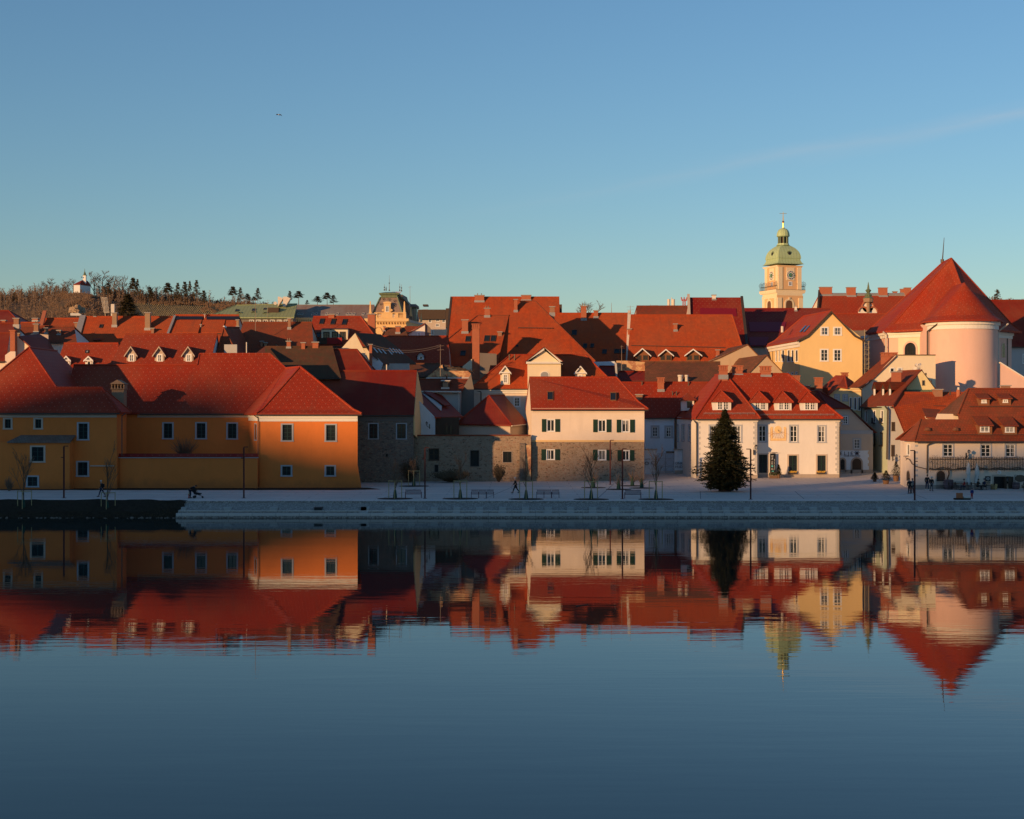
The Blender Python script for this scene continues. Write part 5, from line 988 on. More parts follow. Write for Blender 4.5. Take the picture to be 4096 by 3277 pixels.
# square tower turned slightly: front face x 470..890 (clock stage), left face 330..470
def ring(xl,xc,xr,dd=d):
    """corner points front-left, front-right, back-right, back-left from pixel columns of left edge, near corner, right edge"""
    th=R_(20); w=(fx(xr)-fx(xl))/(math.cos(th)+math.sin(th)); c=Vector((fx(xl)+w*math.sin(th),dd,0)); r=c+w*Vector((math.cos(th),math.sin(th),0)); l=c+w*Vector((-math.sin(th),math.cos(th),0))
    return [c,r,r+(l-c),l]
def stage(xl,xc,xr,y0,y1,mat,name,xl2=None,xc2=None,xr2=None):
    a=ring(xl,xc,xr); a2=ring(xl2,xc2,xr2) if xl2 else a; z0,z1=fz(y0),fz(y1); m=MB(); m.v=[p+Vector((0,0,z0)) for p in a]+[p+Vector((0,0,z1)) for p in a2]; m.f=[(0,1,5,4),(1,2,6,5),(2,3,7,6),(3,0,4,7),(4,5,6,7),(0,3,2,1)]; return b.add(m,name,mat),a,a2
_,lo,_=stage(303,495,915,1700,1400,'p_tower','belfry')
stage(290,485,925,1445,1400,'p_trim','moulding'); stage(300,492,915,1400,1360,'p_trim','frieze'); stage(270,470,950,1360,1330,'p_trim','cornice',255,460,968); stage(255,460,968,1330,1302,'p_trim','balcony_floor')
_,hi,_=stage(335,478,890,1302,910,'p_tower','clock_stage'); stage(320,468,900,935,905,'p_trim','cornice',295,462,930); 
def pil(a,i,j,u0,u1,y0,y1,o=.12,mat='p_trim',name='pilaster'):
    fa=Fac(a[i].xy,a[j].xy); m=MB(); fa.box(m,fa.L*u0,fa.L*u1,fz(y0),fz(y1),-.02,o); return b.add(m,name,mat),fa
for u0,u1 in ((0,.17),(.83,1)): pil(lo,0,1,u0,u1,1700,1440,.2); pil(lo,3,0,u0,u1,1700,1440,.2)
for u0,u1 in ((0,.18),(.82,1)): pil(hi,0,1,u0,u1,1300,935,.14); pil(hi,3,0,u0,u1,1300,935,.14)
for a_,i,j in ((hi,0,1),(hi,3,0)):
    pil(a_,i,j,.34,.70,1150,940,.1,'p_trim','clock_panel'); fa=Fac(a_[i].xy,a_[j].xy); c=fa.L*.52; zc=fz(1066); R0_=fa.L*.17
    m=MB(); m.prism([fa.w(c+R0_*math.cos(t*.19635),zc+R0_*math.sin(t*.19635),.1) for t in range(32)],fa.n*.08); co=b.add(m,'clock','clock_white')
    m=MB(); m.prism([fa.w(c+R0_*.5*math.cos(t*.19635),zc+R0_*.5*math.sin(t*.19635),.18) for t in range(32)],fa.n*.04); b.add(m,'clock_centre','clock_green',co)
    m=MB()
    for h in range(12):
        t=h*math.pi/6; p,q=R0_*.68,R0_*.93
        for s_ in ((-.06,.06) if h%3 else (-.1,0,.1)): m.tube(fa.w(c+p*math.cos(t)+s_*p*math.sin(t),zc+p*math.sin(t)-s_*p*math.cos(t),.19),fa.w(c+q*math.cos(t)+s_*q*math.sin(t),zc+q*math.sin(t)-s_*q*math.cos(t),.19),.07,n=4)
    b.add(m,'numerals','iron',co); m=MB(); 
    for t,l in ((R_(35),.75),(R_(-35),.5)): m.tube(fa.w(c,zc,.24),fa.w(c+R0_*l*math.cos(t),zc+R0_*l*math.sin(t),.24),.09,n=4)
    b.add(m,'hands','gold',co)
    u0,u1=.44*fa.L,.60*fa.L; window(b,fa,u0,u1,fz(1243),fz(1170),'wh',proud=True)
for i,j in ((0,1),(3,0)):
    fa=Fac(lo[i].xy,lo[j].xy); arch(b,fa,fa.L*.27,fa.L*.66,fz(1700),fz(1450),'p_trim','wood_dark',.5,.12,name='window',bars=0)
    m=MB(); 
    for k_ in range(13): z=fz(1690)+k_*.27; fa.box(m,fa.L*.345,fa.L*.585,z,z+.12,.04,.12)
    b.add(m,'louvres','wood'); m=MB(); fa.box(m,fa.L*.43,fa.L*.5,fz(1468),fz(1430),.12,.25); b.add(m,'keystone','p_trim')
# balcony railing
a_=ring(262,465,962); m=MB(); z0,z1=fz(1300),fz(1240)
for i in range(4):
    p,q=a_[i],a_[(i+1)%4]; n_=26
    for z in (z0,z1): m.tube(p+Vector((0,0,z)),q+Vector((0,0,z)),.07,n=4)
    for k_ in range(n_): r=p.lerp(q,k_/n_); m.tube(r+Vector((0,0,z0)),r+Vector((0,0,z1)),.04,n=3)
    for k_ in range(0,n_,6):
        r=p.lerp(q,k_/n_); cc=(a_[0]+a_[2])/2; o_=(r-cc).normalized(); base=r+Vector((0,0,z1)); m.path([base,base+o_*.25+Vector((0,0,.5)),base+Vector((0,0,1.)),base-o_*.7+Vector((0,0,1.45))],.035,4)
    for h,o9 in ((.3,.18),(.6,.2),(.95,.05)): cc=(a_[0]+a_[2])/2; op=(p-cc).normalized()*o9; oq=(q-cc).normalized()*o9; m.tube(p+op+Vector((0,0,z1+h)),q+oq+Vector((0,0,z1+h)),.035,n=3)
b.add(m,'balcony_railing','gutter')
cc=(hi[0]+hi[2])/2; cx,cy=cc.x,cc.y; wref=(hi[1]-hi[0]).length
ang=math.atan2((hi[1]-hi[0]).y,(hi[1]-hi[0]).x)
dd=cy; gz_=lambda y:P(T(0,y),dd).z; rr_=lambda w:w*.2435*dd/F/2
def sq(prof,name,mat,n=4,rot=None,sc=1.):
    m=MB(); r0=[(rr_(w)*sc*(1/math.cos(math.pi/n)),gz_(y)) for w,y in prof]; m.lathe((cx,cy,0),r0,n,(ang+math.pi/n) if rot is None else rot); return b.add(m,name,mat)
dm_=sq([(640,905),(600,893),(560,870),(530,840),(528,815),(540,812)],'roof_skirt','dome_copper',4,sc=.775)
m=MB(); prof=[(548,812),(543,780),(520,740),(485,703),(432,668),(360,636),(275,608),(200,590)]
m.lathe((cx,cy,0),[(rr_(w)*.775*1.414,gz_(y)) for w,y in prof],4,ang+math.pi/4); dome=b.add(m,'dome','dome_copper')
m=MB()
for s_ in (0,1,2,3):
    t=ang+s_*math.pi/2-math.pi/2; n_=Vector((math.cos(t),math.sin(t),0)); u_=Vector((-n_.y,n_.x,0)); q=Vector((cx,cy,gz_(740)))+n_*rr_(500)*.80
    m.prism([q-u_*.65-Vector((0,0,.8)),q+u_*.65-Vector((0,0,.8)),q+u_*.65+Vector((0,0,.5)),q+Vector((0,0,.85)),q-u_*.65+Vector((0,0,.5))],-n_*1.6)
b.add(m,'dome_dormers','copper_dark',dome); m=MB()
for s_ in (0,3):
    t=ang+s_*math.pi/2-math.pi/2; n_=Vector((math.cos(t),math.sin(t),0)); q=Vector((cx,cy,gz_(735)))+n_*(rr_(500)*.80+.02); m.tube(q,q+n_*.1,.42,n=14)
b.add(m,'dormer_opening','iron',dome)
sq([(215,590),(180,575),(175,555)],'lantern_base','dome_copper',8); m=MB()
for k_ in range(8):
    t=k_*math.pi/4+ang+math.pi/8; r=rr_(150); m.tube((cx+r*math.cos(t),cy+r*math.sin(t),gz_(580)),(cx+r*math.cos(t),cy+r*math.sin(t),gz_(430)),.2,n=6)
b.add(m,'lantern_columns','copper_dark'); sq([(90,580),(90,430)],'lantern_core','wood_dark',8)
sq([(150,450),(200,440),(212,432),(210,420),(200,385),(170,345),(120,318),(60,305),(55,295),(30,290)],'cupola','dome_copper',12)
m=MB(); m.tube((cx,cy,gz_(295)),(cx,cy,gz_(215)),rr_(26),n=8); m.lathe((cx,cy,gz_(198)),[(.05,-rr_(42)),(rr_(30),-rr_(30)),(rr_(42),0),(rr_(30),rr_(30)),(.05,rr_(42))],12); m.tube((cx,cy,gz_(180)),(cx,cy,gz_(30)),rr_(20),rr_(6),n=6); m.tube((cx-1,cy,gz_(60)),(cx+1,cy,gz_(60)),.08,n=4); b.add(m,'gilded_ball_and_spire','gold',smooth=False)
b.o.location.x+=1.05
# trefoil gable
b=Th('trefoil_gable','white trefoil-shaped gable with a dark spire in front of the far red roof','gable',(70,300,8))
d=300.; m=MB()
for x,y,r in ((150,655,47),(252,655,47),(200,605,60)): q=P(Fc(x,y),d); R0_=r*.37675*d/F; m.prism([q+Vector((R0_*math.cos(t*.2618),0,R0_*math.sin(t*.2618))) for t in range(24)],(0,.6,0))
a_=P(Fc(103,672),d); c_=P(Fc(303,900),d); m.box((a_.x,d+.05,c_.z),(c_.x,d+.55,a_.z)); b.add(m,'gable_wall','p_white')
m=MB()
for x,y,r in ((150,655,49),(252,655,49),(200,605,62)): q=P(Fc(x,y),d-.15); R0_=r*.37675*d/F; m.path([q+Vector((R0_*math.cos(t*.2618),0,R0_*math.sin(t*.2618))) for t in range(0,13)],.18,5)
b.add(m,'moulding','b_red'); m=MB(); q=P(Fc(205,660),d-.3); f_=lambda y:P(Fc(0,y),d-.3).z-q.z; m.lathe((q.x,q.y,q.z),[(.35,0),(.35,f_(560)),(.9,f_(555)),(1.,f_(515))],8); b.add(m,'pinnacle_shaft','b_tan')
m=MB(); m.lathe((q.x,q.y,q.z),[(1.1,f_(515)),(.6,f_(495)),(.75,f_(480)),(.3,f_(455)),(.6,f_(430)),(.25,f_(415)),(.2,f_(390)),(.03,f_(340))],8); b.add(m,'spire','copper_dark')
# ================================================================ right side
b=Th('yellow_gable_house','big plain yellow gable house with four white windows in its river front','house',(52,260,6))
d=232.; apF=P(E(1508,556),249.6); apB=Vector((50.2,264,apF.z)); eL=P(E(1118,893),249.6); eR=P(E(1893,903),249.6); eR.z=eL.z; hB=P(E(738,965),274); hB.z=eL.z; rB=Vector((57.8,276,eL.z))
fL=eL.lerp(apF,.24)+Vector((.35,0,-.3)); fR=eR.lerp(apF,.24)+Vector((-.35,0,-.3))
fLb=hB.lerp(apB,.24)+Vector((.2,0,-.3))
slab(b,[[eL,fL,fLb,hB],[fL,apF,apB,fLb],[hB,fLb,apB,Vector((53.9,274.6,fLb.z)),Vector((53.9,276.4,eL.z))],[eR,fR,Vector((fR.x,273.7,fR.z)),rB],[fR,apF,apB,Vector((fR.x,273.7,fR.z))]],'t_red2',.18)
fp=[(46.9,250),(57.1,250),(57.1,273.7),(45.5,273.2)]
z1=eL.z-.2
walls(b,fp,4,z1,'p_yellow',{3:[(E(x0,1005),E(x1,1145),'na') for x0,x1 in ((868,886),(905,922),(940,970),(1005,1035),(1050,1080),(1095,1127))]+[(E(1005,1260),E(1028,1288),'na'),(E(1052,1260),E(1076,1290),'na'),(E(1097,1258),E(1122,1290),'na')]},
  [])
m=MB(); m.prism([(46.9,250,z1),(57.1,250,z1),(56.7,250,fR.z-.25),(apF.x,250,apF.z-.3),(fL.x,250,fL.z-.25)],(0,.3,0)); b.add(m,'gable_wall','p_yellow')
fa=Fac((46.9,250),(57.1,250))
for q in ((1382,740,1480,843,'wh'),(1531,740,1631,843,'wh'),(1378,993,1478,1141,'wt'),(1529,995,1629,1142,'wt')):
    u0,v1=fa.hit(E(q[0],q[1]));u1,v0=fa.hit(E(q[2],q[3])); window(b,fa,u0,u1,v0,v1,q[4],proud=True)
cornice(b,(45.5,273.2),(46.9,250),z1-.9,z1-.02,'p_capwhite',.28)
m=MB(); 
for p,q in ((eL,fL),(fL,apF),(apF,fR),(fR,eR)): m.prism([p+Vector((0,-.06,0)),q+Vector((0,-.06,0)),q+Vector((0,-.06,-.32)),p+Vector((0,-.06,-.32))],(0,.1,0))
b.add(m,'verge_board','wood_dark')
pl=plane(fL,apF,apB); b.pl=pl
for x in (1222,1262): 
    q=[hit(E(a,c),pl) for a,c in ((x-12,735),(x+8,730),(x-55,800),(x-75,805))]; m=MB(); m.prism([p+pl[1]*.03 for p in q],pl[1]*.1); b.add(m,'skylight','glass_blue')
m=MB(); q=P(E(947,805),262); m.tube(q,P(E(947,735),262),.25,n=10); b.add(m,'flue','gutter_light'); m=MB(); m.path([P(E(790,950),272),P(E(838,985),269),P(E(838,1130),269)],.09,5); b.add(m,'downpipe','gutter')
# scaffold
m=MB(); 
for x in (1893,1940):
    for dy in (0,1.2): p=P(E(x,1330),250+dy); m.tube(p,P(E(x,900 if x>1900 else 770),250+dy),.05,n=5)
for y in (915,985,1045,1105,1160,1205,1265):
    a_,c_=P(E(1885,y),250),P(E(1955,y-4),250); m.tube(a_,c_,.05,n=4); m.tube(a_+Vector((0,0,0)),P(E(1945,y-55),250),.035,n=4)
    m.box((a_.x,250,a_.z-.25),(c_.x-.3,251.2,a_.z-.18))
solo(m,'scaffold','scaffold','tall narrow tube scaffold between the yellow gable house and the church','scaffold',P(E(1915,1340),250))
# --- church
b=Th('church','pink church with a huge red roof and a round apse','church',(72,255,5))
ez=24.1; ap=P(Fc(1086,88),258); apb=P(Fc(990,135),266); apb.z=ap.z; ap.z=ap.z
c0=Vector((60.6,263,ez)); c1=P(Fc(372,846),253.5); c1.z=ez-.1; c2=P(Fc(515,856),252.3); c3=P(Fc(778,836),247.6); c3.z=ez-.1; c2.z=ez-.1
c4=Vector((74.6,245.5,ez)); c5=P(Fc(1836,862),256); c5.z=ez-.1; c6=Vector((86,270,ez))
def fl(p,t=.14,dz=-.55): q=p.lerp(ap,t); q.z+=dz; return q
f1,f3,f4,f5=fl(c1),fl(c3),fl(c4),fl(c5)
slab(b,[[c1,c3,f3,f1],[c3,c4,f4,f3],[f1,f3,f4,ap],[c4,c5,f5,f4],[f4,f5,ap],[c0,c1,f1,ap,apb],[c5,c6,apb,ap,f5],[c0,c6,apb]],'t_red2',.3,capmat='t_red2')
w=lambda v,k=.5:(v.x+k*(1 if v.x<72 else -1),v.y+.6)
fp=[(61.9,253.9),(63.6,252.7),(67.3,248.3),(75,246.6),(83.5,256.4),(85,272),(61,272)]
walls(b,fp,3,ez-.25,'p_pink',{},[])
for i in (0,1,2,3,4): cornice(b,fp[i],fp[i+1],ez-1.3,ez-.35,'p_capwhite',.3)
cornice(b,fp[6],fp[0],ez-1.3,ez-.35,'p_capwhite',.3)
fa=Fac(fp[1],fp[2]); u0,v1=fa.hit(Fc(583,974));u1,v0=fa.hit(Fc(650,1110)); 
u0=max(u0,.3); m=MB()
for u in (.0,): fa.box(m,0.02,fa.L*.98,3,ez-1.3,.0,.012)
b.add(m,'wall_panel','p_ivory')
o=b.o.children[-1]
fa=Fac(fp[1],fp[2]); arch(b,fa,u0-.1,u0+2.7,v0-2,v1+.1,'p_pink','glass',.3,.12,name='window',bars=4)
fa=Fac(fp[3],fp[4]); 
for px0,py0,px1,py1 in ((1618,975,1660,1142),): u0,v1=fa.hit(Fc(px0,py0));u1,v0=fa.hit(Fc(px1,py1)); arch(b,fa,u0,max(u1,u0+1.5),v0,v1,'p_pink','glass',.15,.06,name='window',bars=3)
# apse
cx,cy,R0_=71.75,244.6,5.45
m=MB(); n_=28; arcs=[(cx+R0_*math.cos(R_(180+180*i/n_)),cy+R0_*math.sin(R_(180+180*i/n_))) for i in range(n_+1)]
arcs=[(arcs[0][0],249.5)]+arcs+[(arcs[-1][0],249.5)]
m.v=[Vector((x,y,3)) for x,y in arcs]+[Vector((x,y,ez+.9)) for x,y in arcs]; k=len(arcs); m.f=[(i,i+1,k+i+1,k+i) for i in range(k-1)]
ao=b.add(m,'apse','p_pink',smooth=True)
m=MB(); 
for dz0,dz1,rr in ((-.5,.2,5.6),(.2,.9,5.85)):
    a2=[(cx+rr*math.cos(R_(180+180*i/n_)),cy+rr*math.sin(R_(180+180*i/n_))) for i in range(n_+1)]; i0=len(m.v)
    m.v+=[Vector((x,y,ez+dz0)) for x,y in a2]+[Vector((x,y,ez+dz1)) for x,y in a2]; m.f+=[(i0+i,i0+i+1,i0+n_+2+i,i0+n_+1+i) for i in range(n_)]
    i1=len(m.v); m.v+=[Vector((cx,cy,ez+dz0))]; m.f+=[(i1,i0+i+1,i0+i) for i in range(n_)]
b.add(m,'apse_cornice','p_capwhite',ao)
ca=P(Fc(1226,345),245.3); m=MB(); rr=6.35; zb=ez+.85; ring=[Vector((cx+rr*math.cos(R_(150+240*i/30)),cy+rr*math.sin(R_(150+240*i/30)),zb)) for i in range(31)]
mid=[p.lerp(ca,.2)+Vector((0,0,-.45)) for p in ring]
polys=[]
for i in range(30): polys+= [[ring[i],ring[i+1],mid[i+1],mid[i]],[mid[i],mid[i+1],ca]]
b2=slab(b,polys,'t_red2',.2,caps=False,name='apse_roof')
m=MB(); back=Vector((cx+1.0,256,ca.z)); m.prism([ca,back,mid[0]+Vector((-.2,7,0)),mid[0]],(0,0,-.2)); m.prism([ca,back,mid[-1]+Vector((.2,7,0)),mid[-1]],(0,0,-.2)); m.prism([mid[0],mid[0]+Vector((-.2,7,0)),ring[0]+Vector((-.3,6,0)),ring[0]],(0,0,-.2)); b.add(m,'apse_roof_back','t_red2',b2)
m=MB(); m.path([ap+Vector((0,0,.1)),f4],.16); m.path([ap,f1,c1],.15); m.path([ap,f5,c5],.15)
for x0,x1,y in ((912,945,838),(1562,1600,835)):
    dd=244.3 if x0<1000 else 244.6; X0=cx-5.7 if x0<1000 else cx+5.65; m2=MB(); m2.path([Vector((X0+(.9 if x0<1000 else .7),dd-3,ez+.4)),Vector((X0-.05,dd-.6,ez-.7)),Vector((X0-.05,dd-.6,5))],.13,6); b.add(m2,'downpipe','gutter' if x0<1000 else 'gutter_light')
m2=MB(); m2.path([P(Fc(362,870),253),P(Fc(394,895),253.2),P(Fc(394,1100),253.2)],.13,6); b.add(m2,'downpipe','gutter_light'); m2=MB(); m2.path([P(Fc(1700,862),255),P(Fc(1680,895),255),P(Fc(1680,1240),255)],.13,6); b.add(m2,'downpipe','gutter')
m2=MB(); m2.tube(apb,P(Fc(1010,-130),266),.12,.04,5); m2.lathe((apb.x,apb.y,apb.z),[(.3,0),(.3,.6)],8); b.add(m2,'lightning_rod','gutter')
m2=MB(); q=P(Fc(1280,905),239.1); 
# side buttress wall
b=Th('buttress_wall','sloping pink wall leaning against the right side of the church apse','wall',(82,242,5)); flat(b,Fc,[(1612,1203),(1900,1382),(1900,1600),(1612,1600)],241,'p_pink','wall'); m=MB(); m.prism([P(Fc(1608,1203),240.8),P(Fc(1900,1385),240.8),P(Fc(1900,1372),240.8),P(Fc(1608,1190),240.8)],(0,.7,0)); b.add(m,'coping','p_capwhite')
b=house('town_house','dark shaded roof at the right edge of the photo beyond the church',Fc(1500,1025),Fc(2300,1025),285,Fc(1490,534),Fc(2300,534),rm='t_dark',wm='p_grey',wins={0:[(Fc(1842,1103),Fc(1900,1210),'wt')]})
# --- white building with long roof
b=Th('blank_wall_house','cream house with a big blank parapet wall and a long falling roof, before the church','house',(60,240,5))
flat(b,Fc,[(500,1118),(919,1118),(919,1560),(135,1750),(135,1462),(190,1420),(250,1372)],235.5,'p_ivory','wall',.4)
m=MB(); m.prism([P(Fc(495,1119),235.3),P(Fc(922,1119),235.3),P(Fc(922,1111),235.3),P(Fc(495,1111),235.3)],(0,.8,0)); b.add(m,'coping','wood_dark')
q1,q2,q3,q4=P(Fc(505,1122),235.2),P(Fc(130,1466),235.2),P(Fc(-20,1455),243),P(Fc(350,1158),246); q5=P(Fc(195,1422),235.2); q6=P(Fc(40,1420),243.5)
slab(b,[[q1,q5,q6,q4],[q5,q2,q3,q6]],'t_rust',.15,capmat='t_old'); b.pl=plane(q1,q5,q6)
chim(b,None,360,515,1088,1165,'red+a',crop_=Fc,d=239,dep=1.6)
flat(b,S,[(1010,625),(780,632),(780,1100),(1010,1100)],235.6,'p_ochre','side_wall')
for q in ((432,1250,484,1303),(515,1250,566,1303)):
    fa=Fac((P(Fc(135,0),235.48).x,235.48),(P(Fc(919,0),235.48).x,235.48)); u0,v1=fa.hit(Fc(*q[:2]));u1,v0=fa.hit(Fc(*q[2:])); window(b,fa,u0,u1,v0,v1,'nw' if q[0]>500 else 'na',proud=True)
# --- small ornate yellow front house
b=Th('ornate_house','pale yellow house with stucco pilasters and small tile hipped roof, below the yellow gable house','house',(43,228,5))
p=lambda x,y,dd:P(S(x,y),dd)
a1,a2,e1,e2,e3,e4=p(590,420,231),p(742,425,229),p(632,606,225.5),p(782,632,225.5),p(892,528,229),p(375,615,233)
e5=p(478,742,225.4)
slab(b,[[e4,a1,a2,e1,e5],[e1,e2,a2],[e2,e3,a2]],'t_red2',.15)
flat(b,S,[(490,755),(632,618),(1022,640),(1022,1160),(800,1160),(800,1000),(490,800)],226,'p_lemon','wall'); 
flat(b,S,[(480,745),(490,755),(490,1000),(480,1000)],226.1,'p_lemon','wall')
fa=Fac((P(S(480,0),226).x,226),(P(S(1025,0),226).x,226)); 
for q in ((567,730,662,850,'gy'),(702,730,798,855,'gy'),(815,785,868,980,'na'),(888,785,942,1000,'na'),(955,780,1008,1010,'na')):
    u0,v1=fa.hit(S(*q[:2]));u1,v0=fa.hit(S(*q[2:4])); window(b,fa,u0,u1,v0,v1,q[4],proud=True)
m=MB(); 
for y0,y1 in ((678,700),(640,655),(1010,1022)):
    u0,v1=fa.hit(S(805,y0)); u1,v0=fa.hit(S(1022,y1)); fa.box(m,u0,u1,v0,v1,-.01,.12)
for x in (806,872,945,1012): u0,v1=fa.hit(S(x,760));u1,v0=fa.hit(S(x+8,1010)); fa.box(m,u0,u1,v0,v1,-.01,.08)
b.add(m,'stucco_trim','p_ochre'); chim(b,None,700,800,372,470,'red+a',crop_=S,d=230)
m=MB(); m.path([p(985,630,225.8),p(1022,670,225.8),p(1022,1150,225.8)],.09,6); b.add(m,'downpipe','gutter')
flat(b,S,[(130,620),(520,622),(480,745),(420,790),(130,790)],228,'t_dark','annex_roof')
# --- lane house (greenish front + cream gable front)
b=Th('lane_house','corner house with a greenish shaded lane front, three pointed dormers and a lemon gable','house',(56,222,2.4))
k=Vector
eC=P(L(598,466),213.2); eB=P(L(250,458),225); eB.z=eC.z; rC=P(L(905,86),224); rB=P(L(640,98),236); rB.z=rC.z; mL=P(L(700,300),218.5)
sk1=P(L(690,312),218.4); sk2=P(L(1345,318),218.4); sk2.z=sk1.z; sf1=P(L(722,752),210.5); sf2=P(L(1500,752),210.5); sf2.z=sf1.z
pll=plane(eC,eB,rC)
rr1=hit(L(905,86),pll); slab(b,[[eC,eB,hit(L(505,215),pll),hit(L(650,95),pll),rr1,mL]],'t_rust',.16,name='roof',caps=False)
slab(b,[[sk1,sk2,sf2,sf1,P(L(606,468),213.1)]],'t_orange',.16,name='skirt_roof',caps=False)
flat(b,L,[(702,292),(906,92),(1050,288),(1050,330),(702,330)],222.5,'p_lemon','gable_wall'); m=MB(); m.prism([P(L(700,312),221.9),P(L(1050,312),221.9),P(L(1050,290),222.4),P(L(700,290),222.4)],(0,.3,0)); b.add(m,'ledge','copper_dark')
m=MB(); m.path([eC+k((0,0,.05)),mL,rr1+k((0,0,.05))],.14,6); m.path([rr1+k((0,0,.05)),hit(L(650,95),pll)],.12,6); b.add(m,'ridge_tiles','t_rust')
slab(b,[[rr1,P(L(1052,285),222.3),P(L(1060,285),232),P(L(915,90),232)]],'t_rust',.15,name='rear_roof',caps=False)
fa=Fac((P(L(702,0),222.48).x,222.48),(P(L(1050,0),222.48).x,222.48)); u0,v1=fa.hit(L(908,190));u1,v0=fa.hit(L(936,246)); window(b,fa,u0,u1,v0,v1,'no',proud=True)
xg0,xg1=(P(L(268,0),226).x,226),(P(L(546,0),213.8).x,213.8)
walls(b,[xg1,(P(L(722,0),213.8).x,213.8),(62,226),(xg0[0],226)],2,eC.z+.05,'p_grey',{3:[(L(303,505),L(326,640),'na'),(L(392,505),L(415,640),'na'),(L(472,505),L(495,640),'na'),(L(388,742),L(412,875),'dk'),(L(465,742),L(492,882),'dk')],0:[(L(584,632),L(618,730),'dk'),(L(580,876),L(615,998),'no')]}) if 0 else None
m=MB()
# lane wall with windows laid out on its own plane
fpz=[xg0,xg1]; walls(b,[xg0,xg1,(xg1[0]+.01,214.4),(xg0[0]+.3,227)],2,eC.z+.02,'p_green',{0:[(L(303,505),L(328,640),'na'),(L(390,505),L(417,640),'na'),(L(470,505),L(498,640),'na'),(L(388,742),L(414,878),'dk'),(L(465,742),L(494,884),'dk')]},name='lane_wall')
flat(b,L,[(546,466),(604,466),(726,750),(726,1300),(546,1300)],213.6,'p_grey','wall',.3)
fa=Fac((P(L(546,0),213.58).x,213.58),(P(L(726,0),213.58).x,213.58))
for q in ((583,632,619,730,'dk'),(580,876,616,998,'dk'),(672,1015,712,1190,'no')): u0,v1=fa.hit(L(*q[:2]));u1,v0=fa.hit(L(*q[2:4])); window(b,fa,u0,u1,v0,v1,q[4],proud=True)
for y in (640,882):
    for x in (400,482): 
        m=MB(); q=Fac(xg0,xg1); u,v=q.hit(L(x,y)); q.box(m,u-.45,u+.45,v-.12,v,0,.35); q.box(m,u-.4,u+.4,v,v+.7,.28,.31) if y<700 else None; b.add(m,'window_ledge','iron')
m=MB(); m.path([P(L(515,462),213.2),P(L(545,500),213.2),P(L(535,1030),213.2)],.12,6); b.add(m,'downpipe','gutter'); m=MB(); m.tube(eB+k((-.1,-.1,-.15)),eC+k((-.1,-.1,-.15)),.1); b.add(m,'gutter','gutter')
chim(b,None,597,690,95,215,'red',crop_=L,d=222); chim(b,None,1042,1130,282,392,'old',crop_=L,d=217,dep=1.5,base=False)
for x0,xm_,x1,yr in ((388,402,412,222),(480,497,503,215),(553,567,580,215)):
    f0=hit(L(x0+10,352),pll); d0=f0.y; ws=P(L(x0-5,352),d0); we=P(L(x1+12,352),d0)
    m=MB(); A_=P(L(x0-8,290),d0); B_=P(L(x0+30,290),d0); T_=P(L(x0+10,218),d0); C_=P(L(x0+28,345),d0); D_=P(L(x0,352),d0)
    m.prism([D_,C_,B_,T_,A_],(.6,1.0,0)); do=b.add(m,'dormer','wood_dark'); m=MB(); q0=P(L(x0+5,350),d0-.03); q1=P(L(x0+24,283),d0-.03); m.box((q0.x,q0.y-.05,q0.z),(q1.x,q0.y,q1.z)); b.add(m,'window','white',do)
    e_=k((3.2,3.2,0)); e_=k((2.6,1.6,0)); m=MB(); m.prism([T_+k((-.1,-.1,.08)),B_+k((.1,-.1,-.05)),B_+e_*1.+k((0,0,-.05)),T_+e_*1.15+k((0,0,.08))],(0,0,.1)); m.prism([T_+k((-.1,-.1,.08)),A_+k((-.15,-.1,-.05)),A_+e_,T_+e_*1.15+k((0,0,.08))],(0,0,.1)); b.add(m,'dormer_roof','t_rust',do)
for x,y0,y1 in ((1205,298,345),(948,112,140),(1002,190,215)): m=MB(); q=P(L(x,y1),216 if x>1100 else 222); m.tube(q,P(L(x,y0),q.y),.12); b.add(m,'vent_pipe','gutter')
m=MB(); q=P(L(1295,365),216); m.tube(q-k((0,0,1)),P(L(1295,290),216),.3,n=10); fo=b.add(m,'flue','b_red'); m=MB(); m.tube(P(L(1295,290),216),P(L(1295,265),216),.16,n=8); b.add(m,'flue_cap','gutter_light',fo)
m=MB(); zc=P(L(0,90),228).z; pts=[P(L(843,115),228),P(L(843,85),228),P(L(850,52),228),P(L(868,38),228),P(L(885,45),228)]
for i,(p_,q_) in enumerate(zip(pts,pts[1:])): m.tube(p_,q_,.5,.5,n=10)
b.add(m,'vent_cowl','gutter_light'); m=MB(); a_,c_=P(L(655,468),210.4),P(L(1150,468),210.4)
pls=plane(sk1,sk2,sf2); a_,c_=hit(L(650,466),pls),hit(L(1180,474),pls); n=pls[1]; m.tube(a_+n*.2,c_+n*.2,.045,n=4); b.add(m,'snow_guard_rail','gutter')
# sloping dormer between lane house and vine house
flat(b,L,[(940,575),(1080,585),(1075,604),(955,600)],209.5,'p_ivory','dormer_front'); roofpoly(b,L,[[(905,485,213),(1100,500,213),(1085,590,209.2),(950,578,209.2)]],'t_rust',name='dormer_roof')
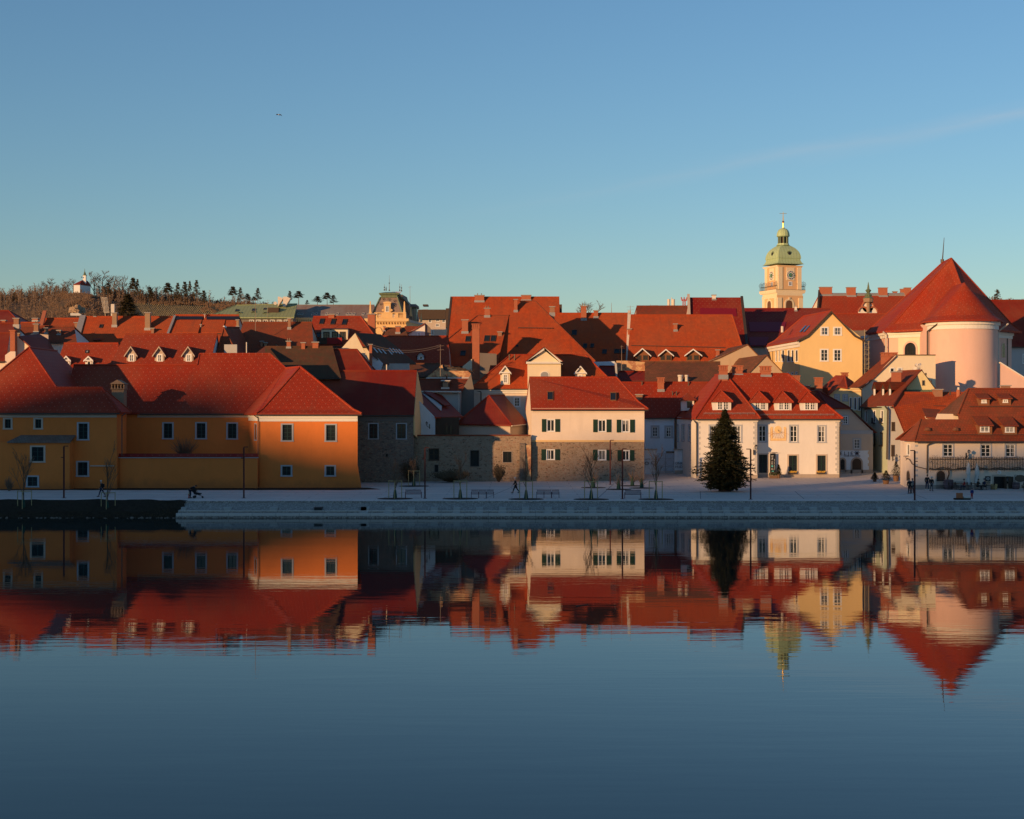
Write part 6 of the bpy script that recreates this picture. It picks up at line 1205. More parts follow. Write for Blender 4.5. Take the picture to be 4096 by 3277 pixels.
# --- old vine house
b=Th('vine_house','long old inn with low red roof, many dormers and a vine trellis along its front','house',(62,187,1.6))
d=181.5; dw=182.; z=P(L(0,826),d).z; eL=P(L(828,826),d); eR=k((68,d,z)); tipL=P(L(676,810),187.5); tipL.z=z
r1=P(L(892,602),184.6); m1=P(L(1300,602),184.6); m1.z=r1.z; zr=P(L(1402,279),188.2).z; R1=P(L(1402,279),188.2); R2=k((68,188.2,zr))
pl=plane(eL,eR,R1); 
r1=hit(L(892,603),pl); m1=hit(L(1296,604),pl); m2=hit(L(1290,550),pl); R1=hit(L(1402,279),pl); R2=k((68,R1.y,R1.z)); R3=k((70.5,R1.y,R1.z)); eR=k((70.5,d,z))
hp=P(L(1075,541),192.5); hp.z=m2.z
slab(b,[[eL,eR,R3,R1,m2,m1,r1]],'t_rust',.18,caps=False); slab(b,[[tipL,eL,r1]],'t_rust',.18,name='hip',caps=False); slab(b,[[m2,R1,hp]],'t_brown',.15,name='half_hip',caps=False)
slab(b,[[R1,R3,k((70.5,196,z)),k((R1.x,196,z))]],'t_rust',.15,name='rear_roof',caps=False); slab(b,[[r1,m1,k((m1.x,190,z)),k((tipL.x,190,z))]],'t_rust',.15,name='rear_roof',caps=False)
flat(b,L,[(1078,545),(1285,548),(1294,604),(1056,604)],186.6,'p_cream','gable_wall')
m=MB(); m.path([eL,r1],.12); m.path([R1,m2],.12); m.path([R1,R3],.12); m.path([R1,hp],.1); b.add(m,'ridge_tiles','t_rust'); b.pl=pl
xc=P(L(835,0),dw).x
walls(b,[(P(L(722,0),188).x,188),(xc,dw),(70,dw),(70,194),(P(L(722,0),188).x+1,194)],1.2,z+.05,'p_cream',{0:[(L(748,862),L(779,992),'na')],1:[(L(1120,858),L(1248,1010),'wv'),(L(1520,860),L(1648,1012),'wv'),(L(1782,860),L(1908,1012),'wv'),(L(2050,860),L(2170,1012),'wv')]})
fa=Fac((xc,dw),(70,dw))
u0,v1=fa.hit(L(1050,1140));u1,v0=fa.hit(L(1162,1262)); arch(b,fa,u0,u1,v0,v1,'p_sand','wood_dark',.12,.06,name='window',bars=6)
f0=Fac((P(L(722,0),188).x,188),(xc,dw)); u0,v1=f0.hit(L(745,1138));u1,v0=f0.hit(L(785,1262)); arch(b,f0,u0,u1,v0,v1,'p_sand','wood_dark',.12,.06,name='window')
m=MB(); u0,v1=fa.hit(L(1650,1193));u1,v0=fa.hit(L(1795,1372)); fa.box(m,u0,u0+.2,1.3,v1,-.01,.06); fa.box(m,u0+.2,u1,v1-.2,v1,-.01,.06); do=b.add(m,'door','p_sand',label='dark open inn doorway'); m=MB(); fa.box(m,u0+.2,u1-.25,1.3,v1-.2,-.01,.03); b.add(m,'opening','sign_black',do)
m=MB(); fa.box(m,u1-.25,u1-.1,1.5,v1-.2,.02,.75); fa.box(m,u1+.15,u1+.75,1.5,v1-.2,.5,.56) ; b.add(m,'door_leaf','wood_dark',do)
m=MB(); fa.box(m,0,u0-.03,1.1,2.05,-.01,.05); b.add(m,'plinth','p_plinth')
for x0,y0,x1,y1,nm in ((1578,1208,1633,1262,'notice'),(1797,1210,1848,1286,'notice')):
    u0,v1=fa.hit(L(x0,y0));u1,v0=fa.hit(L(x1,y1)); m=MB(); fa.box(m,u0,u1,v0,v1,0,.08); no=b.add(m,'sign_board','sign_black'); 
    m=MB()
    for i in range(4): c=(u0+u1)/2; w_=(u1-u0)*(.25,.38,.42,.2)[i]; zz=v1-(v1-v0)*(.2+.17*i); fa.box(m,c-w_,c+w_,zz-.035,zz,.08,.09)
    b.add(m,'lettering','sign_text',no)
for i in range(3): m=MB(); u0,v1=fa.hit(L(1578,1268+i*16));u1,v0=fa.hit(L(1632,1276+i*16)); fa.box(m,u0,u1,v0,v1,0,.05); b.add(m,'sign_board','wood_dark')
m=MB(); u,v=fa.hit(L(1722,1167)); q=fa.w(u,v); m.tube(q,q+k((0,-.2,0)),.24,n=14); ro=b.add(m,'round_lamp','white'); m=MB(); m.tube(q+k((0,-.2,0)),q+k((0,-.24,0)),.13,n=12); b.add(m,'lamp_centre','gutter_light',ro)
for x0,x1,y0,y1,a,c in ((1508,1625,382,457,(1538,392,1592,434),0),(1735,1852,380,455,(1765,390,1818,430),0)): dormer(b,pl,L,x0,x1,y0,y1,None,'shed','wood','t_rust',a,'sm',.12,.3,slope=.35)
for x0,x1,y0,y1,a in ((1503,1652,664,765,(1522,673,1622,743)),(1770,1916,668,768,(1788,677,1888,746)),(2040,2180,668,768,(2055,677,2150,746))): dormer(b,pl,L,x0,x1,y0,y1,None,'shed','wood','t_rust',a,'vi',.12,.35,slope=.42)
chim(b,None,1770,1850,240,350,'old',crop_=L,d=188.4,dep=1.1,base=False)
for x in (968,1268): q=hit(L(x,715),pl); m=MB(); m.lathe((q.x,q.y,q.z-.1),[(.5,0),(.3,.35),(.05,.4)],10); b.add(m,'roof_vent','t_brown')
m=MB(); m.tube(eL+k((0,-.1,-.2)),eR+k((0,-.1,-.2)),.1); b.add(m,'gutter','gutter'); m=MB(); m.path([P(L(1040,838),d),P(L(965,880),dw-.1),P(L(962,1180),dw-.1)],.08,6); b.add(m,'downpipe','gutter')
m=MB(); a_,c_=hit(L(900,778),pl),hit(L(2050,778),pl); n=pl[1]; m.tube(a_+n*.15,c_+n*.15,.035,n=4); a_,c_=hit(L(1400,478),pl),hit(L(2050,478),pl); m.tube(a_+n*.15,c_+n*.15,.035,n=4); b.add(m,'snow_guard_rail','gutter')
m=MB()
for i,y in enumerate((885,955,1020,1090,1145,1200)): u,v=fa.hit(L(835,y)); fa.box(m,0,.32,v-.12,v+.12,-.01,.02)
b.add(m,'corner_stones','p_trimgrey')
# trellis with vine
b=Th('vine_trellis','wooden trellis of thin upright laths with a bare old vine along the inn front','trellis',(62,181.7,4))
dt=181.75; m=MB(); xs_=[985+i*(2130-985)/66 for i in range(67)]; random.seed(4)
for x in xs_: j=random.uniform(-3,3); a_,c_=P(L(x,1145+j),dt),P(L(x,1003+j),dt); m.box((a_.x-.025,dt-.02,a_.z),(a_.x+.025,dt+.02,c_.z))
b.add(m,'laths','wood_dark'); m=MB()
for y in (1022,1130): a_,c_=P(L(985,y-4 if y>1100 else y-2),dt+.05),P(L(2130,y+4),dt+.05); m.box((a_.x,dt+.02,min(a_.z,c_.z)-.04),(c_.x,dt+.08,min(a_.z,c_.z)+.04))
b.add(m,'rails','wood_dark'); m=MB(); pts=[P(L(985+i*28,1126+8*math.sin(i*.9)+random.uniform(-5,5)),dt-.1) for i in range(41)]; m.path(pts,.06,6); m.path([P(L(1188,1290),dt-.1),P(L(1178,1230),dt-.1),P(L(1195,1190),dt-.1),P(L(1190,1128),dt-.1)],.09,7); m.path([P(L(960,1134),dt),P(L(900,1118),dt),P(L(845,1105),dt+.0),P(L(800,1075),183),P(L(775,1030),184.5),P(L(730,1012),186)],.05,5)
b.add(m,'vine','bark'); m=MB()
for i in range(420): q=P(L(random.uniform(985,2120),random.uniform(995,1150)),dt-.08); m.tube(q,q+k((random.uniform(-.3,.3),random.uniform(-.1,.05),random.uniform(-.35,.3))),.012,n=3)
b.add(m,'twigs','bark')['kind']='stuff'
lantern('wall_lantern','black wall lantern above the vine trellis of the old inn',L,1406,925,1005,181.2,1380)
m=MB(); q=P(L(712,992),187.2); 
pts=[P(L(822,992),184),P(L(712,995),187.2)]; m.path(pts,.04,5); m.path([P(L(822,1060),184),P(L(790,1010),185),P(L(740,1030),186.6),P(L(735,1040),186.6)],.03,5); solo(m,'sign_bracket','iron','ornamental iron sign bracket on the left corner of the old inn','bracket')
lantern('wall_lantern','dark lantern in the shaded lane beside the old inn',L,638,975,1035,212.8,600)
# ================================================================ hills, trees
def prof_y(pts,x):
    for (a,ya),(c,yc) in zip(pts,pts[1:]):
        if a<=x<=c: return ya+(yc-ya)*(x-a)/(c-a)
    return pts[0][1] if x<pts[0][0] else pts[-1][1]
def noise2(x,y):
    return math.sin(x*.011+y*.017)*.5+math.sin(x*.031-y*.013+1.3)*.3+math.sin(x*.07+y*.05)*.2
# skyline of bare ground (photo pixels) at 1500 m
sky=[(-1800,1300),(-900,1250),(-300,1222),(0,1212),(120,1205),(200,1198),(262,1180),(290,1173),(352,1173),(375,1190),(420,1205),(520,1216),(700,1222),(900,1240),(1050,1246),(1250,1268),(1500,1300),(1900,1330),(2700,1340),(5200,1330)]
DH=1500.
def hz(xp,t):
    """height of the hill at fraction t (0 foot, 1 crest) on the column xp"""
    zc=CZ-(prof_y(sky,xp)-HY)*DH/F
    return 16+(zc-16)*(sm(0,1,t)*.55+.45*t)
def hp_(xp,t):
    y=1050+t*(DH-1050); return Vector(((xp-CX)*y/F,y,hz(xp,t)))
m=MB(); cols=list(range(-1800,5300,40)); rows=[i/14 for i in range(15)]
for t in rows:
    for c in cols: v=hp_(c,t); v.z+=noise2(v.x,v.y)*3*min(1,4*t)*(0 if t==1 else 1); m.v.append(v)
for c in cols: v=hp_(c,1.); v.y+=400; v.z-=25; m.v.append(v)
for c in cols: v=hp_(c,1.); v.y+=1500; v.z=10; m.v.append(v)
n=len(cols)
for j in range(16):
    for i in range(n-1): m.f.append((j*n+i,j*n+i+1,(j+1)*n+i+1,(j+1)*n+i))
solo(m,'hill','hillside',None,None,(0,0,0),kind='structure',smooth=True)
# right hill behind the church
DR=900.; m=MB(); cols=list(range(3700,5200,50)); n=len(cols)
for t in (0,.35,.7,1,1.3): 
    for c in cols:
        y=650+t*(DR-650); zc=CZ-((1198 if c>4000 else 1230)-HY)*DR/F; m.v.append(Vector(((c-CX)*y/F,y,14+(zc-14)*min(t,2-t))))
for j in range(4):
    for i in range(n-1): m.f.append((j*n+i,j*n+i+1,(j+1)*n+i+1,(j+1)*n+i))
solo(m,'hill','hillside',None,None,(0,0,0),kind='structure')
# bare tree kinds
def twigtree(seed,H=18.,spread=.5,levels=4,w=.16,trunk='bark',mat='bare',cnt=(7,5,5,4),up=.35):
    random.seed(seed); tr=MB(); cr=MB()
    def strip(a,b_,r0,r1,mb):
        d=(b_-a); s=d.cross(Vector((0,1,0)));
        if s.length<1e-4: s=Vector((1,0,0))
        s.normalize(); i=len(mb.v); mb.v+=[a-s*r0,a+s*r0,b_+s*r1,b_-s*r1]; mb.f.append((i,i+1,i+2,i+3))
        s2=d.cross(s).normalized(); i=len(mb.v); mb.v+=[a-s2*r0,a+s2*r0,b_+s2*r1,b_-s2*r1]; mb.f.append((i,i+1,i+2,i+3))
    def grow(p,d,L,r,l):
        e=p+d*L; 
        if l==0: tr.tube(p,e,r,r*.5,6)
        else: strip(p,e,r,r*.45,cr)
        if l>=levels-1: return
        for k in range(cnt[l]):
            t=(.3+.7*(k+random.random())/cnt[l]) if l==0 else (.25+.75*random.random()); a=random.uniform(0,6.28)
            nd=(d*(1-spread)+Vector((math.cos(a),math.sin(a),up*random.uniform(.2,1.6)))*spread*1.3).normalized()
            q=p+d*L*t; grow(q,nd,L*(.62 if l==0 else .6)*random.uniform(.6,1.1)*(1.15-t*.45),max(r*.5,w*.3),l+1)
    grow(Vector((0,0,0)),Vector((0,0,1)),H*.82,w*2.,0)
    return tr,cr
def tree_thing(name,label,tr,cr,base,trm,crm,group=None,cat='tree'):
    o=bpy.data.objects.new(name,None); COL.objects.link(o); o.location=base; tag(o,label,cat,group)
    a=tr.make('trunk',trm); a.parent=o; c=cr.make('crown',crm); c.parent=o; return o
def pine(seed,H,Rw,bare_low=.35,mat='pine',n=520,leaf=.9,style='layer'):
    random.seed(seed); tr=MB(); cr=MB(); tr.tube((0,0,0),(0,0,H*.97),H*.014+.08,.05,6)
    lay=[]; z=H*bare_low
    while z<H*.98:
        t=(z-H*bare_low)/(H*(1-bare_low)); r=Rw*((1-t)**.65 if style=='layer' else (1-t)**(.85 if style=='cone' else .6))*random.uniform(.65,1.12)+.1; k=random.randint(4,7) if style=='layer' else 9
        for i in range(k):
            a=random.uniform(0,6.28); L=r*random.uniform(.6,1.1); lay.append((z+random.uniform(-.2,.2),a,L))
        z+=H*(.055 if style=='layer' else .03)
    per=max(4,n//len(lay))
    for z,a,L in lay:
        dr=-.18 if style!='layer' else random.uniform(-.1,.12); e=Vector((math.cos(a)*L,math.sin(a)*L,z+L*dr)); tr.tube((0,0,z),e,.05,.02,3)
        for i in range(per):
            t=random.uniform(.25,1.05)**.7; c=Vector((0,0,z)).lerp(e,t)+Vector((random.gauss(0,.13*L+.1),random.gauss(0,.13*L+.1),random.gauss(0,.12*leaf)))
            s=leaf*random.uniform(.5,1.); aa=random.uniform(0,6.28); u=Vector((math.cos(aa),math.sin(aa),random.uniform(-.4,.25)))*s; v=Vector((-math.sin(aa),math.cos(aa),random.uniform(-.5,.5)))*s*.5
            j=len(cr.v); cr.v+=[c-u*.5,c+v*.5,c+u*.5,c-v*.5]; cr.f.append((j,j+1,j+2,j+3))
    return tr,cr
# far wood: one mass of bare trees
random.seed(21); m=MB()
def wood(m,p,H,n):
    s=Vector((.3,0,0)); i=len(m.v); m.v+=[p-s,p+s,p+Vector((.06,0,H))]; m.f.append((i,i+1,i+2))
    for k in range(n):
        z=H*random.uniform(.2,.98); a=random.uniform(0,6.28); L=H*random.uniform(.1,.27)*(1.2-z/H*.7); q=p+Vector((0,0,z)); e=q+Vector((math.cos(a)*L,math.sin(a)*L,L*random.uniform(.3,1.2))); w_=random.uniform(.16,.36); d=Vector((0,0,w_)) if random.random()<.5 else Vector((w_,0,0))
        i=len(m.v); m.v+=[q-d,q+d,e]; m.f.append((i,i+1,i+2))
for k in range(2600):
    xp=random.uniform(-350,1900); t=random.uniform(.12,1.02)**.6
    if 545<xp<900 and t<.95: continue
    if 225<xp<385 and t>.8: continue
    if xp>900 and t<.5: continue
    p=hp_(xp,min(t,1.0)); p.y+=random.uniform(-10,25); p.z-=1; H=random.uniform(9,19)*(1 if t>.8 else .8)*(.55 if xp>1000 else 1)
    wood(m,p,H,random.randint(22,34))
for k in range(1500):
    xp=random.uniform(-200,1130) if k%3 else random.uniform(380,1000); p=hp_(xp,random.uniform(.95,1.)); p.y+=random.uniform(0,70); p.z-=random.uniform(0,2)
    if 250<xp<372: continue
    wood(m,p,random.uniform(8,17)*(.75 if xp>760 else 1),random.randint(30,46))
solo(m,'woodland','wood_far','mass of bare winter trees covering the far hillside','woodland',(0,0,0),kind='stuff')
m=MB(); random.seed(22)
def scrub(m,p,R0_,n,hh=1.):
    for k in range(n):
        d=Vector((random.gauss(0,1),random.gauss(0,1),abs(random.gauss(0,.8))*hh)); d=d.normalized()*R0_*random.uniform(.3,1); c=p+d; a=random.uniform(0,6.28); s=random.uniform(.5,1.6)
        u=Vector((math.cos(a)*s*.5,math.sin(a)*s*.3,s)); v=Vector((s*.22,0,0)); i=len(m.v); m.v+=[c-v,c+v,c+u]; m.f.append((i,i+1,i+2))
for k in range(330): 
    xp=random.gauss(315,75); t=random.uniform(.45,.99)
    if 272<xp<346 and .50<t<.80: continue
    if 265<xp<375 and t>.93: t=random.uniform(.84,.92)
    p=hp_(xp,t); scrub(m,p,random.uniform(3,6),46)
for k in range(90): q=P(N(random.gauss(890,40),random.uniform(1222,1275)),1280+random.uniform(-30,60)); scrub(m,q,random.uniform(1.5,3.5),34)
for k in range(60): q=P(N(random.uniform(520,960),random.uniform(1213,1222)),1385); scrub(m,q,random.uniform(1,2.2),26)
for k in range(46):
    t=k/45*2-1; q=P(U(950+t*112,478+random.uniform(-22,10)+55*t*t),1178); scrub(m,q,random.uniform(1.5,3.4),40)
for k in range(420): xp=random.uniform(-200,1200); p=hp_(xp,random.uniform(0,.5) if not 500<xp<900 else random.uniform(0,.1)); scrub(m,p,random.uniform(2,5),26)
for k in range(170): xp=random.uniform(3930,4400); y=random.uniform(800,900); p=Vector(((xp-CX)*y/F,y,14+(y-650)/250*(74-14))); scrub(m,p,random.uniform(2,4),36)
solo(m,'scrub','scrub','reddish brown scrub and bushes on the castle hill slope','scrub',(0,0,0),kind='stuff')
# rock face
m=MB(); random.seed(5); n=17; rws=9
for r in range(rws):
    for i in range(n):
        t=i/(n-1)*2-1; w_=108*(1-.22*(r/(rws-1))**2); q=P(U(950+t*w_,592-(r/(rws-1))*118*(1-.25*t*t)),1175+18*(r/(rws-1))+16*t*t)
        if 0<i<n-1 and r<rws-1: q+=Vector((random.uniform(-.7,.7),random.uniform(-1.6,1.6),random.uniform(-.5,.5)))
        m.v.append(q)
for r in range(rws-1):
    for i in range(n-1): m.f.append((r*n+i,r*n+i+1,(r+1)*n+i+1,(r+1)*n+i))
solo(m,'cliff','s_rock',None,None,(0,0,0),kind='structure')
# chapel
D0=1470.; base=P(U(990,350),D0); b=Th('hill_chapel','tiny white chapel with a red roof and slender belfry on top of the wooded hill','chapel',base)
x0,xm_,x1=P(U(918,0),D0).x,P(U(985,0),D0).x,P(U(1072,0),D0).x; zb=P(U(0,352),D0).z-3; ze=P(U(0,240),D0).z; za=P(U(0,190),D0).z
fpq=[(x0,D0+9),(xm_-6,D0),(xm_,D0),(x1,D0+12),(x1-4,D0+26),(x0,D0+24)]
m=MB(); m.prism([(x,y,zb) for x,y in fpq],(0,0,ze-zb)); b.add(m,'wall','white')
A_=Vector((xm_+.2,D0+7,za+.8)); B_=Vector((xm_+3,D0+16,za+.8)); ring=[Vector((x+(1 if x>xm_ else -1)*.3,y-.4,ze)) for x,y in fpq]
slab(b,[[ring[0],ring[1],A_],[ring[1],ring[2],A_],[ring[2],ring[3],B_,A_],[ring[3],ring[4],B_],[ring[4],ring[5],A_,B_],[ring[5],ring[0],A_]],'t_crimson',.6,caps=False)
m=MB(); tx=P(U(1010,0),D0).x; w_=P(U(1028,0),D0).x-P(U(992,0),D0).x; ty=P(U(0,125),D0+8).z; m.box((tx-w_/2,D0+8,ze),(tx+w_/2,D0+8+w_,ty)); b.add(m,'belfry','white')
m=MB(); f_=lambda y:P(U(0,y),D0+8).z; m.lathe((tx,D0+8+w_/2,0),[(w_*.85,f_(128)),(w_*.5,f_(118)),(w_*.3,f_(110)),(w_*.42,f_(100)),(w_*.2,f_(90)),(.3,f_(75)),(.15,f_(45))],8); b.add(m,'spire','copper_dark')
m=MB()
for x,y,w2,h2,dd in ((957,292,10,16,3),(1002,318,16,32,1.),(1042,322,12,26,6.5),(1008,152,9,14,7.4)): q=P(U(x,y),D0+dd); r=w2*.32468*D0/F/2; hh=h2*.32468*D0/F/2; m.box((q.x-r,q.y-.9,q.z-hh),(q.x+r,q.y-.4,q.z+hh))
b.add(m,'windows','wood_dark')
# individual bare trees on the skyline
kinds=[twigtree(s,18,.5,4,.2,cnt=(9,6,5,4)) for s in (1,2,3)]
protos=[]; lab='bare skyline tree on the hill, {}'
sk=[(375,335,'far left of the chapel'),(392,330,''),(515,245,''),(618,200,''),(690,260,''),(775,240,''),(835,195,''),(905,185,''),(1160,122,''),(1265,130,''),(1405,150,''),(1510,160,''),(1580,262,''),(1840,262,''),(1935,285,''),(1700,285,'')]
names=['the leftmost of the row left of the chapel','second from the left of the row','narrow one left of the fan-shaped tree','tall fan-shaped one midway between photo edge and chapel','just right of the tall fan-shaped tree','lower of the pair left of the chapel','taller one before the scrub left of the chapel','touching the left side of the chapel','biggest and roundest, right of the chapel','second biggest, right beside the roundest tree','tall one in the middle behind the floodlight mast','slim one between floodlight mast and twin pines','low one left of the twin pines','reddish one between the twin pines and the pine row','lowest one just before the pine row','low one just right of the twin pines']
srt=None
for i,(x,yt,_) in enumerate(sk):
    xp,yp=U(x,yt); xx=xp; gb=hp_(xx,.99); gb.z-=1; zt=CZ-(yp-HY)*gb.y/F; H=zt-gb.z
    tr,cr=kinds[i%3]
    if i<3: protos.append(tree_thing('bare_tree',lab.format(names[i]),tr,cr,gb,'bark','bare','bare trees on the hill skyline')); o=protos[i]
    else: o=copy_thing(protos[i%3],gb,lab.format(names[i]))
    o.scale=(H/17.5,)*3; o.rotation_euler.z=i*1.7
    if x in(1160,1265,618): o.scale=(H/15.,H/15.,H/17.)
# pines
pk=[pine(s,20,6.8,r_,'pine',1300,2.4) for s,r_ in ((31,.35),(32,.5),(33,.25))]
pp=[]
pl_=[(A,15,350,40,120),(A,75,345,50,120),(A,160,318,60,120),(A,1165,220,75,190),(A,1435,160,100,240),(A,1482,180,60,220),(A,1615,262,75,180),(A,1810,215,120,210),(B,30,220,75,210),(B,105,205,80,220),(B,160,195,45,220),(B,232,190,75,225),(B,310,300,75,190),(B,625,255,105,190),(B,705,270,65,180),(B,778,335,75,100),(B,850,365,60,90),(B,893,275,70,170),(B,1237,305,52,140),(B,1333,305,110,150),(B,1425,405,40,60),(B,1535,362,95,100),(B,1640,322,100,140),(B,1708,352,75,110)]
pn=['the leftmost, cut by the photo edge','second from the photo edge','round topped, third from the photo edge','dark brown one right behind the big round bare tree','taller of the twin pair above the yew','shorter of the twin pair above the yew','brown pointed one right of the twin pair','flat topped first of the five-pine row','second of the five-pine row','third of the five-pine row','thin fourth of the five-pine row','tallest, last of the five-pine row','short one just right of the five-pine row','wide one before the copper roof','narrow one leaning on the wide one before the copper roof','low flat one between two taller pines','smallest one left of the copper hall roof','ragged lone one left of the copper hall roof','narrow one behind the vent hoods','broad round one behind the copper ridge','tiny one right of the broad round one','low left one above the grey-brown roof','pointed middle one above the grey-brown roof','right one of three above the grey-brown roof']
for i,(f,x,yt,w_,hh) in enumerate(pl_):
    xp,yp=f(x,yt); D_=1480. if i<18 else 1300.; H=hh*.37106*D_/F*1.0; zt=CZ-(yp-HY)*D_/F; q=Vector(((xp-CX)*D_/F,D_,zt-H)); r=w_*.37106*D_/F/2
    lb='dark pine on the skyline, '+pn[i]
    if i<3: o=tree_thing('pine_tree',lb,*pk[i],q,'bark','pine','pines on the hill skyline'); pp.append(o)
    else: o=copy_thing(pp[i%3],q,lb)
    o.scale=(r/4.6,r/4.6,H/20); o.rotation_euler.z=i*2.1
tr,cr=pine(77,12,6.2,.05,'yew',11000,.7,'yew'); q=P(U(1570,365),430); q.z-=11.9; tree_thing('yew_tree','large dark evergreen tree rising behind the tan chimneys, in front of the vineyard',tr,cr,q,'bark','yew')
tr,cr=twigtree(9,9,.45,4,.08,cnt=(10,7,6,5)); q=P(D(690,345),330); q.z-=9; tree_thing('bare_tree','little bare tree top behind the chimneys of the broad red roof',tr,cr,q,'bark','bare')
tr,cr=pine(41,14,6,.25,'pine',700,1.6); q=P(Fc(1575,425),880); o=tree_thing('pine_tree','round dark pine among bare trees on the hill right of the church roof',tr,cr,q-Vector((0,0,13)),'bark','pine'); o.scale=(.85,.85,.95)
m=MB(); random.seed(8)
for k in range(150): xp=random.uniform(3900,4400); p=Vector(((xp-CX)*885/F,880+random.uniform(-15,15),62+random.uniform(-3,1))); wood(m,p,random.uniform(6,12),36)
solo(m,'woodland','wood_far','bare trees massed on the small hill right of the church','woodland',(0,0,0),kind='stuff')
# vineyard
m=MB(); random.seed(2)
for r in range(38):
    for k in range(12):
        xp=540+r*7.8+k*4.2; yp=1221+k*5+.05*(xp-560)-.02*max(0,xp-700)
        if xp>850: continue
        d_=1380-k*22; q=P(N(xp,yp),d_); s_=random.uniform(.09,.14); h_=random.uniform(1.4,2.0); i=len(m.v); m.v+=[q-Vector((s_,0,0)),q+Vector((s_,0,0)),q+Vector((s_,0,h_)),q+Vector((-s_,0,h_))]; m.f.append((i,i+1,i+2,i+3))
solo(m,'vineyard','stake','rows of pale vineyard posts on the grassy slope beside the big evergreen','vineyard',(0,0,0),kind='stuff')
m=MB(); xs_=list(range(500,960,20)); n=len(xs_)
for k in range(0,16):
    for x in xs_: 
        yp=1214+k*5+.05*(x-560)-.02*max(0,x-700)+ (0 if k else -1); m.v.append(P(N(x,yp),1400-k*22))
for j in range(15):
    for i in range(n-1): m.f.append((j*n+i,j*n+i+1,(j+1)*n+i+1,(j+1)*n+i))
for x in xs_: m.v.append(P(N(x,1216+.05*(x-560)-.02*max(0,x-700)),1400)+Vector((0,150,-14)))
for i in range(n-1): m.f.append((i,i+1,16*n+i+1,16*n+i))
solo(m,'field','vinefield',None,None,(0,0,0),kind='structure')
# floodlight mast
m=MB(); d=1080.; t0=P(U(1325,635),d); t1=P(U(1285,405),d); 
b=Th('floodlight_mast','leaning floodlight mast with many rows of lamps below the hill wood','mast',t0)
m.tube(t0-Vector((0,0,20)),t1,.7,.45,6); b.add(m,'mast_pole','gutter'); 
for i in range(13):
    c=t1.lerp(t0,i/15); w_=2.0-.03*i; m=MB(); m.tube(c-Vector((w_,.6,0)),c+Vector((w_,-.6,0)),.12,n=4)
    for k in range(5): x=-w_+2*w_*k/4; m.box((c.x+x-.26,c.y-1.0,c.z-.2),(c.x+x+.26,c.y-.6,c.z+.22))
    b.add(m,'lamp_row','gutter_light')
m=MB(); q=P(U(1380,570),d); m.box((q.x-.8,d,q.z-4),(q.x+1.6,d+2,q.z+5)); solo(m,'kiosk','gutter_light','small pale mast cabin beside the foot of the floodlight mast','cabin')
m=MB(); pts=[(865,597),(880,593),(930,596),(965,592),(1000,612),(1002,626),(868,624)]; m.prism([P(U(*p),1090) for p in pts],(0,2,0)); solo(m,'painted_wall','canvas','low white wall with colourful scrawls under the rock face','wall')
# ================================================================ promenade furniture
def post(x,yt,yb,f,label,arm=1,grp='slim rust-red lamp posts along the promenade'):
    q=ong(f(x,yb)); t=P(f(x,yt),q.y); h=t.z-q.z
    b=Th('lamp_post',label,'lamp post',q,grp)
    m=MB(); m.box((q.x-.075,q.y-.075,q.z),(q.x+.075,q.y+.075,q.z+h)); b.add(m,'pole','corten'); m=MB(); m.box((q.x-.2,q.y-.2,q.z-.01),(q.x+.2,q.y+.2,q.z+.03)); b.add(m,'base_plate','corten')
    m=MB(); s=arm; m.box((q.x+min(0,s*.45),q.y-.09,q.z+h),(q.x+max(0,s*.45),q.y+.09,q.z+h+.09)); b.add(m,'lamp_head','corten'); m=MB(); m.box((q.x-.3*arm if arm>0 else q.x,q.y-.06,q.z+h*.78),(q.x if arm>0 else q.x+.3,q.y+.06,q.z+h*.78+.09)); b.add(m,'spotlight','corten'); return b
post(735,680,1272,G,'lamp post nearest the left edge, before the orange monastery bay'); post(792,690,1273,Hc,'lamp post in front of the courtyard wall end'); post(862,840,1422,I,'lamp post right of the promenade bench before the stone wall')
post(1124,755,1262,J,'lamp post standing close to the cream house, farther from the river'); post(1264,855,1427,J,'lamp post before the cream house near the right-hand bench'); post(870,858,1433,K,'lamp post between the big fir and the sundial doorway',-1); post(830,940,1463,L,'lamp post at the corner of the old inn',-1)
# young staked trees
def staked(f,x,yb,w,label,H=4.,bed=True,sh=False):
    q=ong(f(x,yb)) if not sh else P(f(x,yb),157.6); b=Th('young_tree',label,'young tree',q,'young trees staked along the promenade')
    if bed: m=MB(); m.lathe((q.x,q.y,q.z-.02),[(w*1.55,0),(w*1.5,.05),(w*.3,.1)],20,sy=.9); b.add(m,'planting_bed','soil')
    hs=1.95; m=MB()
    for dx,dy in ((-w*.55,.3),(w*.55,.3),(0,-.45)): m.tube((q.x+dx,q.y+dy,q.z-.1),(q.x+dx,q.y+dy,q.z+hs),.045,n=6)
    for p_,r_ in (((-w*.55,.3),(w*.55,.3)),((-w*.55,.3),(0,-.45)),((w*.55,.3),(0,-.45))): m.tube((q.x+p_[0],q.y+p_[1],q.z+hs-.06),(q.x+r_[0],q.y+r_[1],q.z+hs-.06),.035,n=5)
    b.add(m,'stakes','stake'); m=MB(); m.lathe((q.x,q.y,q.z),[(.22,0),(.2,.35),(.12,.9),(.05,1.05)],8); b.add(m,'watering_sleeve','sleeve')
    tr,cr=twigtree(hash(label)%97+3,H,.36,4,.035,cnt=(10,4,3,2),up=.9); m=MB(); m.v=[v+q for v in tr.v]; m.f=tr.f; b.add(m,'trunk','bark'); m=MB(); m.v=[v+q for v in cr.v]; m.f=cr.f; b.add(m,'crown','twig'); return b
import zlib
hash=lambda s: zlib.crc32(s.encode())
staked(G,272,1405,1.3,'young staked tree on the earth bank nearest the left edge',5.5,False,True); staked(G,1235,1425,1.3,'young staked tree on the earth bank beside the passing walker',5.5,False,True)
